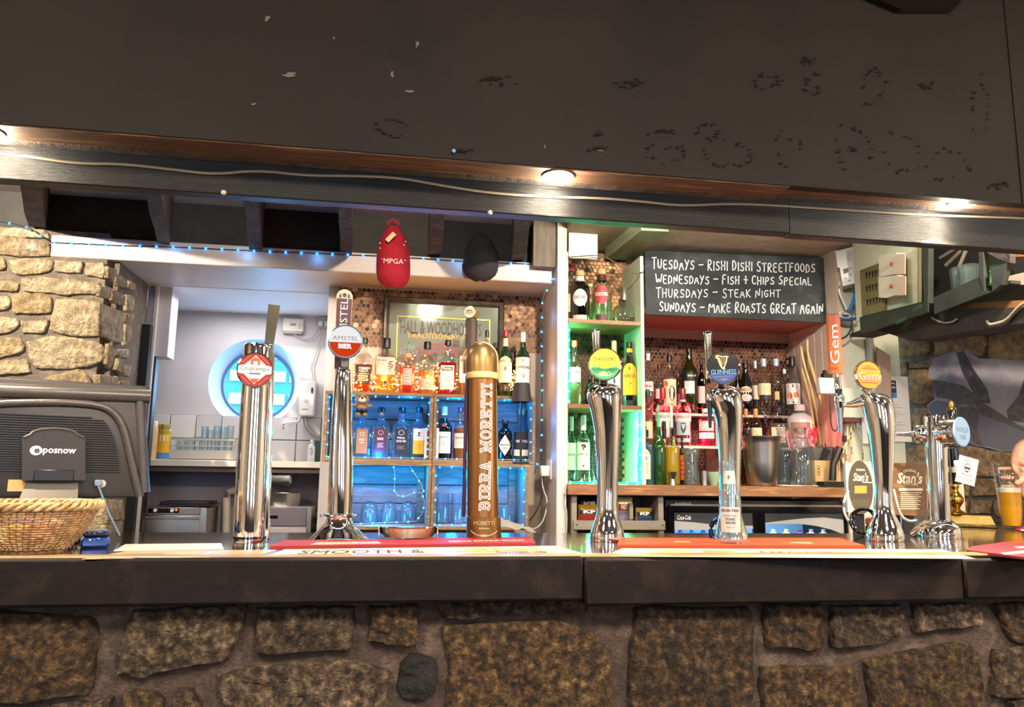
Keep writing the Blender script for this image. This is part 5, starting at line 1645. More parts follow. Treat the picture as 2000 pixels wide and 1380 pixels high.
def lens(root, fr, cx, cy, r, face, rim=CHROME, d=.06, yaw=0, thick=.03, cone=None):
    lx, lz = fr.L(cx, cy, d)
    R = r * (fr.s - 0)
    T = Matrix.Translation((lx, -d, lz)) @ Matrix.Rotation(yaw, 4, 'Z')
    m = M()
    pr = [(R * (.75 if not cone else .12), thick if not cone else cone), (R * .98, thick * .35), (R * 1.04, .002), (R * 1.03, -.003), (R * .96, -.004), (R * .94, -.0025)]
    m.rings([[Vector((q * math.cos(a), y, q * math.sin(a))) for a in [2 * PI * i / 36 for i in range(36)]] for q, y in pr], True, False)
    o = obj('lens', m.xf(T), rim, root)
    obj('lens_face', M().disc((0, -.0024, 0), X3, Z3, R * .945, n=36).xf(T), face, o, False)
    return o, T, R


def decal(o, T, R, mt, shapes=(), texts=(), name='lettering', y=-.0034):
    m = M()
    for sh in shapes:
        m.add([(a * R, y, b * R) for a, b in sh], [tuple(range(len(sh)))])
    for s_, cx, cz, w_, h_, *r_ in texts:
        text(m, s_, (cx * R, y - .0004, cz * R), X3, Z3, w_ * R, h_ * R, r_[0] if r_ else 0, r_[2] if len(r_) > 2 else 0, arc=(r_[1] * R if len(r_) > 1 and r_[1] else None))
    return obj(name, m.xf(T), mt, o, False)


def arcp(a0, a1, r, n=14, cx=0, cz=0):
    return [(cx + r * math.cos(math.radians(a0 + (a1 - a0) * i / n)), cz + r * math.sin(math.radians(a0 + (a1 - a0) * i / n))) for i in range(n + 1)]


def font(x, y, label):
    fr = Fr(x, y, z=ZBAR)
    return thing('beer_font', label, 'beer tap', fr), fr


def turned(fr, rows, n=28, sy=1, p=2):
    return M().lathe([(r, max(z, .0005), cx) for r, z, cx in fr.rings(rows)][::-1], n, p, sy)


# straight chrome column with the red and white lens
t, fr = font(487, 1058, 'tall straight chrome beer font with round red and white lens')
obj('column', turned(fr, [(672, 483, 528), (672.5, 480, 532), (675, 477, 534.5), (680, 476, 535), (757, 472.5, 529), (900, 463, 524), (1050, 456, 518)]), CHROME, t)
obj('base_ring', turned(fr, [(1050, 455.5, 519), (1051, 454.5, 520), (1061, 453.5, 519.5)]), CHROME, t)
obj('base_seal', turned(fr, [(1046, 455, 519.3), (1050, 454.7, 519.6)]), BLKG, t)
obj('column', turned(fr, [(690, 527, 537), (1055, 516, 526)], 16), CHROME, t)
a, b_, c_, d_ = fr.L(524, 594), fr.L(547.5, 597), fr.L(534, 676), fr.L(516, 676)
m = M().prism([(a[0], -.004, a[1]), (b_[0], -.004, b_[1]), (c_[0], -.004, c_[1]), (d_[0], -.004, d_[1])], (0, .012, 0))
obj('handle', m, DCHR, t, False)
o, T, R = lens(t, fr, 498, 722, 33.5, mat('red_lens_face', '#a32a1e', .45, spec=.3), d=.055)
decal(o, T, R, plain('#e8e4df', .4), [[(-.88, 0), (0, .86), (.88, 0), (0, -.86)]], name='print_diamond', y=-.0028)
decal(o, T, R, plain('#7d2430', .4), [[(-.8, 0), (0, .78), (.8, 0), (0, -.78)]], name='print_diamond', y=-.0030)
decal(o, T, R, plain('#efebe6', .4), [[(-.93, .22), (-.6, .28), (-.42, .46), (-.3, .5), (.3, .5), (.42, .46), (.6, .28), (.93, .22), (.93, -.22), (.6, -.26), (.4, -.44), (.25, -.5), (0, -.62), (-.25, -.5), (-.4, -.44), (-.6, -.26), (-.93, -.22)]], name='print_panel', y=-.0032)
decal(o, T, R, plain('#d9542c', .4), [[(-.26, .28), (-.26, .6), (0, .76), (.26, .6), (.26, .28), (.12, .28), (.12, .5), (-.12, .5), (-.12, .28)], [(-.26, -.52), (.26, -.52), (.14, -.74), (0, -.78), (-.14, -.74)]], name='print_castle')
decal(o, T, R, plain('#4b4f63', .4), (), [('Cruzcampo', 0, .04, 1.62, .34)], y=-.0036)
decal(o, T, R, plain('#6a625f', .4), [[(-.32, -.28), (.32, -.28), (.32, -.18), (-.32, -.18)]], (), name='print_bar')
decal(o, T, R, plain('#f0c9a0', .4), [[(sx * (.28 + .085 * i) - .02, sz * (.84 - .083 * i) - .02), (sx * (.28 + .085 * i) + .02, sz * (.84 - .083 * i) - .02), (sx * (.28 + .085 * i) + .02, sz * (.84 - .083 * i) + .02), (sx * (.28 + .085 * i) - .02, sz * (.84 - .083 * i) + .02)] for i in range(6) for sx in (-1, 1) for sz in (-1, 1)], name='print_dots')

# bulged chrome font with paddle handle and glowing lens
t, fr = font(662, 1054, 'chrome pedestal beer font with maroon paddle and glowing white and orange lens')
obj('column', turned(fr, [(717, 664, 677), (718, 660, 681), (721, 657, 684), (728, 655.5, 685.5), (745, 653, 686), (775, 650.5, 687.5), (840, 646, 688.5), (900, 643, 690), (960, 642.5, 689), (1003, 642.5, 687.5)]), CHROME, t)
obj('ring', turned(fr, [(1002, 641, 688), (1003, 633, 690), (1006, 630, 693), (1009, 633, 691), (1010, 641, 686)]), CHROME, t)
for x in (628, 694):
    cx, z = fr.L(x, 1006)
    obj('knob', M().ball((cx, 0, z), 3.2 * fr.s, 10, 8), CHROME, t)
obj('base', turned(fr, [(1009, 640, 686), (1014, 638, 686.5), (1022, 634, 690), (1031, 626, 697), (1039, 617, 706), (1047, 609, 715), (1051, 605, 719), (1054, 605, 720), (1057, 606, 719)], 36), CHROME, t)
pts = arcp(0, 180, 1, 12)
m = M()
cx, cz = fr.L(673, 580)
hw = 16.5 * fr.s
zb_ = fr.L(673, 720)[1]
m.prism([(cx + a * hw, .012, cz + b * hw) for a, b in pts] + [(cx - hw * .8, .012, zb_), (cx + hw * .8, .012, zb_)], (0, -.012, 0))
hd = obj('paddle', m, plain('#c9a36a', .35, .3), t, False)
m = M().add([(cx + a * hw * .93, -.0006, cz + b * hw * .93) for a, b in pts] + [(cx - hw * .93, -.0006, cz - 3 * fr.s), (cx + hw * .93, -.0006, cz - 3 * fr.s)], [tuple(range(15))])
obj('paddle_top', m, plain('#d6c2b2', .4), hd, False)
m = M().quad((cx - hw * .8, -.0006, zb_), (cx + hw * .8, -.0006, zb_), (cx + hw * .93, -.0006, cz - 3.5 * fr.s), (cx - hw * .93, -.0006, cz - 3.5 * fr.s))
obj('paddle_panel', m, plain('#4d1a28', .35), hd, False)
m = M()
text(m, 'AMSTEL', (cx, -.0012, (cz + fr.L(673, 668)[1]) / 2), Z3, -X3, cz - 6 * fr.s - fr.L(673, 668)[1], 15 * fr.s, .02)
obj('lettering', m, plain('#e6ddd2', .4), hd, False)
m = M()
m.disc((cx, -.0012, cz + 4 * fr.s), X3, Z3, 4.2 * fr.s, 4.6 * fr.s, 14)
for q in (-1, 1):
    m.add([(cx + q * a * fr.s, -.0012, cz + b * fr.s) for a, b in ((5, -2), (7, 3), (6, 8), (9, 6), (12, 2), (10, 1), (12, -3), (8, -1))], [tuple(range(8))])
m.add([(cx + a * fr.s, -.0013, cz + b * fr.s) for a, b in ((-6, -4), (0, -6.5), (6, -4), (5, -2.8), (0, -5), (-5, -2.8))], [tuple(range(6))])
obj('emblem', m, plain('#4a3b36', .4), hd, False)
a, b_ = fr.L(664.5, 722), fr.L(682.5, 698)
obj('neck', M().bx(a[0], b_[0], -.045, -.0125, a[1], b_[1], .003), plain('#6d6660', .3, .6), t)
o, T, R = lens(t, fr, 674.6, 667, 33, glow('lit_white_lens', '#fdfdfb', .7), plain('#8aa3b5', .2, .8), d=.06)
decal(o, T, R, glow('lit_orange_print', '#f0481a', .6), [arcp(183, 357, .93)], name='print_half', y=-.0028)
decal(o, T, R, plain('#4a423e', .5), (), [('AMSTEL', 0, .2, 1.5, .24, -.005)])
decal(o, T, R, glow('lit_white_print', '#ffffff', .8), (), [('BIER', 0, -.28, .8, .3, .05)])

# bronze column font
t, fr = font(944, 1053, 'bronze column beer font with outlined slab lettering and dark wooden handle')
BRZ = mat('satin_bronze', '#96683c', .3, .85, col2='#845832', ns=30, stretch=(1, 1, .02), nd=2)
BRZD = mat('bronze_dome', '#86683f', .35, .8)
rows = [(741, 912.5, 971.5), (850, 913, 972), (1008, 913, 974)]
obj('column', turned(fr, rows, 36), BRZ, t)
cr = 30.9 * fr.s
pr = [(y, 938.5 - h, 938.5 + h + 1.5) for y, h in ((729, 31.5), (715, 31.5), (703, 31), (692, 29), (682, 24.5), (675, 18), (671, 10.5), (669.3, 3))]
obj('dome', turned(fr, pr[::-1], 32), BRZD, t)
m = M()
for k in range(17):
    pass
lp = [fr.L(938.5 + 33 * math.cos(PI * k / 24) * 1.0, 700 - 33 * math.sin(PI * k / 24)) for k in range(25)]
lp = [fr.L(972, 728)] + lp + [fr.L(905.5, 728)]
obj('dome_rim', M().tube([(x, .012, z) for x, z in lp], 2.6 * fr.s, 8), plain('#b79468', .35, .7), t)
obj('collar', turned(fr, [(728.5, 908, 974), (730, 907.5, 975), (740, 909, 975), (741.5, 911, 973)], 36), mat('pale_wood_collar', '#b8935f', .45, col2='#caa873', ns=20, stretch=(8, 1, 1)), t)
bs = obj('base_collar', turned(fr, [(1008, 913, 975), (1009, 911, 978), (1040, 911, 979), (1054, 911.5, 980)], 36), mat('aged_bronze', '#8a6a3f', .38, .9, col2='#6d5230', ns=25, nd=4, bump=.1, bs=80), t)
sd = obj('side_strip', M().box((fr.L(908.5, 880)[0], .004, (fr.L(909, 1008)[1] + fr.L(909, 735)[1]) / 2), (7 * fr.s, .03, fr.L(909, 735)[1] - fr.L(909, 1008)[1]), .002), plain('#4e3a50', .2, .8), t)
hl = fr.L(920, 676)[1]
ht = fr.L(921, 621)[1]
obj('handle', M().lathe([(12.6 * fr.s, hl - .01, fr.L(920.5, 674)[0]), (12 * fr.s, ht, fr.L(920.5, 622)[0]), (8 * fr.s, ht + .006, fr.L(920, 620)[0])], 8, cy=.02), mat('dark_walnut', '#32241b', .5, col2='#4a3628', ns=20, stretch=(6, 6, 1)), t, True, angle=20)
cx, cz = fr.L(919, 608)
m = M().rings([[Vector((13.2 * fr.s * k * math.cos(a), y, 13.2 * fr.s * k * math.sin(a))) for a in [2 * PI * i / 24 for i in range(24)]] for k, y in ((1, .022), (1.02, .0), (1, -.006), (.93, -.008))], True, True)
T = Matrix.Translation((cx, .015, cz)) @ Matrix.Rotation(-.35, 4, 'Z')
bd = obj('badge', m.xf(T), plain('#b99a62', .35, .6), t)
m = M().disc((0, -.0085, 0), X3, Z3, 12 * fr.s, n=24).xf(T)
obj('badge_face', m, plain('#e3d3b4', .45), bd, False)
m = M()
text(m, 'BIRRA', (0, -.0092, 3 * fr.s), X3, Z3, 13 * fr.s, 3.6 * fr.s, .03)
text(m, 'MORETTI', (0, -.0092, -2.2 * fr.s), X3, Z3, 18 * fr.s, 3.6 * fr.s, .03)
obj('lettering', m.xf(T), plain('#3a221a', .5), bd, False)
SLAB = {'B': (1, [[(.0, 0), (.62, 0), (.85, .12), (.85, .42), (.62, .52), (.2, .52)], [(.0, 1), (.6, 1), (.8, .88), (.8, .62), (.62, .52)], [(.2, 0), (.2, 1)]]),
        'I': (.5, [[(.5, 0), (.5, 1)], [(.05, 0), (.95, 0)], [(.05, 1), (.95, 1)]]),
        'R': (1.05, [[(0, 1), (.6, 1), (.8, .88), (.8, .6), (.6, .48), (.2, .48)], [(.2, 0), (.2, 1)], [(0, 0), (.4, 0)], [(.52, .48), (.8, 0)], [(.65, 0), (1, 0)]]),
        'A': (1.05, [[(.2, 0), (.46, 1), (.54, 1), (.8, 0)], [(.3, .32), (.7, .32)], [(.02, 0), (.38, 0)], [(.62, 0), (.98, 0)]]),
        'M': (1.3, [[(.16, 0), (.16, 1), (.5, .25), (.84, 1), (.84, 0)], [(0, 0), (.32, 0)], [(.68, 0), (1, 0)], [(0, 1), (.2, 1)], [(.8, 1), (1, 1)]]),
        'O': (1, [[(.5, 1), (.22, .92), (.1, .7), (.1, .3), (.22, .08), (.5, 0), (.78, .08), (.9, .3), (.9, .7), (.78, .92), (.5, 1)]]),
        'E': (.95, [[(.2, 0), (.2, 1)], [(0, 1), (.88, 1), (.88, .76)], [(0, 0), (.9, 0), (.9, .26)], [(.2, .52), (.6, .52)], [(.6, .38), (.6, .66)]]),
        'T': (.95, [[(.5, 0), (.5, 1)], [(.06, .74), (.06, 1), (.94, 1), (.94, .74)], [(.28, 0), (.72, 0)]]), ' ': (.7, [])}
zt_, zb_ = fr.L(943, 751)[1], fr.L(943, 996)[1]
word = 'BIRRA MORETTI'
tot = sum(SLAB[c][0] + .28 for c in word)
u_ = (zt_ - zb_) / tot
x0_, x1_ = fr.L(939.5, 880)[0], fr.L(957, 880)[0]
ccx = fr.L(943, 880)[0]
for wd_, eps, mt_ in ((.36, .0006, plain('#f0e8e4', .4)), (.13, .0011, plain('#8a6440', .35, .6))):
    m = M()
    z = zb_
    for c in word:
        cw, sts = SLAB[c]
        for st_ in sts:
            pp2 = [((.14 + p[0] * cw) * u_ * 1.0 + z, p[1] * (x1_ - x0_)) for p in st_]
            pp2 = [(a[0] + (b[0] - a[0]) * k / 5, a[1] + (b[1] - a[1]) * k / 5) for a, b in zip(pp2, pp2[1:]) for k in range(5)] + [pp2[-1]]
            ribbon(m, pp2, wd_ * u_ * .8,
                   lambda a, b: Vector((x1_ - b, -(max(0, (cr + .0004) ** 2 - (x1_ - b - ccx) ** 2) ** .5 + eps), a)))
        z += (cw + .28) * u_
    obj('lettering', m, mt_, t, False)
m = M()
text(m, 'MORETTI', (fr.L(945, 0)[0], 0, fr.L(945, 1019)[1]), X3, Z3, 40 * fr.s, 7 * fr.s, .02)
text(m, 'BIRRA', (fr.L(945, 0)[0], 0, fr.L(945, 1029)[1]), X3, Z3, 20 * fr.s, 3 * fr.s, .02)
for k in range(9):
    for q in (-1, 1):
        a = .25 + k * .09
        m.disc((fr.L(945, 0)[0] + q * 26 * fr.s * math.cos(a * 1.4), 0, fr.L(945, 1030)[1] - 13 * fr.s * math.sin(a * 1.4)), X3, Z3, 1.4 * fr.s, n=6)
m.add([(fr.L(945, 0)[0] + a * fr.s, 0, fr.L(945, 1042)[1] + b * fr.s) for a, b in ((-5, -3), (5, -3), (6, 2), (2, 0), (0, 3), (-2, 0), (-6, 2))], [tuple(range(7))])
for q in m.v:
    q.y = -(max(0, (34.3 * fr.s) ** 2 - (q.x - fr.L(945, 0)[0]) ** 2) ** .5 + .0008)
obj('engraving', m, plain('#c9b48a', .4, .5), bs, False)


def cobra(x, yb, label, rows, lx, ly, face, hx, spout=True, n=30, lr=32):
    t, fr = font(x, yb, label)
    obj('column', turned(fr, rows, n, .9), CHROME, t)
    hw_, (xa_, ya_), (xb_, yb_) = hx
    (ax, az), (bx_, bz) = fr.L(xa_, ya_, -.03), fr.L(xb_, yb_, -.03)
    m = M().lathe([(hw_ * .55 * fr.s, bz, bx_), (hw_ * .78 * fr.s, bz + (az - bz) * .35, bx_ + (ax - bx_) * .35), (hw_ * fr.s, az - .012, ax), (hw_ * .95 * fr.s, az - .004, ax), (hw_ * .6 * fr.s, az, ax)], 14, 2.6, .6, cy=.03)
    obj('handle', m, plain('#c9c2b0', .1, 1), t)
    obj('handle_collar', M().lathe([(hw_ * .9 * fr.s, bz - .002, bx_), (hw_ * .9 * fr.s, bz + .012, bx_)], 14, cy=.03), BLKG, t)
    o, T, R = lens(t, fr, lx, ly, lr, face, d=.05, thick=.022, cone=.045)
    a = fr.L(lx - 2, ly + lr - 1)
    b = fr.L(lx - 2, rows[0][0] + 4)
    obj('lens_stem', M().lathe([(8 * fr.s, b[1], b[0]), (8 * fr.s, a[1] + .006, a[0])], 14, cy=-.03), BLKG, t)
    return t, fr, o, T, R


CIDER = mat('yellow_lens_face', '#d5dc28', .25, col2='#dfe44a', ns=1, spec=.3, emit='#d5dc28', es=.05)
rows = [(749, 1172, 1190), (750, 1163, 1199), (753, 1155, 1207), (760, 1148, 1213), (770, 1145, 1215), (780, 1146, 1215), (800, 1152, 1214), (840, 1160, 1212), (900, 1165, 1209), (950, 1166.5, 1207), (985, 1166, 1206), (1005, 1164.5, 1208), (1020, 1159.5, 1213), (1035, 1154, 1218), (1047, 1152, 1219.5), (1056, 1152.5, 1219)]
t, fr, o, T, R = cobra(1185, 1056, 'waisted chrome cider font with yellow and green hills lens', rows, 1181, 711, CIDER, (9, (1164, 641), (1166, 745)))
decal(o, T, R, plain('#2f8a55', .4), [arcp(196, 344, .93), [(-.9, -.26), (-.6, -.1), (-.3, -.22), (0, -.36), (.3, -.24), (.62, -.12), (.9, -.26), (.6, -.4), (0, -.5), (-.6, -.4)]], name='print_hills', y=-.0028)
decal(o, T, R, plain('#9fd27a', .4), [[(-.5, -.62), (0, -.42), (.5, -.6), (.3, -.74), (-.3, -.74)]], name='print_hills', y=-.0031)
decal(o, T, R, plain('#1f5f4c', .4), [arcp(0, 360, .07, 10, a, b) for a, b in ((-.6, -.4), (-.72, -.3), (-.45, -.5), (.55, -.42), (.7, -.32), (.4, -.52), (.1, -.46), (.22, -.58))], name='print_trees', y=-.0033)
decal(o, T, R, plain('#2a2f22', .4), (), [('THATCHERS', -.02, .32, 1.36, .24, .015), ('SOMERSET CIDER', 0, .72, .8, .09, 0, .9)])
decal(o, T, R, plain('#c4861a', .3, .3), (), [('Gold', .0, .0, .8, .42, 0, None, .25)])

STOUT = mat('dark_lens_face', '#17171f', .12, coat=.8)
rows = [(754, 1402, 1426), (755, 1394, 1434), (759, 1386, 1441), (766, 1381, 1446.5), (776, 1380, 1449), (788, 1385, 1450.5), (800, 1391, 1451), (820, 1397, 1450.5), (850, 1401, 1449), (890, 1404, 1447), (930, 1405, 1446), (975, 1405.5, 1445.5), (1000, 1405, 1447), (1015, 1402.5, 1451), (1035, 1398.5, 1457), (1048, 1396, 1462), (1056, 1396.5, 1461.5)]
t, fr, o, T, R = cobra(1425, 1056, 'waisted chrome stout font with black lens bearing a golden harp', rows, 1412, 718, STOUT, (9, (1382, 646), (1383, 748)))
decal(o, T, R, plain('#2b4a8a', .3), [arcp(205, 335, .93)], name='print_band', y=-.0028)
decal(o, T, R, plain('#8a7a9a', .4), [[(-.62, -.56), (.62, -.5), (.5, -.54), (-.5, -.6)], [(-.3, -.72), (.3, -.66), (.1, -.8)]], name='print_band', y=-.0032)
decal(o, T, R, glow('lit_blue_print', '#9fdcff', .9), (), [('GUINNESS', .02, -.26, 1.5, .3, .012)])
m = M()
hp = lambda pts: [(a, b) for a, b in pts]
fnh = lambda a, b: Vector((a * R, -.0035, b * R))
for pts, w_ in (([(-.36, .6), (-.42, .68), (-.36, .77), (-.24, .76), (-.1, .7), (.08, .68), (.22, .72), (.32, .66)], .07), ([(-.3, .66), (-.22, .4), (-.12, .1), (0, -.08), (.1, -.04)], .1), ([(.24, .64), (.22, .4), (.12, .14), (.02, -.04)], .08), ([(-.2, .62), (-.05, .1)], .03)):
    ribbon(m, smooth_pts(pts, 1), w_, fnh)
for k in range(5):
    ribbon(m, [(-.16 + k * .07, .64), (-.03 + k * .04, .16 + k * .03)], .012, fnh)
obj('harp_emblem', m.xf(T), plain('#e2c98c', .3, .3), o, False)
# spout arm and nozzle
(ax, az), (bx_, bz) = fr.L(1398, 772), fr.L(1386, 783)
obj('spout_arm', M().tube([(ax, -.01, az), (bx_, -.02, az + .004), (bx_, -.02, bz)], 6 * fr.s, 10), CHROME, t)
(bx_, bz), (ax, az) = fr.L(1386, 783), fr.L(1387, 836)
obj('nozzle', M().lathe([(2.8 * fr.s, az), (5.2 * fr.s, bz)], 14, cx=bx_, cy=-.02), BLK, t)
lp = [fr.L(1400 - 12 * math.sin(a), 1036 - 22 * math.cos(a)) for a in [PI * k / 10 * .98 for k in range(11)]]
obj('side_tube', M().tube([(x, .03, max(z, .006)) for x, z in lp], 5 * fr.s, 10), plain('#3b4a7a', .12, 1), t)

# amber ale font
rows = [(768, 1695, 1712), (769, 1686, 1722), (773, 1676, 1731), (780, 1680, 1739), (792, 1684, 1743), (806, 1687, 1745), (820, 1690, 1746), (850, 1696.5, 1746), (880, 1700.5, 1745), (930, 1707, 1743), (960, 1708.5, 1742), (985, 1708, 1743), (1005, 1706, 1747), (1025, 1698.5, 1757), (1040, 1694, 1762), (1050, 1692, 1763), (1056, 1692.5, 1762)]
t, fr = font(1727, 1056, 'waisted chrome ale font with orange paddle on its spout and turned orange lens')
obj('column', turned(fr, rows, 30, .9), CHROME, t)
m = M()
lp = [(fr.L(x, y), h) for x, y, h in ((1722, 786, 15), (1700, 782, 13), (1680, 786, 10.5), (1664, 790, 7), (1652, 791, 4.5), (1643, 791, 4))]
m.tube([(p[0], -.01, p[1]) for p, h in lp], [h * fr.s for p, h in lp], 16)
obj('spout_arm', m, CHROME, t)
ax, _ = fr.L(1640, 790)
zz = lambda y: fr.L(1640, y)[1]
obj('tap_body', M().lathe([(4 * fr.s, zz(800)), (8 * fr.s, zz(797)), (9.5 * fr.s, zz(786)), (10.5 * fr.s, zz(776)), (8 * fr.s, zz(769))], 18, cx=ax, cy=-.01), CHROME, t)
obj('nozzle', M().lathe([(4.2 * fr.s, zz(845)), (6.5 * fr.s, zz(806)), (7.5 * fr.s, zz(797))], 18, cx=ax, cy=-.01), STEEL, t)
obj('tap_seal', M().lathe([(6.5 * fr.s, zz(769)), (7 * fr.s, zz(760))], 16, cx=fr.L(1638, 760)[0], cy=-.01), BLK, t)
obj('ferrule', M().lathe([(6.5 * fr.s, zz(760)), (5.5 * fr.s, zz(748)), (6 * fr.s, zz(731))], 16, cx=fr.L(1635, 745)[0], cy=-.01), CHROME, t)
(ax, az), (bx_, bz) = fr.L(1627, 617), fr.L(1633, 731)
m = M().lathe([(13 * fr.s, bz, bx_), (13.5 * fr.s, (az + bz) / 2, (ax + bx_) / 2), (13.5 * fr.s, az, ax)], 20, 5, .5, cy=-.01)
hd = obj('paddle', m, mat('orange_paddle', '#a84e14', .4), t)
obj('paddle_top', M().lathe([(13.2 * fr.s, az, ax), (12.6 * fr.s, az + .003, ax)], 20, 5, .5, cy=-.01), plain('#5d4030', .5), hd)
m = M()
dz = az - bz
tilt = Vector((ax - bx_, 0, az - bz)).normalized()
text(m, 'Gem', Vector(((ax + bx_) / 2, -.01 - 13.6 * fr.s * .5 - .0012, (az + bz) / 2)), tilt, Vector((-tilt.z, 0, tilt.x)), dz * .66, 17 * fr.s, .0)
obj('lettering', m, plain('#f2e9df', .4), hd, False)
m = M()
for k in range(2):
    m.box((bx_ + (-2 + 4 * 0) * fr.s, -.01 - 13.6 * fr.s * .5 - .001, bz + (10 + k * 3) * fr.s), (14 * fr.s, .0006, .9 * fr.s))
obj('print_lines', m, plain('#6a3412', .5), hd, False)
o, T, R = lens(t, fr, 1695.5, 732, 28.5, mat('orange_lens_face', '#c85a0e', .45, spec=.3, emit='#e07a1e', es=.04), d=.03, yaw=.62, thick=.03, cone=.055)
decal(o, T, R, glow('lit_white_print', '#ffffff', .8), (), [('Gem', 0, -.1, 1.6, .55, .01)])
decal(o, T, R, plain('#6b3c1a', .4), [[(-.5, .45), (-.1, .7), (.3, .62), (.0, .55), (.45, .5), (.7, .38), (.1, .42)], [(-.7, -.5), (.7, -.5), (.7, -.55), (-.7, -.55)]], name='print_leaf')
a, b_ = fr.L(1690, 759), fr.L(1700, 772)
obj('lens_stem', M().lathe([(9 * fr.s, b_[1], b_[0]), (8 * fr.s, a[1], a[0])], 14), CHROME, t)

# T-bar font with side lens
t, fr = font(1836, 1049, 'chrome tee-shaped beer font with sideways barrel and glowing pale lens')
obj('column', turned(fr, [(811, 1808, 1845), (812, 1805, 1848), (815, 1804.5, 1848.5), (900, 1809, 1850.5), (1016, 1815, 1855)]), CHROME, t)
obj('base', turned(fr, [(1015, 1814, 1856), (1019, 1806, 1862), (1030, 1796, 1872), (1040, 1793, 1873.5), (1050, 1793, 1873)], 32), CHROME, t)
a = fr.L(1786, 1036)
obj('base_tail', M().tube([(fr.L(1815, 1022)[0], 0, fr.L(1815, 1024)[1]), (fr.L(1796, 1032)[0], 0, fr.L(1796, 1033)[1]), (fr.L(1780, 1042)[0], 0, fr.L(1780, 1043)[1])], [12 * fr.s, 9 * fr.s, 6 * fr.s], 12), CHROME, t)
yb_ = .78
c0, c1 = fr.L(1834, 845), fr.L(1876, 847)
dx = Vector((c1[0] - c0[0], -.034, 0))
A = Vector((c0[0], .0, c0[1]))
m = M()
ln_ = dx.length
dn = dx.normalized()
side = Vector((-dn.y, dn.x, 0))
rs = []
for k, rr in ((0, 25), (.25, 27), (.3, 28.5), (.45, 27.5), (.5, 29), (.65, 27.5), (.7, 29), (.9, 28.5), (.98, 28)):
    rs.append([A + dn * (ln_ * k) + (side * math.cos(q) + Z3 * math.sin(q)) * rr * fr.s for q in [2 * PI * i / 28 for i in range(28)]])
m.rings(rs)
obj('barrel', m, CHROME, t)
E = A + dn * ln_
ex_ = -side if (-side).y < side.y else side
ex_ = Vector((dn.y * -1, dn.x, 0))
if ex_.dot(Vector((1, -.3, 0))) < 0:
    ex_ = -ex_
m = M().rings([[E + dn * y + (ex_ * math.cos(q) + Z3 * math.sin(q)) * rr * fr.s for q in [2 * PI * i / 32 for i in range(32)]] for rr, y in ((28, -.001), (29.5, .001), (29, .004), (27.5, .005))], True, True)
lo = obj('lens', m, plain('#7fb2d8', .2, .6), t)
obj('lens_face', M().disc(E + dn * .0055, ex_, Z3, 26.8 * fr.s, n=32), glow('lit_pale_lens', '#dff2ff', .68), lo, False)
m = M()
text(m, 'PROPELLER', E + dn * .0062 + Z3 * 4 * fr.s, ex_, Z3, 42 * fr.s, 9 * fr.s, -.005)
text(m, '108', E + dn * .0062 - Z3 * 10 * fr.s, ex_, Z3, 18 * fr.s, 9 * fr.s, -.005)
obj('lettering', m, plain('#1d3444', .5), lo, False)
(ax, az) = fr.L(1860, 820)
obj('handle', M().lathe([(10 * fr.s, az), (9 * fr.s, fr.L(0, 806)[1]), (6.5 * fr.s, fr.L(0, 798)[1])], 16, cx=ax, cy=-.012), BLKG, t)
obj('finial', M().lathe([(9 * fr.s, fr.L(0, 801)[1]), (8 * fr.s, fr.L(0, 798)[1]), (4 * fr.s, fr.L(0, 794)[1]), (4.5 * fr.s, fr.L(0, 787)[1]), (2 * fr.s, fr.L(0, 783)[1])], 16, cx=ax, cy=-.012), BRASS, t)
m = M()
lp = [(fr.L(x, y), h) for x, y, h in ((1808, 847, 17), (1803, 847, 19.5), (1790, 847, 19.5), (1786, 847, 17), (1785, 847, 6), (1770, 848, 4.5), (1750, 848, 3))]
m.tube([(p[0], 0, p[1]) for p, h in lp], [h * fr.s for p, h in lp], 18)
obj('side_valve', m, CHROME, t)
m = M().lathe([(8.5 * fr.s, fr.L(0, 945)[1]), (9 * fr.s, fr.L(0, 876)[1])], 16, cx=fr.L(1866, 900)[0], cy=.02)
obj('pour_tube', m, BLKG, t)
obj('tube_band', M().lathe([(9.3 * fr.s, fr.L(0, 922)[1]), (9.3 * fr.s, fr.L(0, 911)[1])], 16, cx=fr.L(1866, 900)[0], cy=.02), CAPW, t)

# ---------------------------------------------------------------- things on the bar
# till seen from behind
fr = Fr(100, 1062, Y=2.16, z=ZBAR)
fr.y0 = 880
t = thing('till', 'grey-black till terminal seen from behind on the bar', 'till', fr)
TG = mat('till_grey_plastic', '#55504d', .28, .3, col2='#4a4542', ns=200, nd=2, bump=.06, bs=500)
TD = mat('till_dark_plastic', '#2a2523', .4, col2='#241f1e', ns=200, nd=2, bump=.08, bs=500)
s = fr.s
L = fr.L


def slab(x0, x1, y0, y1, d0, d1, rad, seg=5):
    """rounded slab facing the viewer, corners by pixels; d = towards the viewer"""
    (ax, az), (bx_, bz) = L(x0, y1), L(x1, y0)
    r = rad * s
    o = []
    for cx_, cz_, a0 in ((bx_ - r, bz - r, 0), (ax + r, bz - r, 90), (ax + r, az + r, 180), (bx_ - r, az + r, 270)):
        for k in range(seg + 1):
            a = math.radians(a0 + 90 * k / seg)
            o.append((cx_ + r * math.cos(a), cz_ + r * math.sin(a)))
    cxx, czz = (ax + bx_) / 2, (az + bz) / 2
    rs = []
    e = 4 * s
    for d, k in ((d0, 0), (d1 - e, 0), (d1 - e * .3, .35), (d1, 1)):
        rs.append([Vector((x - (x - cxx) / abs(bx_ - ax) * 2 * e * k, -d, z - (z - czz) / abs(bz - az) * 2 * e * k)) for x, z in o])
    return M().rings(rs, True, True)


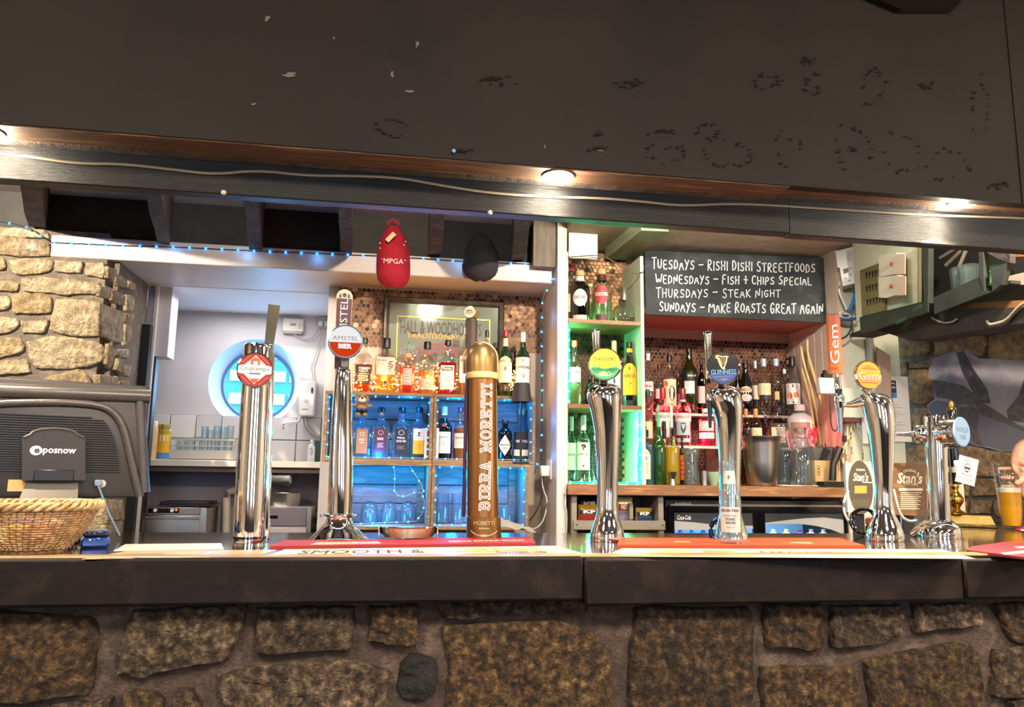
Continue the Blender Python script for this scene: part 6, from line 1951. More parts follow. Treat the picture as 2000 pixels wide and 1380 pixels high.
obj('screen_bezel', slab(-86, 296, 764, 968, -.05, -.02, 8), mat('blue_lit_bezel', '#39445e', .3), t)  # blue light of the screen is put into the bezel colour
body = obj('housing', slab(-82, 291, 757, 971, -.02, .05, 10), TD, t)
m = M()
rs = []
for (x0, x1, y0, y1), d in (((-82, 287, 757, 790), .045), ((-82, 285, 757, 786), .062), ((-80, 282, 758, 780), .068)):
    pass
obj('top_edge', M().tube([(L(-84, 0)[0], -.045, L(0, 772)[1]), (L(280, 0)[0], -.045, L(280, 776)[1])], 15 * s, 14), TG, t)
# arched hood ridge
arch = [(-80, 812), (-40, 797), (0, 790), (60, 788), (130, 788), (190, 793), (215, 803), (232, 822), (243, 850), (252, 890), (262, 935), (270, 968)]
arch = smooth_pts(arch, 1)
obj('hood_ridge', M().tube([(L(x, y)[0], -.052, L(x, y)[1]) for x, y in arch], 8 * s, 10), TG, t)
obj('corner_rib', M().tube([(L(270, 785)[0], -.046, L(270, 785)[1]), (L(280, 960)[0], -.046, L(280, 960)[1])], 10 * s, 10), TG, t)
m = M()
for k in range(24):
    y = 806 + k * 4.8
    xe = 190 + 42 * (1 - ((24 - k) / 24) ** 2) ** .5 if k else 180
    a, b_ = L(-80, y), L(xe, y)
    m.bx(a[0], b_[0], -.056, -.049, a[1] - 1.2 * s, a[1] + 1.2 * s)
tag(obj('vent_slats', m, mat('vent_black', '#1c1716', .5), t, False), kind='stuff')
pts = [L(x, y) for x, y in [(45, 937), (45, 858)] + [(60 + 45 * (1 - math.cos(a)), 850 - 12 * math.sin(a)) for a in [PI * k / 10 for k in range(11)]] + [(165, 858), (165, 937)]]
cov = obj('cover', M().prism([(x, -.05, z) for x, z in pts], (0, -.028, 0)), TD, t, False)
m = M().tube([(L(x, y)[0], -.077, L(x, y)[1]) for x, y in [(48, 856)] + [(62 + 43 * (1 - math.cos(a)), 850 - 11 * math.sin(a)) for a in [PI * k / 10 for k in range(11)]] + [(162, 856)]], 3 * s, 8)
obj('cover_edge', m, TG, cov)
m = M()
text(m, 'eposnow', (L(112, 0)[0], -.0789, L(0, 883)[1]), X3, Z3, 63 * s, 13 * s, .02)
obj('lettering', m, I['white'], cov, False)
m = M()
a = [(L(72, 0)[0] + 10 * s * math.cos(q), -.0786, L(0, 881)[1] + 9 * s * math.sin(q)) for q in [2 * PI * k / 24 for k in range(24)]]
m.add(a, [tuple(range(24))])
obj('logo_disc', m, I['white'], cov, False)
m = M()
text(m, 'e', (L(74, 0)[0], -.0793, L(0, 881.5)[1]), X3, Z3, 9 * s, 9 * s, .03)
obj('lettering', m, TD, cov, False)
a, b_ = L(66, 938), L(145, 917)
obj('slot', M().bx(a[0], b_[0], -.080, -.06, a[1], b_[1], .002), BLK, t)
st = M().prism([(L(60, 0)[0], -.062, L(0, 938)[1]), (L(158, 0)[0], -.062, L(0, 938)[1]), (L(146, 0)[0] + .02, -.13, .012), (L(30, 0)[0], -.13, .012)], (0, .01, 0))
obj('stand', st, mat('till_stand_metal', '#8d8780', .3, .7), t, False)
obj('foot', M().bx(L(10, 0)[0], L(190, 0)[0], -.11, .12, 0, .012, .004), TG, t)
a, b_ = L(16, 958), L(60, 936)
obj('sticker', M().bx(a[0], b_[0], -.0515, -.05, a[1], b_[1]), plain('#c99a66', .6), t)
obj('round_sticker', M().lathe([(7.5 * s, 0), (7.5 * s, .002)], 20).xf(Matrix.Translation((L(203, 0)[0], -.05, L(0, 943)[1])) @ Matrix.Rotation(PI / 2, 4, 'X')), plain('#b5b0a8', .5), t)
a = L(190, 942)
obj('plug', M().box((a[0], -.055, a[1]), (13 * s, .012, 12 * s), .002), plain('#6f8598', .4), t)
lp = [(189, 945), (196, 962), (205, 990), (216, 1012), (228, 1036), (240, 1060), (250, 1080)]
lp = smooth_pts(lp, 1)
lp = [(L(x, y)[0], -.058, L(x, y)[1]) for i, (x, y) in enumerate(lp)]
lp = [p for p in lp if p[2] > .005]
obj('lead', M().tube(lp, 2.2 * s, 8), plain('#6f8090', .45), t)

# wicker basket
fr = Fr(72, 1079, z=ZBAR + .001)
fr.B.y += .06
fr = Fr(72, 1000, Y=fr.B.y, z=ZBAR)
t = thing('wicker_basket', 'round woven wicker basket with braided rim beside the till', 'basket', fr)
s = fr.s
L = fr.L
H = L(72, 985)[1]
WIC = mat('pale_wicker', '#a88458', .6, col2=['#8a6842', '#c9a575'], ns=25, nd=3, bump=.3, bs=120)
WICR = mat('wicker_rim', '#c4a478', .55, col2=['#a88657', '#dcc094'], ns=25, nd=3, bump=.3, bs=120)
r0, r1 = 58 * s, 107 * s


def br(u):
    return r0 + (r1 - r0) * (u ** .75)


m = M()
NS = 46
rows_ = 17
for i in range(rows_):
    u = (i + .5) / rows_
    pts = []
    for k in range(NS * 2 + 1):
        a = PI * k / NS
        rr = br(u) + (.0022 if (k // 2 + i) % 2 else -.0022)
        pts.append((rr * math.cos(a), rr * math.sin(a), .004 + u * (H - .012)))
    m.tube(pts, .0019, 5)
tag(obj('weave', m, WIC, t), kind='stuff')
m = M()
for k in range(NS):
    a = 2 * PI * (k + .5) / NS
    m.tube([(br(u) * math.cos(a + .12 * u), br(u) * math.sin(a + .12 * u), .003 + u * (H - .01)) for u in (0, .25, .5, .75, 1)], .0017, 5)
tag(obj('stakes', m, WIC, t), kind='stuff')
for q in range(3):
    pts = []
    for k in range(145):
        a = 2 * PI * k / 144
        ph = a * 14 + q * 2 * PI / 3
        rr = r1 + .004 + .0065 * math.cos(ph)
        pts.append((rr * math.cos(a), rr * math.sin(a), H + .0 + .0065 * math.sin(ph)))
    obj('rim_braid', M().tube(pts, .0044, 6), WICR, t)
obj('base', M().lathe([(r0, .0), (r0 + .002, .006)], 36), WIC, t)
for i, (c_, lb, px_, py_) in enumerate((('#d8b21c', 'yellow snack packet lying inside the wicker basket', -.02, -.02), ('#6a3f7a', 'purple snack packet lying inside the wicker basket', -.03, .025), ('#c33a2c', 'red snack packet lying inside the wicker basket', .02, -.025), ('#d9cfc2', 'white snack packet lying inside the wicker basket', .028, .02))):
    o = M().box((0, 0, 0), (.056, .016, .045), .006)
    q = obj('snack_packet', o, plain(c_, .35), None, loc=fr.B + Vector((px_, py_, .036 + (i % 2) * .008)))
    q.rotation_euler = (.5, .1 * i, .4 * i)
    tag(q, lb, 'snack packet')

# card reader with coiled lead
fr = Fr(185, 1066, z=ZBAR)
t = thing('card_reader', 'small dark blue card payment reader on the bar by the basket', 'card reader', fr)
s = fr.s
m = M().rings([[Vector((x, y, z)) for x, y, z in ((-24 * s, -.045, a), (24 * s, -.045, b), (24 * s, .05, c), (-24 * s, .05, d))] for a, b, c, d in ((0, 0, 0, 0), (.016, .016, .03, .03))])
obj('body', M().box((0, 0, .011), (50 * s, .11, .022), .006), mat('deep_blue_plastic', '#24418c', .22, coat=.4), t)
obj('top_shell', M().box((2 * s, .012, .0285), (48 * s, .085, .012), .005), plain('#232a3c', .25), t)
obj('screen', M().box((2 * s, .022, .0352), (36 * s, .045, .0012), .0004), plain('#86a0bd', .12), t)
pts = []
for k in range(220):
    a = k * .42
    u = k / 219
    pts.append((-28 * s - u * .10 + .0, .02 - u * .05 + .0055 * math.cos(a), .0085 + .0055 * math.sin(a)))
obj('coiled_lead', M().tube(pts, .0019, 5), BLK, t)


# flat things on the bar top: mats, menus and runners (corner pixels -> bar top)
def flat(name, label, cat, px, m, h=.0015, prints=(), dz=0, group=None, bev=0):
    q = [WZ(x, y, ZBAR + dz) for x, y in px]
    c = sum(q, Vector()) / len(q)
    t = thing(name, label, cat, loc=c)
    mm = M().prism([p - c for p in q], (0, 0, h))
    o = obj('sheet', mm, m, t, False)
    for kind, *r in prints:
        pm = M()
        if kind == 'poly':
            pts, mt_ = r
            pm.add([WZ(x, y, ZBAR + dz + h + .0004) - c for x, y in pts], [tuple(range(len(pts)))])
        else:
            s_, (p0, p1, p2, p3), bold, mt_ = r
            v, f = tx(s_, bold)
            qq = [WZ(x, y, ZBAR + dz + h + .0005) - c for x, y in (p0, p1, p2, p3)]
            pm.add([(qq[0] * (.5 - a) + qq[1] * (.5 + a)) * (.5 + b) + (qq[3] * (.5 - a) + qq[2] * (.5 + a)) * (.5 - b) for a, b in v], f)
        obj('lettering' if kind == 'text' else 'print', pm, mt_, t, False)
    return t


PAPER = mat('laminated_paper', '#ded8cc', .3, coat=.3)
CREAMB = mat('cream_banner', '#e0d2ac', .35, coat=.2)
flat('paper_sheet', 'plain white paper sheet lying on the bar near the till', 'paper', [(222, 1075), (437, 1072), (432, 1061), (245, 1063)], PAPER, .0012)
flat('menu', 'laminated food menu with brown dish photos along the bar edge before the till', 'menu', [(160, 1092), (500, 1086), (540, 1074), (250, 1076)], mat('menu_cream', '#cdbb98', .25, coat=.4), .001,
     [('poly', [(330, 1086), (385, 1085), (392, 1077), (345, 1078)], I['tan']), ('poly', [(420, 1085), (500, 1083), (508, 1075), (432, 1076)], plain('#b98d5c', .4)), ('poly', [(200, 1090), (310, 1087), (320, 1079), (235, 1081)], plain('#8d7458', .4)), ('poly', [(385, 1083), (405, 1082), (425, 1076), (410, 1076)], plain('#9fb0c0', .4))])
flat('bar_banner', 'cream paper banner with dark slogan words before the bronze font', 'banner', [(522, 1087), (1140, 1081), (1085, 1066), (556, 1073)], CREAMB, .001,
     [('text', 'SMOOTH &', ((592, 1074.5), (826, 1072.5), (832, 1079), (580, 1081)), .05, I['black']), ('text', 'GOLDEN', ((868, 1072), (1044, 1069.5), (1060, 1075.5), (872, 1078)), .05, I['gold']),
      ('text', 'THATCHERS CIDER', ((968, 1077), (1066, 1076), (1072, 1079), (970, 1080)), .02, I['black'])])
flat('bar_runner', 'bright red rubber bar runner under the pedestal font', 'bar runner', [(526, 1071), (1046, 1064), (1036, 1052), (556, 1059)], mat('red_rubber', '#981e26', .6, bump=.4, bs=300), .006,
     [('poly', [(606, 1063), (745, 1060.5), (738, 1057), (620, 1058.5)], plain('#d9c3a0', .5)), ('text', 'AMSTEL BIER', ((628, 1058.6), (730, 1057.4), (738, 1060), (618, 1061.6)), .02, I['red']), ('text', 'SERVE EXTRA COLD', ((875, 1055.5), (1022, 1053), (1026, 1055), (876, 1058)), .03, plain('#e6cfc0', .5))])
flat('bar_runner', 'orange rubber bar runner under the tonic bottle', 'bar runner', [(1205, 1068), (1690, 1069), (1640, 1054), (1212, 1054)], mat('orange_rubber', '#ac3d17', .6, bump=.4, bs=300), .006,
     [('poly', [(1315, 1058), (1350, 1059), (1348, 1056.5), (1318, 1056)], I['tan']), ('poly', [(1540, 1060), (1590, 1061), (1580, 1058), (1550, 1058)], I['tan'])])
flat('bar_banner', 'second cream paper banner with photos and slogan before the stout font', 'banner', [(1180, 1086), (1905, 1091), (1838, 1073), (1215, 1071)], CREAMB, .001,
     [('poly', [(1275, 1084), (1345, 1085), (1350, 1074), (1300, 1073)], I['tan']), ('poly', [(1375, 1085), (1480, 1086), (1430, 1075), (1372, 1074)], plain('#a3845c', .4)), ('poly', [(1350, 1085), (1372, 1085), (1366, 1074), (1356, 1074)], plain('#8d98a5', .4)),
      ('text', 'SMOOTH &', ((1478, 1076), (1690, 1077.5), (1715, 1082), (1498, 1081)), .05, I['black']), ('text', 'GOLDEN', ((1715, 1078), (1800, 1078.5), (1825, 1083), (1738, 1082.5)), .05, I['gold'])])
flat('bar_runner', 'burgundy bar mat with cream pattern at the beer glass end', 'bar runner', [(1888, 1078), (2060, 1100), (2080, 1062), (1960, 1062), (1898, 1071)], mat('burgundy_rubber', '#8f1f2c', .6, bump=.3, bs=300), .006,
     [('poly', [(1955, 1079), (2060, 1068), (2070, 1072), (1962, 1083)], plain('#d9c3a0', .5)), ('poly', [(1980, 1067), (2060, 1064), (2060, 1066), (1990, 1070)], plain('#d9c3a0', .5))])
flat('beer_mat', 'red and white striped drip mat at the far bar return', 'beer mat', [(1983, 1034), (2050, 1050), (2070, 1035), (2000, 1028)], plain('#b3303a', .5), .003, [('poly', [(1992, 1035), (2050, 1047), (2052, 1045), (1996, 1033)], I['white'])])

# tonic bottle on the orange runner
fr = Fr(1428, 1060, z=ZBAR + .0062)
t = thing('tonic_bottle', 'empty clear tonic water bottle with silver label on the orange runner', 'bottle', fr)
s = fr.s
H = fr.L(1427, 900)[1]
zq = lambda y: fr.L(1427, y)[1]
P = [(20 * s, 0), (21.5 * s, .004), (22 * s, zq(1046)), (20.5 * s, zq(1037)), (21.2 * s, zq(1030)), (21.5 * s, zq(988)), (21 * s, zq(975)), (17.5 * s, zq(958)), (13 * s, zq(942)), (11.3 * s, zq(918)), (11 * s, zq(906)), (12 * s, zq(904)), (12 * s, H)]
obj('glass_body', M().lathe(P + [(10.5 * s, H), (9.5 * s, zq(918)), (15 * s, zq(958)), (19.5 * s, zq(985)), (19.5 * s, .012)], 28), GCLEAR2, t)
for z0, z1, r_, wf, nm, txs in ((zq(1038), zq(989), 21.9 * s, 1.0, 'label', (('FEVER-TREE', .86, .11, 1.0, I['maroon']), ('INDIAN TONIC', .66, .09, .8, I['grey']), ('TONIC', .52, .1, .6, I['black']), ('WATER', .38, .1, .6, I['black']), ('500 ml', .2, .07, .5, I['grey']))), (zq(945), zq(919), 12.6 * s, 1.1, 'neck_label', (('F', .5, .3, .3, I['maroon']),))):
    cols = []
    for i in range(13):
        a = -wf + 2 * wf * i / 12
        k1 = 1 if nm == 'label' else 1.08
        k2 = 1 if nm == 'label' else .93
        cols += [Vector((r_ * k1 * math.sin(a), -r_ * k1 * math.cos(a), z0)), Vector((r_ * k2 * math.sin(a), -r_ * k2 * math.cos(a), z1))]
    lo = obj(nm, M().add(cols, [(2 * i, 2 * i + 2, 2 * i + 3, 2 * i + 1) for i in range(12)]), mat('silver_label', '#c4c0ba', .3, .4), t)
    for s_, cz, hh, ww, mt_ in txs:
        m = M()
        text(m, s_, (0, 0, z0 + (z1 - z0) * cz), X3, Z3, ww * r_ * 1.5, hh * (z1 - z0), .02)
        for q in m.v:
            q.y = -(max(0, (r_ * 1.03) ** 2 - q.x ** 2) ** .5)
        obj('lettering', m, mt_, lo, False)

# drip tray cover and cloth
fr = Fr(797, 1056, z=ZBAR)
t = thing('drip_tray', 'small chrome drip tray with rounded lip behind the red runner', 'drip tray', fr)
s = fr.s
zz = fr.L(797, 1030)[1]
rs = []
for k, (hw, y0, z) in enumerate(((50, .06, zz * .25), (57, .0, zz * .6), (58, .0, zz))):
    rs.append([Vector((hw * s * math.cos(a), .05 - (.075 if math.sin(a) > 0 else 0) * math.sin(a), z)) for a in [PI * i / 18 for i in range(19)]])
obj('tray', M().rings(rs, True, True), mat('dull_tray_metal', '#b5a98e', .25, .9), t)
obj('tray_rim', M().tube([p for p in rs[-1]], 1.6 * s, 8), CHROME, t)
for q in (-1, 1):
    obj('bracket', M().box((q * 57 * s, .03, zz * .5), (3 * s, .05, zz), .001), CHROME, t)
fr = Fr(1000, 1050, z=ZBAR)
m = M()
N = 12
V = []
for i in range(N + 1):
    for j in range(N + 1):
        u, v = i / N, j / N
        x = (-.06 + .12 * u)
        y = (-.05 + .1 * v)
        z = .012 + .05 * max(0, 1 - u * .8) * (0.6 + .4 * math.sin(v * 3)) + .012 * noise.noise(Vector((u * 5, v * 5, 2)))
        V.append((x, y, max(z, .003)))
F = [(i * (N + 1) + j, (i + 1) * (N + 1) + j, (i + 1) * (N + 1) + j + 1, i * (N + 1) + j + 1) for i in range(N) for j in range(N)]
o = obj('bar_cloth', M().add(V, F), mat('grey_cloth', '#8c8880', .95, col2='#77736c', ns=10, bump=.3, bs=300), None, loc=fr.B)
tag(o, 'crumpled grey bar cloth heaped beside the bronze font', 'cloth')

# ---------------------------------------------------------------- kitchen things
YKC = 4.02
zkc = W(450, 899, YKC).z
t = thing('kitchen_counter', 'white kitchen counter with inset steel sink below the round window', 'counter', loc=W(470, 899, YKC))
K0 = t.location.copy()
x0, x1 = -2.0 - K0.x, W(634, 900, YKC).x - K0.x
obj('counter_top', M().bx(x0, x1, 0, YK - YKC - .012, -.032, 0, .003), plain('#d6d0c4', .35), t)
obj('rail', M().bx(x0, x1, .02, .05, W(450, 922, YKC).z - K0.z, -.0325), plain('#4a3a34', .6), t)
a, b_ = W(524, 941, YKC + .1), W(572, 941, YKC + .1)
obj('sink_bowl', M().box(((a.x + b_.x) / 2 - K0.x, .2, (a.z - K0.z - .0325) / 2 - .016), (b_.x - a.x, .26, abs(a.z - K0.z) - .034), .02, seg=3), STEEL, t)
KCOU = zkc
panel('wall_kitchen_low', W(300, 980, 4.3).x - .3, X_ALCL - .02, 4.3, 4.32, 0, KCOU - .06, plain('#8b8189', .7))


def kt(x, y, Y=4.15, z=None):
    return Fr(x, y, Y=Y, z=KCOU if z is None else z, face=False, th=0)


bottle((284, 304, 822), 4.12, KCOU, 'large white lidded jar of pale sauce on the kitchen counter', 'jar', mat('sauce_jar', '#d9b98a', .3), CAPW, None, [], capz=.86, capr=.75, name='sauce_jar', cat='jar')
bottle((303, 330, 828), 4.15, KCOU, 'yellow labelled gherkin jar on the kitchen counter', 'jar', mat('gherkin_jar', '#a8922e', .25), plain('#b39a58', .35, .5), None, [(.2, .72, .98, LB['yellow'], (('#bar', .6, .16, .5, I['white']),)), (.02, .2, .98, LB['blue'])], capz=.88, capr=.92, name='gherkin_jar', cat='jar')
# dishwasher rack with glasses
fr = kt(395, 898, 4.14)
t = thing('glass_rack', 'pale grey dishwasher rack holding clear glasses on the kitchen counter', 'glass rack', fr)
s = fr.s
L = fr.L
RK = plain('#b9b4ab', .5)
a, b_ = L(326, 898), L(461, 857)
dR = .2
for y in (0, dR):
    obj('side', M().bx(a[0], b_[0], y, y + .006, 0, 20 * s).bx(a[0], b_[0], y, y + .006, b_[1] - 4 * s, b_[1]).bx(a[0], b_[0], y, y + .006, 27 * s, 29 * s), RK, t, False)
for x in (a[0], b_[0] - .006):
    obj('end', M().bx(x, x + .006, .007, dR, 0, b_[1]), RK, t, False)
m = M()
for k in range(10):
    x = a[0] + (b_[0] - a[0]) * k / 9
    for y in (0, dR):
        m.bx(x - .002, x + .002, y - .001, y + .007, 20 * s, b_[1] - 4 * s)
tag(obj('rack_bar', m, RK, t, False), kind='stuff')
obj('base', M().bx(a[0], b_[0], 0, dR, 0, .006), RK, t, False)
gpx = [(338, 860), (352, 860), (367, 860), (382, 852), (396, 832), (407, 838), (420, 831), (432, 833), (446, 831)]
for k, (x, yt) in enumerate(gpx):
    lb = ['clear glass at the jar end of the dishwasher rack', 'second clear glass from the jar end of the dishwasher rack', 'third clear glass from the jar end of the dishwasher rack', 'clear glass with a dark rim in the dishwasher rack', 'upturned tall glass, first of the tall ones in the dishwasher rack',
          'shorter glass between two tall glasses in the dishwasher rack', 'tall glass in the middle of the tall group in the dishwasher rack', 'tall glass next to last in the dishwasher rack', 'tall glass closest to the straight chrome font in the dishwasher rack'][k]
    tumbler(x - 7, x + 7, yt, 4.14 + (.05 if k % 2 else .13), KCOU + .0065, lb, [(.8, 0), (.84, .04), (.9, .5), (1, 1)], name='rack_glass', group='glasses in the dishwasher rack', n=14)
# glasswasher below
fr = Fr(340, 1060, Y=4.0, z=.9, face=False, th=0)
t = thing('glass_washer', 'stainless glass washer under the kitchen counter with a black control strip', 'glass washer', fr)
L, s = fr.L, fr.s
a, b_ = L(268, 990), L(392, 990)
obj('cabinet', M().bx(a[0], b_[0] + .03, .0, .27, -.5, a[1], .004), STEEL, t)
obj('top_panel', M().bx(a[0], b_[0], -.012, -.0005, L(0, 1005)[1], L(0, 990)[1], .003), plain('#8b847e', .3, .7), t)
obj('door', M().bx(a[0], b_[0], -.014, -.0005, -.5, L(0, 1007)[1], .003), STEEL, t)
obj('door_handle', M().bx(a[0], b_[0], -.024, -.0145, L(0, 1013)[1], L(0, 1007)[1], .002), plain('#a9a5a2', .25, .8), t)
c_ = obj('control_strip', M().bx(L(285, 0)[0], L(346, 0)[0], -.016, -.0125, L(0, 1001)[1], L(0, 992)[1], .002), BLKG, t)
for x in (300, 333):
    obj('knob', M().lathe([(3.6 * s, 0), (3.2 * s, .008)], 12).xf(Matrix.Translation((L(x, 0)[0], -.0165, L(0, 996)[1])) @ Matrix.Rotation(PI / 2, 4, 'X')), WHT, c_)
obj('indicator', M().lathe([(2.5 * s, 0), (2.3 * s, .004)], 10).xf(Matrix.Translation((L(341, 0)[0], -.0165, L(0, 995)[1])) @ Matrix.Rotation(PI / 2, 4, 'X')), glow('amber_indicator', '#ff7a3a', 1.2), c_)
zt_ = L(0, 990)[1] + fr.B.z
q = obj('black_tray', M().bx(L(302, 0)[0], L(408, 0)[0], .0, .2, 0, .008, .002).bx(L(304, 0)[0], L(402, 0)[0], .0, .2, .0085, .02, .003), BLK, None, loc=(fr.B.x, 4.01, zt_ + .006))
tag(q, 'flat black tray lying on the glass washer', 'tray')
# second appliance
fr = Fr(560, 1060, Y=4.0, z=.9, face=False, th=0)
t = thing('ice_machine', 'brushed steel appliance with a grey front under the sink', 'appliance', fr)
L, s = fr.L, fr.s
obj('cabinet', M().bx(L(500, 0)[0], L(605, 0)[0], 0, .27, -.5, L(0, 988)[1], .004), STEEL, t)
obj('front_panel', M().bx(L(502, 0)[0], L(596, 0)[0], -.01, -.0005, L(0, 1027)[1], L(0, 991)[1], .003), plain('#6d6570', .35, .4), t)
obj('door', M().bx(L(502, 0)[0], L(597, 0)[0], -.016, -.0005, -.5, L(0, 1029)[1], .003), plain('#a89fa3', .35, .3), t)
obj('control_strip', M().bx(L(516, 0)[0], L(540, 0)[0], -.013, -.0105, L(0, 1012)[1], L(0, 1006)[1], .001), BLKG, t)
zt_ = L(0, 988)[1] + .9
lathed('mixing_pan', 'shallow steel pan standing on the appliance under the sink', 'pan', 557, 4.12, zt_, [(988, 30), (986, 33), (966, 35), (962, 36), (962.4, 34), (984, 30)], STEEL, 28)
# pipes
pt = [W(x, y, 4.26) for x, y in ((470, 958), (455, 958), (446, 961), (443, 970), (442, 1000), (441, 1060))]
tag(obj('waste_pipe', M().tube(pt, .021, 12), plain('#c9bba6', .5), None), 'cream waste pipe bending down the low kitchen wall', 'pipe')
pt = [W(x, y, YK - .03) for x, y in ((640, 946), (600, 944), (575, 948), (562, 958))]
tag(obj('flexible_hose', M().tube(pt, .011, 8), plain('#3a3532', .5), None), 'dark flexible water hose above the steel pan', 'hose')
# water heater
fr = Fr(598, 812, Y=YK - .09, face=False, th=0)
t = thing('water_heater', 'white instant water heater on the kitchen wall beside the round window', 'water heater', fr)
L, s = fr.L, fr.s
obj('case', M().bx(L(581, 0)[0], L(613, 0)[0], 0, .089, 0, L(0, 743)[1], .008), WHT, t)
obj('window_slot', M().lathe([(.5, 0), (.45, .004)], 14).xf(Matrix.Translation((L(607, 0)[0], -.0, L(0, 762)[1])) @ Matrix.Rotation(PI / 2, 4, 'X') @ Matrix.Diagonal((4.4 * s, 13 * s, 1, 1))), BLK, t)
obj('dial', M().lathe([(4 * s, 0), (3.6 * s, .006)], 14).xf(Matrix.Translation((L(596, 0)[0], 0, L(0, 781)[1])) @ Matrix.Rotation(PI / 2, 4, 'X')), plain('#bdb8b2', .4), t)
m = M()
text(m, 'redring', (L(595, 0)[0], -.0006, L(0, 799)[1]), X3, Z3, 13 * s, 3.5 * s, .03)
obj('lettering', m, I['black'], t, False)
pt = [W(x, y, YK - .05) for x, y in ((586, 813), (585, 820), (580, 824), (560, 824), (554, 827), (553, 838))]
tag(obj('swivel_spout', M().tube(pt, .008, 10), CHROME, None), 'thin chrome swivel spout under the white water heater', 'spout')
pt = [W(x, y, YK - .05) for x, y in ((596, 813), (596, 822), (601, 836), (612, 848), (624, 853))]
tag(obj('flexible_hose', M().tube(pt, .011, 10), plain('#8f8a84', .35, .6), None), 'ribbed grey hose curving from the water heater to the counter', 'hose')
fr = Fr(572, 651, Y=YK - .03, face=False, th=0)
t = thing('alarm_panel', 'beige alarm control panel high on the kitchen wall', 'control panel', fr)
L, s = fr.L, fr.s
obj('case', M().bx(L(551, 0)[0], L(592, 0)[0], 0, .028, 4 * s, L(0, 621)[1], .003), plain('#cbc4b4', .45), t)
obj('lower_edge', M().bx(L(552, 0)[0], L(590, 0)[0], .0, .026, 0, 3.8 * s, .002), plain('#a39b8c', .45), t)
obj('display', M().bx(L(566, 0)[0], L(577, 0)[0], -.002, .001, L(0, 636)[1], L(0, 631)[1]), plain('#4d5348', .3), t)
m = M()
for i in range(3):
    for j in range(3):
        m.bx(L(582 + i * 3, 0)[0], L(583.8 + i * 3, 0)[0], -.002, .001, L(0, 641 - j * 4)[1], L(0, 639 - j * 4)[1])
obj('keypad', m, plain('#8d8678', .5), t, False)
fr = Fr(632, 640, Y=YK - .02, face=False, th=0)
t = thing('wall_socket', 'white double wall socket with plugs high on the kitchen wall', 'socket', fr)
L, s = fr.L, fr.s
obj('plate', M().bx(L(620, 0)[0], L(644, 0)[0], 0, .019, 0, L(0, 617)[1], .002), plain('#b7b2aa', .4), t)
for x in (626, 638):
    obj('plug', M().bx(L(x - 4, 0)[0], L(x + 4, 0)[0], -.02, -.0005, 3 * s, 12 * s, .002), WHT, t)
for lb, pts in (('thin grey flex drooping between the alarm panel and the wall socket', ((570, 650), (585, 660), (602, 663), (615, 655), (624, 638))), ('thin grey flex running from the wall socket down to the water heater', ((632, 640), (624, 668), (614, 700), (608, 716), (611, 735), (612, 743)))):
    tag(obj('flex', M().tube([W(x, y, YK - .02) for x, y in smooth_pts(pts, 1)], .0035, 5), plain('#a9a49c', .5), None), lb, 'cable')
fr = kt(617, 897, 4.3)
o = obj('waste_caddy', M().bx(fr.L(612, 0)[0], fr.L(640, 0)[0], 0, .1, 0, fr.L(0, 858)[1], .006), plain('#2c4a3e', .5), None, loc=fr.B)
tag(o, 'dark green bag of supplies beside the blue crate on the kitchen counter', 'bag')
bottle((600, 614, 858), 4.2, KCOU, 'small white bottle with printed label beside the green bag', 'squat', plain('#d3d8dc', .4), CAPW, None, [(.2, .7, .8, LB['white'], (('#lines', .45, .3, .7, I['black']),))], name='cleaner_bottle')
fr = Fr(617, 1030, Y=4.28, face=False, th=0)
t = thing('wall_socket', 'white double socket with black plugs low beside the pedestal font', 'socket', fr)
L, s = fr.L, fr.s
obj('plate', M().bx(L(604, 0)[0], L(634, 0)[0], 0, .019, 0, L(0, 1000)[1], .002), plain('#d0cbc4', .4), t)
for x in (609, 622):
    obj('plug', M().box((L(x, 0)[0], -.012, 14 * s), (10 * s, .022, 13 * s), .004), BLK, t)
# white plug top by the post
fr = Fr(1063, 930, Y=3.5, face=False, th=0)
t = thing('plug_adaptor', 'white plug adaptor with hanging leads on the side of the white post', 'plug', fr)
L, s = fr.L, fr.s
obj('body', M().bx(L(1054, 0)[0], L(1071, 0)[0], -.03, .03, 0, L(0, 909)[1], .004), WHT, t)
obj('plate', M().bx(L(1071, 0)[0], L(1074, 0)[0], -.05, .05, -5 * s, L(0, 897)[1]), WHT, t)
for nm, c_, pts in (('black_lead', '#1a1a1c', ((1060, 930), (1061, 950), (1056, 975), (1047, 1000), (1034, 1016))), ('white_lead', '#d5d2d6', ((1058, 930), (1060, 955), (1069, 975), (1066, 1000), (1058, 1022), (1042, 1034), (1030, 1028)))):
    obj(nm, M().tube([(L(x, y)[0], -.005, L(x, y)[1]) for x, y in smooth_pts(pts, 1)], 1.3 * s, 6), plain(c_, .5), t)
tag(obj('flex', M().tube([W(x, y, 3.36) for x, y in smooth_pts(((1106, 945), (1102, 970), (1103, 985), (1107, 1000), (1106, 1045)), 1)], .004, 6), plain('#b5aea2', .5), None), 'pale flex trailing down beside the snack rack', 'cable')

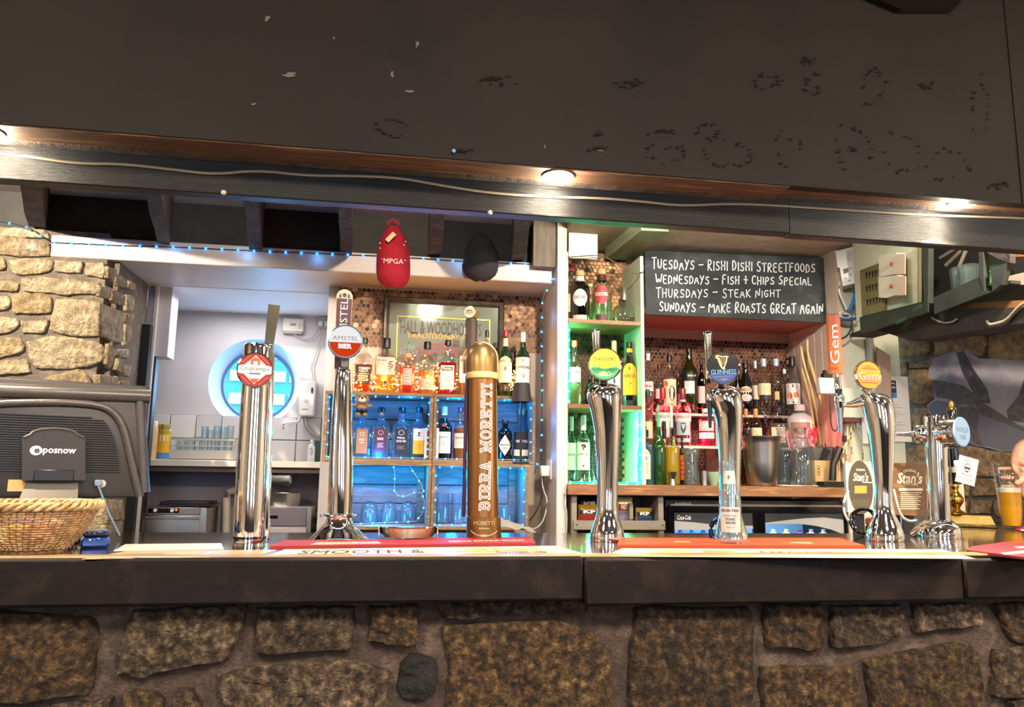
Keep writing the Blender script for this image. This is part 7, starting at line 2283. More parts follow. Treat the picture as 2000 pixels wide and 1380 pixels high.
# ---------------------------------------------------------------- under the worktop: snack rack and fridge
fr = Fr(1206, 1048, Y=3.38, z=W(1206, 1090, 3.38).z, face=False, th=0)
t = thing('snack_rack', 'grey painted wooden snack rack under the oak worktop', 'rack', fr)
L, s = fr.L, fr.s
RKP = mat('grey_painted_wood', '#8f8678', .6, col2='#82796c', ns=8, stretch=(1, 6, 6), bump=.1, bs=40)
xa_, xb_, zt_ = L(1116, 0)[0], L(1297, 0)[0], L(0, 965)[1]
for x0, x1 in ((xa_, xa_ + 11 * s), (xb_ - 11 * s, xb_)):
    obj('side', M().bx(x0, x1, .0, .26, 0, zt_, .001), RKP, t, False)
obj('divider', M().bx(L(1232, 0)[0], L(1239, 0)[0], .012, .25, L(0, 1013)[1], L(0, 983)[1], .001), RKP, t, False)
obj('back', M().bx(xa_ + 11.2 * s, xb_ - 11.2 * s, .25, .26, 0, zt_), plain('#5b544c', .7), t, False)
fb = obj('front_board', M().bx(xa_ + 3 * s, xb_ + 1 * s, -.012, -.0005, L(0, 1034)[1], L(0, 1016)[1], .001), RKP, t, False)
for x in (1126, 1293):
    obj('screw', M().lathe([(1.8 * s, 0), (1.4 * s, .002)], 8).xf(Matrix.Translation((L(x, 0)[0], -.0125, L(0, 1024)[1])) @ Matrix.Rotation(PI / 2, 4, 'X')), plain('#5e564c', .4, .6), fb)
obj('shelf', M().bx(xa_ + 11.2 * s, xb_ - 11.2 * s, .0, .249, L(0, 1020)[1] - .008, L(0, 1020)[1]), RKP, t, False)
RB, RZ = fr.B.copy(), L(0, 1020)[1] + fr.B.z


def packet(x0, x1, yt, yb, Y, c1, c2, label, txt=None, base=None, tc=None, bot=None):
    fr = Fr((x0 + x1) / 2, yb, Y=Y, face=False, th=0)
    if base is not None:
        fr.B.z = base
    t = thing('crisp_packet', label, 'snack packet', fr)
    L, s = fr.L, fr.s
    w, h = (x1 - x0) / 2 * s, L(0, yt)[1]
    rs = []
    n = 7
    for i in range(n + 1):
        u = i / n
        b_ = .018 * math.sin(PI * u) ** .6 + .001
        rs.append([Vector((w * a, -b_ * (1 - a * a) ** .5 if abs(a) < 1 else 0, h * u)) for a in (-1, -.6, -.2, .2, .6, 1)] + [Vector((w * a, b_ * (1 - a * a) ** .5, h * u)) for a in (.6, .2, -.2, -.6)])
    o = obj('packet', M().rings(rs), mat('foil_' + c1[1:], c1, .25, .25), t)
    fy = lambda x, z: -(.018 * max(0, math.sin(PI * min(max(z / h, .02), .98))) ** .6 + .001) * (max(0, 1 - (x / w) ** 2)) ** .5 - .002
    if c2:
        m = M()
        g = [[Vector((w * .9 * (2 * i / 6 - 1), 0, h * (.45 + .27 * j / 2))) for i in range(7)] for j in range(3)]
        for r in g:
            for q in r:
                q.y = fy(q.x, q.z) + .0005
        m.add([q for r in g for q in r], [(j * 7 + i, j * 7 + i + 1, j * 7 + i + 8, j * 7 + i + 7) for j in range(2) for i in range(6)])
        obj('print', m, plain(c2, .3), o)
    if bot:
        m = M()
        g = [[Vector((w * .9 * (2 * i / 6 - 1), 0, h * (.06 + .36 * j / 3))) for i in range(7)] for j in range(4)]
        for r in g:
            for q in r:
                q.y = fy(q.x, q.z) + .0005
        m.add([q for r in g for q in r], [(j * 7 + i, j * 7 + i + 1, j * 7 + i + 8, j * 7 + i + 7) for j in range(3) for i in range(6)])
        obj('print', m, plain(bot, .3), o)
    if txt:
        m = M()
        text(m, txt, (0, 0, h * .6), X3, Z3, w * 1.2, h * .2, .04)
        for q in m.v:
            q.y = fy(q.x, q.z) - .0006
        obj('lettering', m, plain(tc or '#f0e8d8', .4), o, False)
    return t


packet(1131, 1168, 964, 1016, 3.5, '#2a1a18', '#17110f', 'dark peanut packet at the back of the snack rack', 'KP', RZ + .0005)
packet(1129, 1170, 985, 1016, 3.43, '#b3862e', '#1c1412', 'gold and red peanut packet in the front of the snack rack', 'KP', RZ + .0005, bot='#8f2a28')
packet(1205, 1236, 970, 1016, 3.44, '#d6c98a', '#a32430', 'cream and red crisp packet beside the rack divider', 'NUTS', RZ + .0005, '#f5eec0', bot='#8d86a0')
packet(1241, 1274, 991, 1016, 3.43, '#c3a352', '#1c1412', 'small gold and blue peanut packet in the end bay of the rack', 'KP', RZ + .0005, '#efe0b0', bot='#27457a')
zf = RB.z + .001
packet(1131, 1150, 1037, 1070, 3.44, '#4a3a34', None, 'brown snack packet low in the rack beside the flex', None, zf)
packet(1215, 1240, 1037, 1070, 3.44, '#9c3a24', '#c78a3a', 'rust red snack packet low in the rack', None, zf)
packet(1243, 1278, 1036, 1070, 3.44, '#a87a4a', '#d6b988', 'tan snack packet low in the rack', None, zf)

fr = Fr(1475, 1060, Y=3.46, z=W(1475, 1200, 3.46).z, face=False, th=0)
t = thing('drinks_fridge', 'black double-door drinks fridge glowing under the oak worktop', 'fridge', fr)
L, s = fr.L, fr.s
x0, x1 = L(1301, 0)[0], L(1655, 0)[0]
z1 = L(0, 977)[1]
for a in ((x0, x0 + .015, .0, .38, 0, z1), (x1 - .015, x1, .0, .38, 0, z1), (x0 + .0151, x1 - .0151, 0, .38, z1 - .03, z1), (x0 + .0151, x1 - .0151, .0, .38, 0, .03)):
    obj('cabinet', M().bx(*a), BLK, t, False)
obj('back_panel', M().bx(x0 + .0151, x1 - .0151, .37, .379, .031, z1 - .031), plain('#8fb6d6', .4), t, False)
m = M().bx(x0 + .02, x1 - .02, -.012, -.001, z1 - .028, z1 - .018)
obj('header_strip', m, plain('#8a8680', .3, .5), t, False)
m = M()
text(m, 'BLACKROCK', (L(1334, 0)[0], -.0125, z1 - .016), X3, Z3, 34 * s, 5 * s, .03)
obj('lettering', m, I['lightgrey'], t, False)
obj('light_tube', M().bx(x0 + .03, x1 - .03, .05, .06, z1 - .045, z1 - .036), glow('fridge_tube', '#dff0ff', 14), t, False)
light('AREA', 'fridge_glow', fr.B + Vector(((x0 + x1) / 2, .12, z1 - .05)), 3.2, (.6, .82, 1), fr.B + Vector(((x0 + x1) / 2, .2, 0)), .8, .1)
zs = L(0, 1062)[1]
obj('shelf', M().bx(x0 + .02, x1 - .02, .06, .36, zs - .006, zs), plain('#b5c6d6', .3, .4), t, False)
for k, (xa_, xb_) in enumerate(((1302, 1478), (1479, 1654))):
    a, b_ = L(xa_, 0)[0], L(xb_, 0)[0]
    zt_ = L(0, 988)[1]
    fwid = .028
    d = obj('door', M().bx(a, a + fwid, -.03, -.013, .0, zt_).bx(b_ - fwid, b_, -.03, -.013, .0, zt_).bx(a + fwid, b_ - fwid, -.03, -.013, zt_ - .03, zt_).bx(a + fwid, b_ - fwid, -.03, -.013, 0, .03), BLKG, t, False)
    g0, g1, gz = a + fwid, b_ - fwid, zt_ - .03
    obj('pane', M().bx(g0, g1, -.024, -.020, .03, gz), GCLEAR, d, False)
    if k == 0:
        top = [(0, -.26), (.25, -.3), (.5, -.37), (.75, -.40), (1, -.40)]
        sw = [(0, -.54), (.4, -.53), (.8, -.5), (1, -.5)]
    else:
        top = [(0, -.31), (.25, -.23), (.5, -.16), (.75, -.13), (1, -.2)]
        sw = [(0, -.35), (.2, -.34), (.45, -.34), (.65, -.4), (.85, -.52), (1, -.68)]
    hh = 62 * s
    P3 = lambda u, v: Vector((g0 + (g1 - g0) * u, -.0246, gz + hh * v))
    m = M().add([P3(0, 0), P3(1, 0)] + [P3(u, v) for u, v in reversed(top)], [tuple(range(2 + len(top)))])
    obj('printed_band', m, plain('#34363a', .3), d, False)
    m = M().add([P3(u, v) for u, v in top] + [P3(u, v) for u, v in reversed(sw)], [tuple(range(len(top) + len(sw)))])
    obj('printed_swoosh', m, plain('#a9a8a6', .35), d, False)
    if k == 0:
        m = M()
        text(m, 'Coca-Cola', (L(1333, 0)[0], -.0252, L(0, 1010)[1]), X3, Z3, 28 * s, 9 * s, .015, .35)
        obj('lettering', m, I['white'], d, False)
bt = [('#2a5c9c', '#3f7fc0'), ('#2a5c9c', '#3f7fc0'), ('#244f8c', '#3f7fc0'), ('#2a5c9c', '#3f7fc0'), ('#dfe8e0', '#b9d8c0'), ('#d9dfe8', '#e3cf2c'), ('#5c4a8c', '#7a3f5c'), ('#c9b0b8', '#b98a98'), ('#cfc0c0', '#c9a8a0'), ('#dfe4ea', '#d0d8e0')]
zb_ = zs + fr.B.z + .0005
for k, x in enumerate((1326, 1348, 1370, 1392, 1505, 1530, 1555, 1578, 1602, 1622)):
    names = ['deep blue bottle at the hinge end of the fridge', 'deep blue bottle second along in the fridge', 'darker blue bottle third along in the fridge', 'deep blue bottle behind the side loop of the stout font', 'pale green bottle behind the second fridge door', 'bottle with a bright yellow label in the fridge',
             'purple bottle in the fridge beside the yellow label', 'pink tinted bottle in the middle of the second fridge door', 'rosy bottle under the pale swoosh of the fridge', 'clear bottle at the far end of the fridge']
    bottle((x - 11, x + 11, 1033), 3.6, zb_, names[k], 'std', mat('fridge_glass_%d' % k, bt[k][0], .2), plain(bt[k][1], .4), None, [(.1, .5, .9, plain(bt[k][1], .5))], n=12)

# ---------------------------------------------------------------- right-hand end of the back bar
# bamboo caddy with straws
fr = Fr(1612, 945, Y=3.44, z=ZWORK, face=False, th=0)
t = thing('bamboo_caddy', 'pale bamboo caddy with a chain-link logo at the worktop end', 'caddy', fr)
L, s = fr.L, fr.s
BAM = mat('pale_bamboo', '#c9a873', .5, col2='#b8955e', ns=8, stretch=(6, 6, 1))
x0, x1, zt_ = L(1587, 0)[0], L(1643, 0)[0], L(0, 899)[1]
bm_ = obj('box', M().bx(x0, x1, 0, .008, 0, zt_, .001).bx(x0, x1, .1, .108, 0, zt_, .001).bx(x0, x0 + .008, .0085, .0995, 0, zt_).bx(x1 - .008, x1, .0085, .0995, 0, zt_).bx(x0 + .0085, x1 - .0085, .0085, .0995, 0, .008), BAM, t, False)
m = M()
for k in range(3):
    c3 = (L(1600, 0)[0], -.0008, L(0, 912 + k * 6.5)[1])
    a_ = [(c3[0] + 3.4 * s * math.cos(2 * PI * i / 16), c3[1], c3[2] + 3.6 * s * math.sin(2 * PI * i / 16)) for i in range(16)]
    b_ = [(c3[0] + 2.3 * s * math.cos(2 * PI * i / 16), c3[1], c3[2] + 2.4 * s * math.sin(2 * PI * i / 16)) for i in range(16)]
    m.add(a_ + b_, [(i, (i + 1) % 16, (i + 1) % 16 + 16, i + 16) for i in range(16)])
obj('logo', m, I['brown'], bm_, False)
obj('inner_liner', M().bx(x0 + .012, x1 - .012, .012, .095, .0085, L(0, 872)[1], .004), mat('smoked_liner', '#2b2a2a', .25), t)
names = ['black straw leaning at the near corner of the bamboo caddy', 'black straw standing upright in the middle of the bamboo caddy', 'black straw tilted over the back of the bamboo caddy', 'shortest black straw in the bamboo caddy']
for k, (xa_, ya_) in enumerate(((1592, 876), (1606, 868), (1620, 872), (1632, 870))):
    p0, p1 = L(xa_ + 2, 900), L(xa_, ya_)
    o = obj('straw', M().tube([(p0[0], .05, p0[1]), (p1[0], .03 + .02 * k, p1[1] + .014)], .003, 6), BLK, None, loc=fr.B)
    tag(o, names[k], 'straw')
fr = Fr(1630, 948, Y=3.39, z=ZWORK, face=False, th=0)
t = thing('charging_dock', 'black pedestal stand in front of the bamboo caddy', 'stand', fr)
L, s = fr.L, fr.s
obj('base', M().bx(L(1603, 0)[0], L(1650, 0)[0], -.03, .04, 0, L(0, 940)[1], .003), BLK, t)
a, b_ = L(1626, 938), L(1640, 874)
obj('post', M().tube([(a[0], 0, a[1]), (a[0] + 3 * s, 0, (a[1] + b_[1]) / 2), (b_[0], 0, b_[1])], [7 * s, 6.5 * s, 8 * s], 10), BLK, t)
# dried stalks
t = thing('dried_stalks', 'tall pale dried stalks standing against the boarded alcove side', 'dried stalks', loc=W(1605, 900, 3.6))
D0 = t.location.copy()
for (pts, r) in ((((1564, 676), (1570, 710), (1582, 750), (1592, 790), (1600, 840), (1606, 900)), .0055), (((1577, 664), (1577, 690), (1588, 730), (1600, 770), (1612, 830), (1618, 900)), .006), (((1566, 720), (1580, 770), (1590, 830), (1598, 900)), .0045), (((1581, 700), (1594, 745), (1607, 800), (1622, 900)), .005)):
    obj('stalk', M().tube([W(x, y, 3.6) - D0 for x, y in smooth_pts(pts, 1)], r, 7), mat('straw_stalk', '#d3bf78', .55, col2='#b89f58', ns=20), t)
obj('stalk_holder', M().lathe([(.032, W(1610, 946, 3.6).z - D0.z), (.034, W(1610, 880, 3.6).z - D0.z)], 16, cx=.01), plain('#6d5a4a', .5), t)
# small white unit with black switch, wires
fr = Fr(1613, 770, Y=3.40, face=False, th=0)
t = thing('wall_dispenser', 'small white wall unit with a black top beside the orange paddle', 'wall unit', fr)
L, s = fr.L, fr.s
fr2z = L(0, 738)[1]
obj('case', M().bx(L(1598, 0)[0], L(1628, 0)[0], -.02, .019, 0, fr2z, .006), WHT, t)
obj('switch', M().bx(L(1607, 0)[0], L(1624, 0)[0], -.015, .012, fr2z + .0003, L(0, 729)[1], .003).bx(L(1611, 0)[0], L(1616, 0)[0], -.01, .01, L(0, 729)[1], L(0, 723)[1]), BLK, t)
obj('lead', M().tube([(L(x, y)[0], -.004, L(x, y)[1]) for x, y in smooth_pts(((1620, 772), (1621, 800), (1622, 830), (1627, 842), (1634, 840), (1637, 826)), 1)], 1.4 * s, 6), plain('#3a3836', .5), t)
fr = Fr(1668, 822, Y=3.38, face=False, th=0)
t = thing('junction_box', 'pale junction box with brown base and hanging leads on the green pier', 'junction box', fr)
L, s = fr.L, fr.s
obj('case', M().bx(L(1645, 0)[0], L(1690, 0)[0], 0, .038, 6 * s, L(0, 758)[1], .004), plain('#b9bfae', .45), t)
obj('base_block', M().bx(L(1647, 0)[0], L(1676, 0)[0], -.012, .036, -3 * s, 5.5 * s, .002), plain('#5b2a22', .5), t)
for c_, pts in (('#3a3836', ((1653, 825), (1652, 840), (1652, 850))), ('#cbb96a', ((1668, 825), (1666, 850), (1668, 880), (1667, 905))), ('#c7c2b2', ((1660, 825), (1660, 850), (1657, 880), (1658, 905))), ('#d8c96a', ((1664, 850), (1654, 870), (1650, 890), (1652, 905))), ('#8d8a80', ((1675, 825), (1682, 850), (1690, 880), (1690, 900)))):
    obj('lead', M().tube([(L(x, y)[0], .02, L(x, y)[1]) for x, y in smooth_pts(pts, 1)], 1.8 * s, 6), plain(c_, .5), t)
obj('lead_weight', M().bx(L(1649, 0)[0], L(1656, 0)[0], .012, .028, L(0, 862)[1], L(0, 850)[1], .002), BLK, t)
# upright board behind the amber font, pipes and papers
fr = Fr(1725, 900, Y=3.37, face=False, th=0)
L, s = fr.L, fr.s
o = obj('wooden_board', M().prism([(L(x, y)[0], 0, L(x, y)[1]) for x, y in ((1714, 678), (1739, 694), (1741, 770), (1741, 900), (1716, 900))], (0, .014, 0)), mat('pale_board', '#b59a84', .6, col2='#a3866f', ns=5, stretch=(6, 6, 1)), None, False, loc=fr.B)
tag(o, 'pale upright wooden board behind the orange lens', 'board')
panel('trim_11', W(1694, 700, 3.41).x, W(1706, 700, 3.41).x, 3.395, 3.419, .9, ZCEIR, plain('#c9ccbf', .5), .004)
fr = Fr(1760, 862, Y=3.41, face=False, th=0)
t = thing('notice', 'white printed notice with a navy photo block beside the stone wall', 'notice', fr)
L, s = fr.L, fr.s
sh = obj('sheet', M().bx(L(1738, 0)[0], L(1781, 0)[0], 0, .003, 0, L(0, 735)[1]), LB['white'], t, False)
obj('photo_block', M().bx(L(1740, 0)[0], L(1757, 0)[0], -.0012, -.0002, L(0, 777)[1], L(0, 743)[1]), I['navy'], sh, False)
obj('photo_block', M().bx(L(1740, 0)[0], L(1757, 0)[0], -.0018, -.0013, L(0, 776)[1], L(0, 767)[1]), I['blue'], sh, False)
m = M()
for k in range(13):
    y = 786 + k * 4.6 + (6 if k > 6 else 0)
    m.bx(L(1742, 0)[0], L(1752 + (k * 7) % 19, 0)[0], -.0012, -.0004, L(0, y + .7)[1], L(0, y)[1])
obj('print_lines', m, I['grey'], sh, False)
m = M()
text(m, 'OUR', (L(1749, 0)[0], -.0022, L(0, 749)[1]), X3, Z3, 10 * s, 3 * s, .03)
text(m, 'PUB', (L(1749, 0)[0], -.0022, L(0, 757)[1]), X3, Z3, 12 * s, 4 * s, .03)
obj('lettering', m, I['white'], sh, False)
fr = Fr(1690, 870, Y=3.405, face=False, th=0)
o = obj('notice', M().bx(fr.L(1686, 0)[0], fr.L(1735, 0)[0], 0, .003, fr.L(0, 866)[1], fr.L(0, 740)[1]), LB['white'], None, False, loc=fr.B)
tag(o, 'blank white sheet pinned behind the amber ale font', 'notice')

# tent card with wood print
YCD = 2.365


def card(px, label, m, depth=.012):
    c = W(sum(p[0] for p in px) / 4, px[2][1], YCD)
    t = thing('display_card', label, 'display card', loc=c)
    o = obj('panel', M().prism([W(x, y, YCD) - c for x, y in px], (0, depth, 0)), m, t, False)
    obj('stand', M().bx(-.02, .02, depth + .001, depth + .008, ZBAR - c.z, .03), BLK, t, False)
    return t, o, c


t, o, c = card([(1743, 904), (1812, 902), (1815, 1008), (1746, 1005)], 'wood-print cider display card with cream script standing behind the chrome fonts', mat('plank_print', '#7d5a3a', .55, col2=['#6b4c30', '#8f6b48'], ns=4, stretch=(1, 1, 9)))
P2 = lambda x, y, e=.0008: W(x, y, YCD - e) - c
sp = lambda x, y: (W(x + 1, y, YCD) - W(x, y, YCD)).length


def ctext(m, s_, x, y, w, h, bold=.01, shear=0, arc=None):
    k = sp(x, y)
    text(m, s_, P2(x, y), X3, Z3, w * k, h * k, bold, shear, arc=arc * k if arc else None)


m = M()
ctext(m, 'ORIGINAL', 1777, 918, 27, 5, .02, arc=30)
ctext(m, "Stan's", 1777, 933, 50, 20, .03, .3)
ctext(m, 'THATCHERS', 1779, 945, 28, 5, .02)
m.add([P2(1757, 953), P2(1801, 953), P2(1803, 955.5), P2(1801, 958), P2(1757, 958), P2(1755, 955.5)], [(0, 1, 2, 3, 4, 5)])
for k in range(9):
    y = 961 + k * 3.9
    m.add([P2(1759, y), P2(1800 - (k * 5) % 9, y), P2(1800 - (k * 5) % 9, y + 1.6), P2(1759, y + 1.6)], [(0, 1, 2, 3)])
obj('lettering', m, I['cream'], o, False)
t, o, c = card([(1651, 903), (1708, 901), (1712, 1006), (1656, 1000)], 'pale display card with dark oval emblem and script beside the amber ale font', plain('#c9c5b2', .5))
m = M().disc(P2(1681, 951), X3, Z3, 24 * sp(1681, 951), 47 * sp(1681, 951), 36)
obj('print_oval', m, plain('#4b463a', .5), o, False)
m = M()
for k in range(12):
    x = 1664 + k * 3
    m.add([P2(x, 975, .0012), P2(x + 1.2, 975, .0012), P2(x + 1.2, 988, .0012), P2(x, 988, .0012)], [(0, 1, 2, 3)])
obj('print_shape', m, plain('#6b6350', .5), o, False)
m = M().add([P2(1669, 948, .0013), P2(1693, 948, .0013), P2(1693, 963, .0013), P2(1669, 963, .0013)], [(0, 1, 2, 3)])
obj('print_band', m, I['gold'], o, False)
m = M()
for q in ((("Stan's"), 1681, 931, 30, 15, .03, .3), ('ORIGINAL', 1681, 917, 18, 4, .02, 0), ):
    k = sp(q[1], q[2])
    text(m, q[0], P2(q[1], q[2], .0016), X3, Z3, q[3] * k, q[4] * k, q[5], q[6])
m.add([P2(1684, 940, .0016), P2(1704, 941, .0016), P2(1704, 943, .0016), P2(1684, 942, .0016)], [(0, 1, 2, 3)])
obj('lettering', m, I['cream'], o, False)
# black things low behind the amber font
fr = Fr(1690, 1048, z=ZBAR)
t = thing('cable_reel', 'black coiled hose standing behind the amber ale font', 'hose', fr)
s = fr.s
pts = [(26 * s * math.cos(a) * 1.0, .06 + .006 * k, 26 * s + .003 + 24 * s * math.sin(a)) for k in range(1) for a in [2 * PI * i / 28 for i in range(29)]]
obj('coil', M().tube(pts, 3 * s, 8), BLKG, t)
obj('coil', M().tube([(p[0] * .8, p[1] + .012, p[2]) for p in pts], 3 * s, 8), BLKG, t)
pts = [(1657, 958), (1649, 975), (1647, 995), (1655, 1015), (1668, 1030)]
tag(obj('flex', M().tube([W(x, y, 2.34) for x, y in smooth_pts(pts, 1)], .004, 6), plain('#c9c4b8', .5), None), 'white flex looping down beside the pale display card', 'cable')
fr = Fr(1770, 1044, z=ZBAR)
fr.B.y += .12
t = thing('bar_caddy', 'low black and red bar caddy behind the chrome fonts', 'caddy', fr)
s = fr.s
obj('tray', M().bx(-32 * s, 36 * s, -.04, .06, 0, .022, .004), BLK, t)
obj('red_panel', M().bx(-32 * s, 10 * s, .0, .055, .0225, .045, .004), plain('#8f2a2c', .4), t)
obj('black_block', M().bx(12 * s, 33 * s, -.01, .05, .0225, .06, .003), BLK, t)
pts = [(1745, 955), (1752, 985), (1760, 1008), (1775, 1018), (1790, 1016)]
tag(obj('flex', M().tube([W(x, y, 2.3) for x, y in smooth_pts(pts, 1)], .0045, 6), plain('#b9b2a8', .4), None), 'thick pale tube curving down in front of the wood-print card', 'cable')

# brass lamp base on its block, card clipped before it
zr_ = ZBAR
fr = Fr(1893, 1040, Y=2.72, z=zr_)
t = thing('brass_block', 'heavy stepped brass plinth on the bar return', 'plinth', fr)
L, s = fr.L, fr.s
x0, x1 = L(1852, 0)[0], L(1945, 0)[0]
zz = lambda y: L(1893, y)[1]
z0_, z1_ = zz(1037), zz(1006)
bh = z1_ - 0
obj('lower_step', M().bx(x0 - .004, x1 + .006, -.02, .12, 0, bh * .28, .003), mat('old_brass', '#85703f', .38, .9, col2='#655430', ns=30, nd=4), t)
obj('upper_step', M().rings([[Vector((a, y, z)) for a, y in ((x0 + k, -.012 + k), (x1 - k, -.012 + k), (x1 - k, .11), (x0 + k, .11))] for z, k in ((bh * .2801, 0), (bh, .012))]), mat('old_brass', '#85703f', .38, .9), t, False)
ztop = zr_ + bh
fr2 = Fr(1869, 1006, Y=2.76, z=ztop)
s = fr2.s
t = thing('brass_lamp', 'ornate turned brass figure on the brass plinth behind the tee-shaped font', 'ornament', fr2)
H = fr2.L(1869, 930)[1]
pr = [(17, 0), (18, .03), (15, .08), (9, .12), (7, .18), (11, .26), (15, .34), (15.5, .42), (12, .52), (7, .6), (6, .66), (8.5, .72), (8, .8), (4, .86), (5, .92), (2, 1)]
obj('turned_stem', M().lathe([(r * s * .9, u * H) for r, u in pr], 20), BRASS, t)
o = obj('folded_card', M().bx(-9 * s, 10 * s, 0, .004, 0, H * .86), mat('cream_card', '#d9c7a8', .6), None, False, loc=Vector((fr2.B.x, fr2.B.y, ztop)) + Vector((22 * s, .03, .0005)))
tag(o, 'cream card strip standing behind the turned brass ornament', 'card')
fr = Fr(1888, 920, Y=2.1)
t = thing('clip_sign', 'small tilted white sign with a masked bearded face, clipped to the pour tube', 'sign', fr)
L, s = fr.L, fr.s
cs = [(1874, 887), (1912, 898), (1903, 950), (1865, 939)]
cc = [L(x, y) for x, y in cs]
pn = obj('panel', M().prism([(x, 0, z) for x, z in cc], (0, .004, 0)), LB['white'], t, False)
ct = Vector((sum(p[0] for p in cc) / 4, 0, sum(p[1] for p in cc) / 4))
ex_ = Vector((cc[1][0] - cc[0][0], 0, cc[1][1] - cc[0][1]))
ez_ = Vector((cc[0][0] - cc[3][0], 0, cc[0][1] - cc[3][1]))
wE, hE = ex_.length, ez_.length
ex_, ez_ = ex_.normalized(), ez_.normalized()
pp_ = lambda a, b, y=-.0006: ct + ex_ * (a * wE) + ez_ * (b * hE) + Vector((0, y, 0))
m = M()
text(m, 'MINE BEER', pp_(0, -.32), ex_, ez_, wE * .74, hE * .13, .012)
text(m, 'WEST', pp_(-.38, .1), ex_, ez_, wE * .14, hE * .03, .02)
text(m, 'NORTH', pp_(.38, .1), ex_, ez_, wE * .14, hE * .03, .02)
text(m, 'THE FORGE', pp_(0, .42), ex_, ez_, wE * .4, hE * .03, .02)
def frame_(a, b, w, h, t_):
    for q in ((a - w, b + h, a + w, b + h - t_), (a - w, b - h + t_, a + w, b - h), (a - w, b + h, a - w + t_ * 1.3, b - h), (a + w - t_ * 1.3, b + h, a + w, b - h)):
        m.quad(pp_(q[0], q[1]), pp_(q[2], q[1]), pp_(q[2], q[3]), pp_(q[0], q[3]))
frame_(0, .1, .22, .27, .018)
frame_(0, 0, .49, .49, .012)
a_ = [pp_(.15 * math.cos(2 * PI * i / 20), .1 + .17 * math.sin(2 * PI * i / 20)) for i in range(20)]
b_ = [pp_(.12 * math.cos(2 * PI * i / 20), .1 + .14 * math.sin(2 * PI * i / 20)) for i in range(20)]
m.add(a_ + b_, [(i, (i + 1) % 20, (i + 1) % 20 + 20, i + 20) for i in range(20)])
m.quad(pp_(-.15, .13), pp_(.15, .13), pp_(.15, .05), pp_(-.15, .05))
m.add([pp_(-.07, -.01), pp_(0, -.04), pp_(.07, -.01), pp_(0, .0)], [(0, 1, 2, 3)])
obj('lettering', m, I['black'], pn, False)
a = L(1866, 905)
obj('clip', M().bx(a[0] - .004, a[0] + .014, .0045, .02, a[1] - .01, a[1] + .01, .002), CAPW, t)

# pint glass of lager and the arm of the person holding it
gY = 2.62
gz = ZBAR
fr = Fr(1976, 1022, Y=gY, z=gz)
s = fr.s
gB = fr.B.copy()
t = thing('lager_glass', 'tall half-full glass of golden lager held on the bar return', 'glass', fr)
H = fr.L(1976, 905)[1]
zq = lambda y: fr.L(1976, y)[1]
r0_, r1_ = 17 * s, 25.5 * s
obj('glass_body', M().lathe([(r0_, 0), (r0_ * 1.01, .004), (r0_ * 1.12, H * .2), (r1_, H), (r1_ - .002, H), (r0_ * 1.12 - .003, H * .2), (r0_ * .8, .012)], 28), GPINT, t)
zf_ = zq(961)
rr = lambda z: r0_ * 1.12 + (r1_ - r0_ * 1.12) * (z / H - .2) / .8 - .0035
obj('lager', M().lathe([(r0_ * .85, .013), (r0_ * 1.05, H * .2), (rr(zf_), zf_)], 28), glass('lager_liquid', '#f0b820', .85, body='#f7c020', refl=.2), t)
zh = zq(953)
obj('foam', M().lathe([(rr(zf_), zf_ + .0003), (rr(zh), zh), (rr(zh) * .6, zh + .002)], 28), mat('beer_foam', '#ece2d2', .8, bump=.4, bs=300), t)
m = M()
for k in range(60):
    a = RND.uniform(-1.4, 1.4)
    z = zh + abs(RND.gauss(0, .4)) * (zq(915) - zh)
    if z < H * .96:
        q = rr(z)
        m.disc((q * math.sin(a), -q * math.cos(a), z), (math.cos(a), math.sin(a), 0), Z3, RND.uniform(.001, .0035), n=6)
tag(obj('foam_lacing', m, mat('beer_foam', '#ece2d2', .8), t, False), kind='stuff')

SKIN = mat('skin', '#c98e70', .55, col2=['#bf8062', '#d49c80'], ns=18, nd=4, bump=.15, bs=180)


def skin_mesh(name, joints, edges, mt, parent=None, sub=2):
    me = bpy.data.meshes.new(name)
    me.from_pydata([tuple(j[0]) for j in joints], edges, [])
    o = bpy.data.objects.new(name, me)
    COL.objects.link(o)
    md = o.modifiers.new('skin', 'SKIN')
    md.use_smooth_shade = True
    for i, j in enumerate(joints):
        me.skin_vertices[0].data[i].radius = (j[1], j[1] if len(j) < 3 else j[2])
    me.skin_vertices[0].data[0].use_root = True
    sb = o.modifiers.new('subdivision', 'SUBSURF')
    sb.levels = sub
    sb.render_levels = sub
    me.materials.append(mt)
    if parent:
        o.parent = parent
    return o


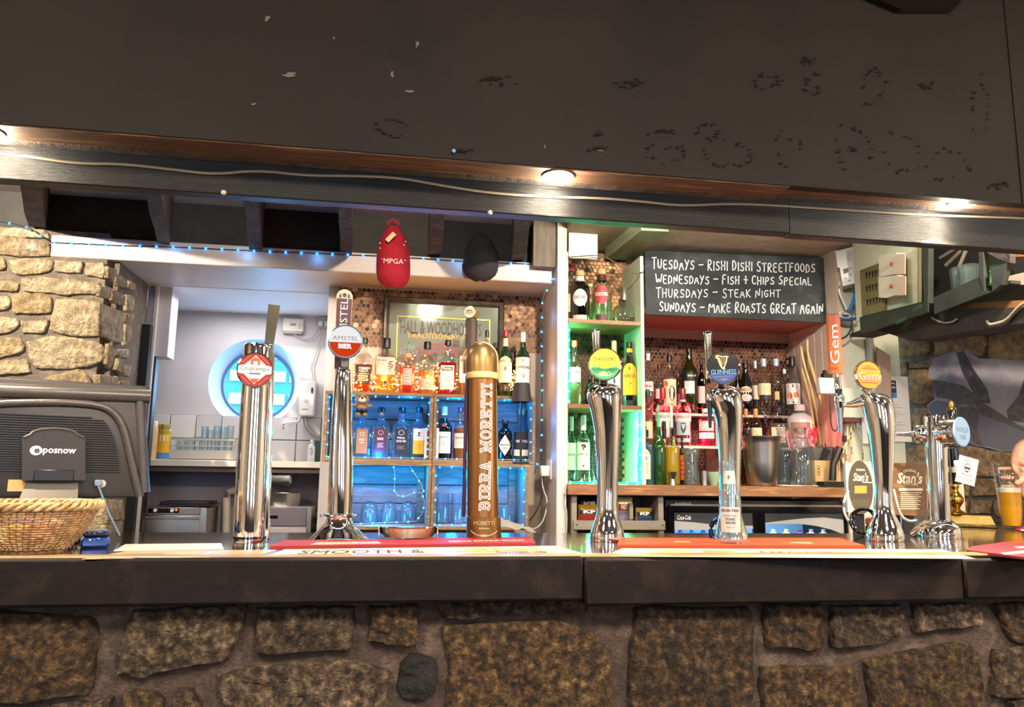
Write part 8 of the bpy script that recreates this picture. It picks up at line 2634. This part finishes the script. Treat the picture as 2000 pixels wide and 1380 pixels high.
# arm: forearm rises behind the glass from the frame edge, hand comes down and closes round the glass
hx = fr.ex          # sideways, away from the camera axis
back = -fr.n        # behind the glass
wr_ = gB + hx * .075 + back * .10 + Z3 * (H * 1.32)
kn = gB + hx * .030 + back * .055 + Z3 * (H * 1.18)
pal = gB + hx * .045 + back * .05 + Z3 * (H * .86)
elb = wr_ + hx * .22 + back * .02 - Z3 * .02
J = [(pal, .030, .022), (pal * .5 + kn * .5, .034, .026), (kn * .6 + wr_ * .4, .033, .028), (wr_, .031, .027), (wr_ * .6 + elb * .4, .037, .034), (elb, .047, .045), (elb + hx * .2 + Z3 * .05, .05, .05)]
E_ = [(0, 1), (1, 2), (2, 3), (3, 4), (4, 5), (5, 6)]
rg = r1_ * .93
for k, (zf2, rl) in enumerate(((.92, 1.0), (.78, 1.02), (.64, .98), (.51, .9))):
    z = gB + Z3 * (H * zf2)
    rq = rg * (.80 + .2 * zf2) + .0085
    chain = []
    for a in (60, 95, 130, 160 if k < 3 else 152):
        ar = math.radians(90 - a + 25)
        p = z + hx * (rq * math.cos(ar) * 1.0) * 1 + back * (rq * math.sin(ar)) if False else None
    # finger wraps the back of the glass from its outer side towards the middle
    for a, rad in ((18, .0105), (58, .0098), (98, .0090), (128 - 6 * k, .0078)):
        ar = math.radians(a)
        chain.append((z + hx * (rq * math.cos(ar)) + back * (rq * math.sin(ar)), rad))
    b0 = len(J)
    J += chain
    E_ += [(0, b0)] + [(b0 + i, b0 + i + 1) for i in range(len(chain) - 1)]
b0 = len(J)
for a, zf2, rad in ((-12, .80, .0135), (-42, .72, .0115), (-68, .68, .0095)):
    ar = math.radians(a)
    rq = rg * .95 + .010
    J.append((gB + Z3 * (H * zf2) + hx * (rq * math.cos(ar)) + back * (rq * math.sin(ar)), rad))
E_ += [(0, b0), (b0, b0 + 1), (b0 + 1, b0 + 2)]
pe = thing('person', 'bare forearm and hand of a person closing round the lager glass', 'person', loc=gB)
o = skin_mesh('arm', [(j[0] - gB,) + tuple(j[1:]) for j in J], E_, SKIN, pe)

# ---------------------------------------------------------------- meter board and black frame high on the side
sp_ = Plane(W(1690, 930, 3.28), W(1990, 930, 2.45))


def slabpx(name, pts, t0, t1, m, parent=None, plane=None):
    return obj(name, ppx(pts, plane or sp_, t0, t1), m, parent, False)


mb = thing('meter_board', 'pale green painted board carrying the switch boxes beside the beam', 'board', loc=(0, 0, 0))
slabpx('board', [(1672, 470), (1800, 474), (1800, 596), (1680, 628)], -.02, 0, mat('pale_green_board', '#c3c9b0', .5, col2='#b5bba2', ns=4), mb)
slabpx('edge_strip', [(1795, 474), (1801, 474), (1801, 596), (1795, 597)], .0005, .004, plain('#a39a72', .6), mb)
kb = thing('key_cabinet', 'brass coloured plate with three rows of key-shaped slots', 'key plate', loc=(0, 0, 0))
kp = slabpx('plate', [(1684, 528), (1731, 511), (1733, 606), (1688, 618)], .001, .014, mat('brass_plate', '#8f845a', .45, .4, col2='#7d7450', ns=8), kb)
m = M()
for r_ in range(3):
    for c_ in range(6):
        x = 1692.5 + c_ * 6.0 + r_ * .8
        y = 538 + r_ * 26.5 - c_ * 1.6
        pts = [(x - 2, y - 6), (x + 1.8, y - 6.6), (x + 1.8, y - 1), (x + 1, y), (x + 1, y + 6), (x - 1.2, y + 6.5), (x - 1.2, y), (x - 2, y - 1)]
        a = [sp_.hit(px_, py_, .0146) for px_, py_ in pts]
        m.add(a, [tuple(range(8))])
tag(obj('key_slot', m, BLK, kp, False), kind='stuff')
for (lb, pts, t1, bt) in (('white switch box above its twin on the pale green board', [(1735, 500), (1770, 495), (1771, 536), (1735, 542)], .05, (1753, 1770, 495, 536)), ('white switch box below its twin with a small red switch', [(1734, 543), (1771, 538), (1772, 576), (1750, 583), (1735, 582)], .05, (1753, 1771, 538, 577))):
    t = thing('switch_box', lb, 'switch box', loc=(0, 0, 0))
    b0_ = slabpx('box', pts, .001, t1, plain('#cfc7b5', .4), t)
    x0, x1, y0, y1 = bt
    slabpx('cover', [(x0, y0 + 1), (x1 - 1, y0 + 1), (x1 - 1, y1 - 1), (x0, y1)], t1 + .0003, t1 + .004, plain('#c3ab98', .45), t)
    slabpx('switch', [(x0 - 13, y0 + 18), (x0 - 8, y0 + 17), (x0 - 8, y0 + 23), (x0 - 13, y0 + 24)], t1 + .0003, t1 + .006, plain('#a8543c', .4), t)
# meter with timer
ym_ = 3.36
fr = Fr(1655, 560, Y=ym_, face=True)
t = thing('electricity_meter', 'white electricity meter with a small display beside the chalkboard', 'meter', fr)
L, s = fr.L, fr.s
q3 = lambda pts, y0, y1: M().prism([(L(x, y)[0], y0, L(x, y)[1]) for x, y in pts], (0, y1 - y0, 0))
obj('upper_case', q3([(1632, 494), (1672, 483), (1676, 512), (1664, 519), (1636, 526)], -.03, .05), plain('#d3d6d6', .4), t, False)
lc = obj('lower_case', q3([(1640, 524), (1664, 519.5), (1676, 513), (1683, 512), (1683, 552), (1646, 562)], -.035, .045), plain('#d0d4d4', .4), t, False)
obj('display', q3([(1647, 529), (1657, 526), (1658, 535), (1648, 538)], -.0365, -.0355), plain('#3a4038', .3), lc, False)
m = M()
for x, y in ((1661, 527), (1661, 539), (1652, 546), (1659, 551)):
    a = L(x, y)
    m.box((a[0], -.0362, a[1]), (4 * s, .002, 2.4 * s))
obj('buttons', m, plain('#8d9494', .5), lc, False)
m = M()
for k in range(5):
    a = L(1659, 494 + k * 4)
    m.box((a[0], -.0305, a[1]), (10 * s, .0012, 1.2 * s))
obj('print_lines', m, I['grey'], t, False)
for nm, lb, c_, r, pts in (('meter_tail', 'thick blue meter cable closest to the key plate', '#2f6fb8', .009, ((1677, 556), (1679, 575), (1676, 600), (1672, 616))), ('meter_tail', 'thick blue meter cable bending down under the meter', '#2f6fb8', .009, ((1669, 558), (1670, 578), (1664, 596), (1656, 610))),
                           ('meter_tail', 'thick blue cable running level under the meter', '#2a5f9e', .008, ((1640, 622), (1655, 625), (1670, 622), (1680, 618))), ('flex', 'thin white flex hanging from the meter timer', '#d6d8d4', .004, ((1640, 550), (1638, 568), (1646, 588), (1653, 602), (1652, 614))),
                           ('flex', 'thin black flex curling behind the orange paddle top', '#1d1d1d', .004, ((1665, 620), (1663, 640), (1656, 655), (1644, 661)))):
    tag(obj(nm, M().tube([W(x, y, 3.36) for x, y in smooth_pts(pts, 1)], r, 8), plain(c_, .4), None), lb, 'cable')
m = M()
pts = []
for k in range(60):
    a = k * .55
    pts.append(W(1650 + 11 * math.cos(a), 615 + 5.5 * math.sin(a * 1.0 + .3), 3.35 + .0008 * k))
tag(obj('flex', m.tube(pts, .003, 5), plain('#c9ccc6', .5), None), 'bundle of coiled white flex under the electricity meter', 'cable')

# black open frame with rails and posts
bf = thing('open_shelving', 'black-green timber shelf frame with posts running along the side wall', 'shelf frame', loc=(0, 0, 0))
FRG = mat('black_green_timber', '#222622', .55, col2='#313630', ns=10, nd=5, bump=.15, bs=60)
r1o = slabpx('rail', [(1688, 620), (1813, 589), (1814, 608), (1822, 611), (1690, 651)], .005, .03, FRG, bf)
slabpx('rail', [(1834, 581), (1924, 541), (1934, 568), (1948, 570), (1835, 614)], .005, .03, FRG, bf)
slabpx('brace', [(1946, 524), (1978, 514), (1967, 556), (1949, 570)], .005, .03, FRG, bf)
slabpx('post', [(1812, 470), (1824, 470), (1823, 610), (1815, 608)], .005, .032, FRG, bf)
slabpx('post', [(1923, 480), (1932, 488), (1933, 567), (1924, 540)], .005, .032, FRG, bf)
slabpx('top_rail', [(1906, 476), (1982, 480), (1984, 514), (1960, 506)], .005, .03, JOIST, bf)
slabpx('back_board', [(1801, 465), (2040, 455), (2040, 560), (1801, 640)], -.30, -.28, plain('#0b0908', .9), bf)
m = M()
text(m, 'CARWERT', sp_.hit(1760, 626, .0306), sp_.ex * .95 + Z3 * .12, Z3, .07, .018, .0)
text(m, 'LOWER', sp_.hit(1793, 600, .0306), sp_.ex * .95 + Z3 * .12, Z3, .06, .016, .0)
obj('chalk_lettering', m, plain('#4a7a5c', .8), r1o, False)
shelf_px = [(1834, 584), (1924, 546)]
a, b_ = sp_.hit(1801, 598, -.01), sp_.hit(1936, 548, -.01)
zsh = min(a.z, b_.z) + .0
d3 = -sp_.n
sh = M().prism([sp_.P(sp_.uv(1801, 600)[0], zsh, .004), sp_.P(sp_.uv(1975, 540)[0], zsh, .004), sp_.P(sp_.uv(1975, 540)[0], zsh, -.27), sp_.P(sp_.uv(1801, 600)[0], zsh, -.27)], (0, 0, -.012))
obj('shelf', sh, FRG, bf, False)
for k, (x, h, lb) in enumerate(((1838, 56, 'cut glass tumbler on the black shelf frame closest to the post'), (1853, 54, 'cut glass tumbler second from the post on the black shelf frame'))):
    p = sp_.P(sp_.uv(x, 560)[0], zsh + .0005, -.10)
    r = .042
    P = [(r * .82, 0), (r * .9, .01), (r, .14), (r * .93, .14), (r * .78, .014)]
    o = obj('cut_tumbler', M().lathe(P, 12), GCLEAR2, None, False, loc=p)
    tag(o, lb, 'glass')
p = sp_.P(sp_.uv(1905, 540)[0], zsh + .0005, -.12)
t = thing('green_jug', 'small green jug in the dark behind the black shelf frame', 'jug', loc=p)
obj('body', M().lathe([(.045, 0), (.06, .03), (.05, .07), (.035, .09), (.042, .105)], 16), plain('#3f6a3a', .35), t)
obj('handle', M().tube([(-.05, 0, .08), (-.08, 0, .07), (-.08, 0, .04), (-.055, 0, .025)], .007, 8), plain('#3f6a3a', .35), t)
for lb, p0, p1 in (('pale strut slanting up in the dark behind the frame', (1836, 504), (1880, 478)), ('second pale strut slanting up behind the frame', (1847, 518), (1886, 480)), ('long pale strut crossing above the green jug', (1866, 536), (1890, 480))):
    tag(obj('strut', M().tube([sp_.hit(*p0, -.15), sp_.hit(*p1, -.15)], .008, 6), plain('#6b6458', .6), None), lb, 'strut')
# planks and dark timber right of the frame
for nm, pts, m_, t0, t1, lb in (('plank', [(1898, 594), (2060, 586), (2060, 600), (1962, 604), (1892, 601)], mat('orange_wood', '#94602f', .5, col2='#7a4d26', ns=6, stretch=(6, 6, 1)), -.10, -.04, 'orange brown plank edge under the black frame'),
                                ('plank', [(1966, 548), (2060, 526), (2060, 556), (1972, 560)], mat('pinkish_wood', '#b59a90', .6, col2='#a0857a', ns=6), -.10, -.04, 'pinkish plank edge above the orange brown plank'),
                                ('plank', [(1974, 486), (2060, 470), (2060, 500), (1984, 506)], mat('orange_wood', '#94602f', .5), -.10, -.04, 'short orange plank tucked under the end of the long beam'),
                                ('timber', [(1705, 655), (1824, 612), (2060, 604), (2060, 634), (1930, 652), (1830, 668), (1757, 646), (1706, 660)], mat('dark_timber', '#26201d', .8, col2='#39312c', ns=10, bump=.4, bs=50), -.16, -.03, 'dark timber along the top of the stone wall')):
    tag(obj(nm, ppx(pts, sp_, t0, t1), m_, None, False), lb, 'timber')
tag(obj('flex', M().tube([sp_.hit(x, y, -.02) for x, y in smooth_pts(((2050, 565), (1998, 592), (1985, 603), (1966, 626), (1945, 632), (1932, 634), (1928, 626)), 2)], .006, 7), plain('#b3a48e', .45), None), 'pale flex looping below the orange brown plank', 'cable')
tag(obj('flex', M().tube([sp_.hit(x, y, -.02) for x, y in smooth_pts(((1820, 620), (1838, 630), (1858, 630), (1870, 622)), 2)], .004, 6), plain('#a39a8c', .45), None), 'pale flex sagging under the black shelf frame', 'cable')
# ceiling box beam over the unit, white panel
o = M()
fa, fb_ = WZ(1182, 506, ZUT), WZ(1236, 508, ZUT)
na, nb = W(1252, 452, YB + .08), W(1306, 454, YB + .08)
zb_ = ZCEIR - .06
rs = []
for (p, q) in (((WZ(1182, 506, zb_)), WZ(1236, 508, zb_)), (WZ(1252, 450, zb_), WZ(1306, 452, zb_))):
    rs.append([Vector((p.x, p.y, zb_)), Vector((q.x, q.y, zb_)), Vector((q.x, q.y, ZCEIR - .001)), Vector((p.x, p.y, ZCEIR - .001))])
struct('trim_12', M().rings(rs), mat('grey_green_plank', '#8f947c', .6, col2='#7d826c', ns=5, stretch=(6, 1, 6)))
yq_ = 3.398
tag(obj('flex', M().tube([W(x, y, 3.39) for x, y in smooth_pts(((1109, 502), (1140, 500), (1172, 498), (1190, 505), (1215, 522), (1240, 536), (1256, 531)), 1)], .0028, 5), plain('#5a4a34', .5), None), 'thin dark wire drooping across the top of the shelf unit', 'cable')
a, b_ = W(1111, 503, 3.42), W(1167, 446, 3.42)
o = obj('light_panel', M().bx(0, b_.x - a.x, 0, .012, 0, b_.z - a.z), plain('#efe9df', .5), None, False, loc=a)
tag(o, 'plain white panel above the shelf unit beside the post', 'panel')
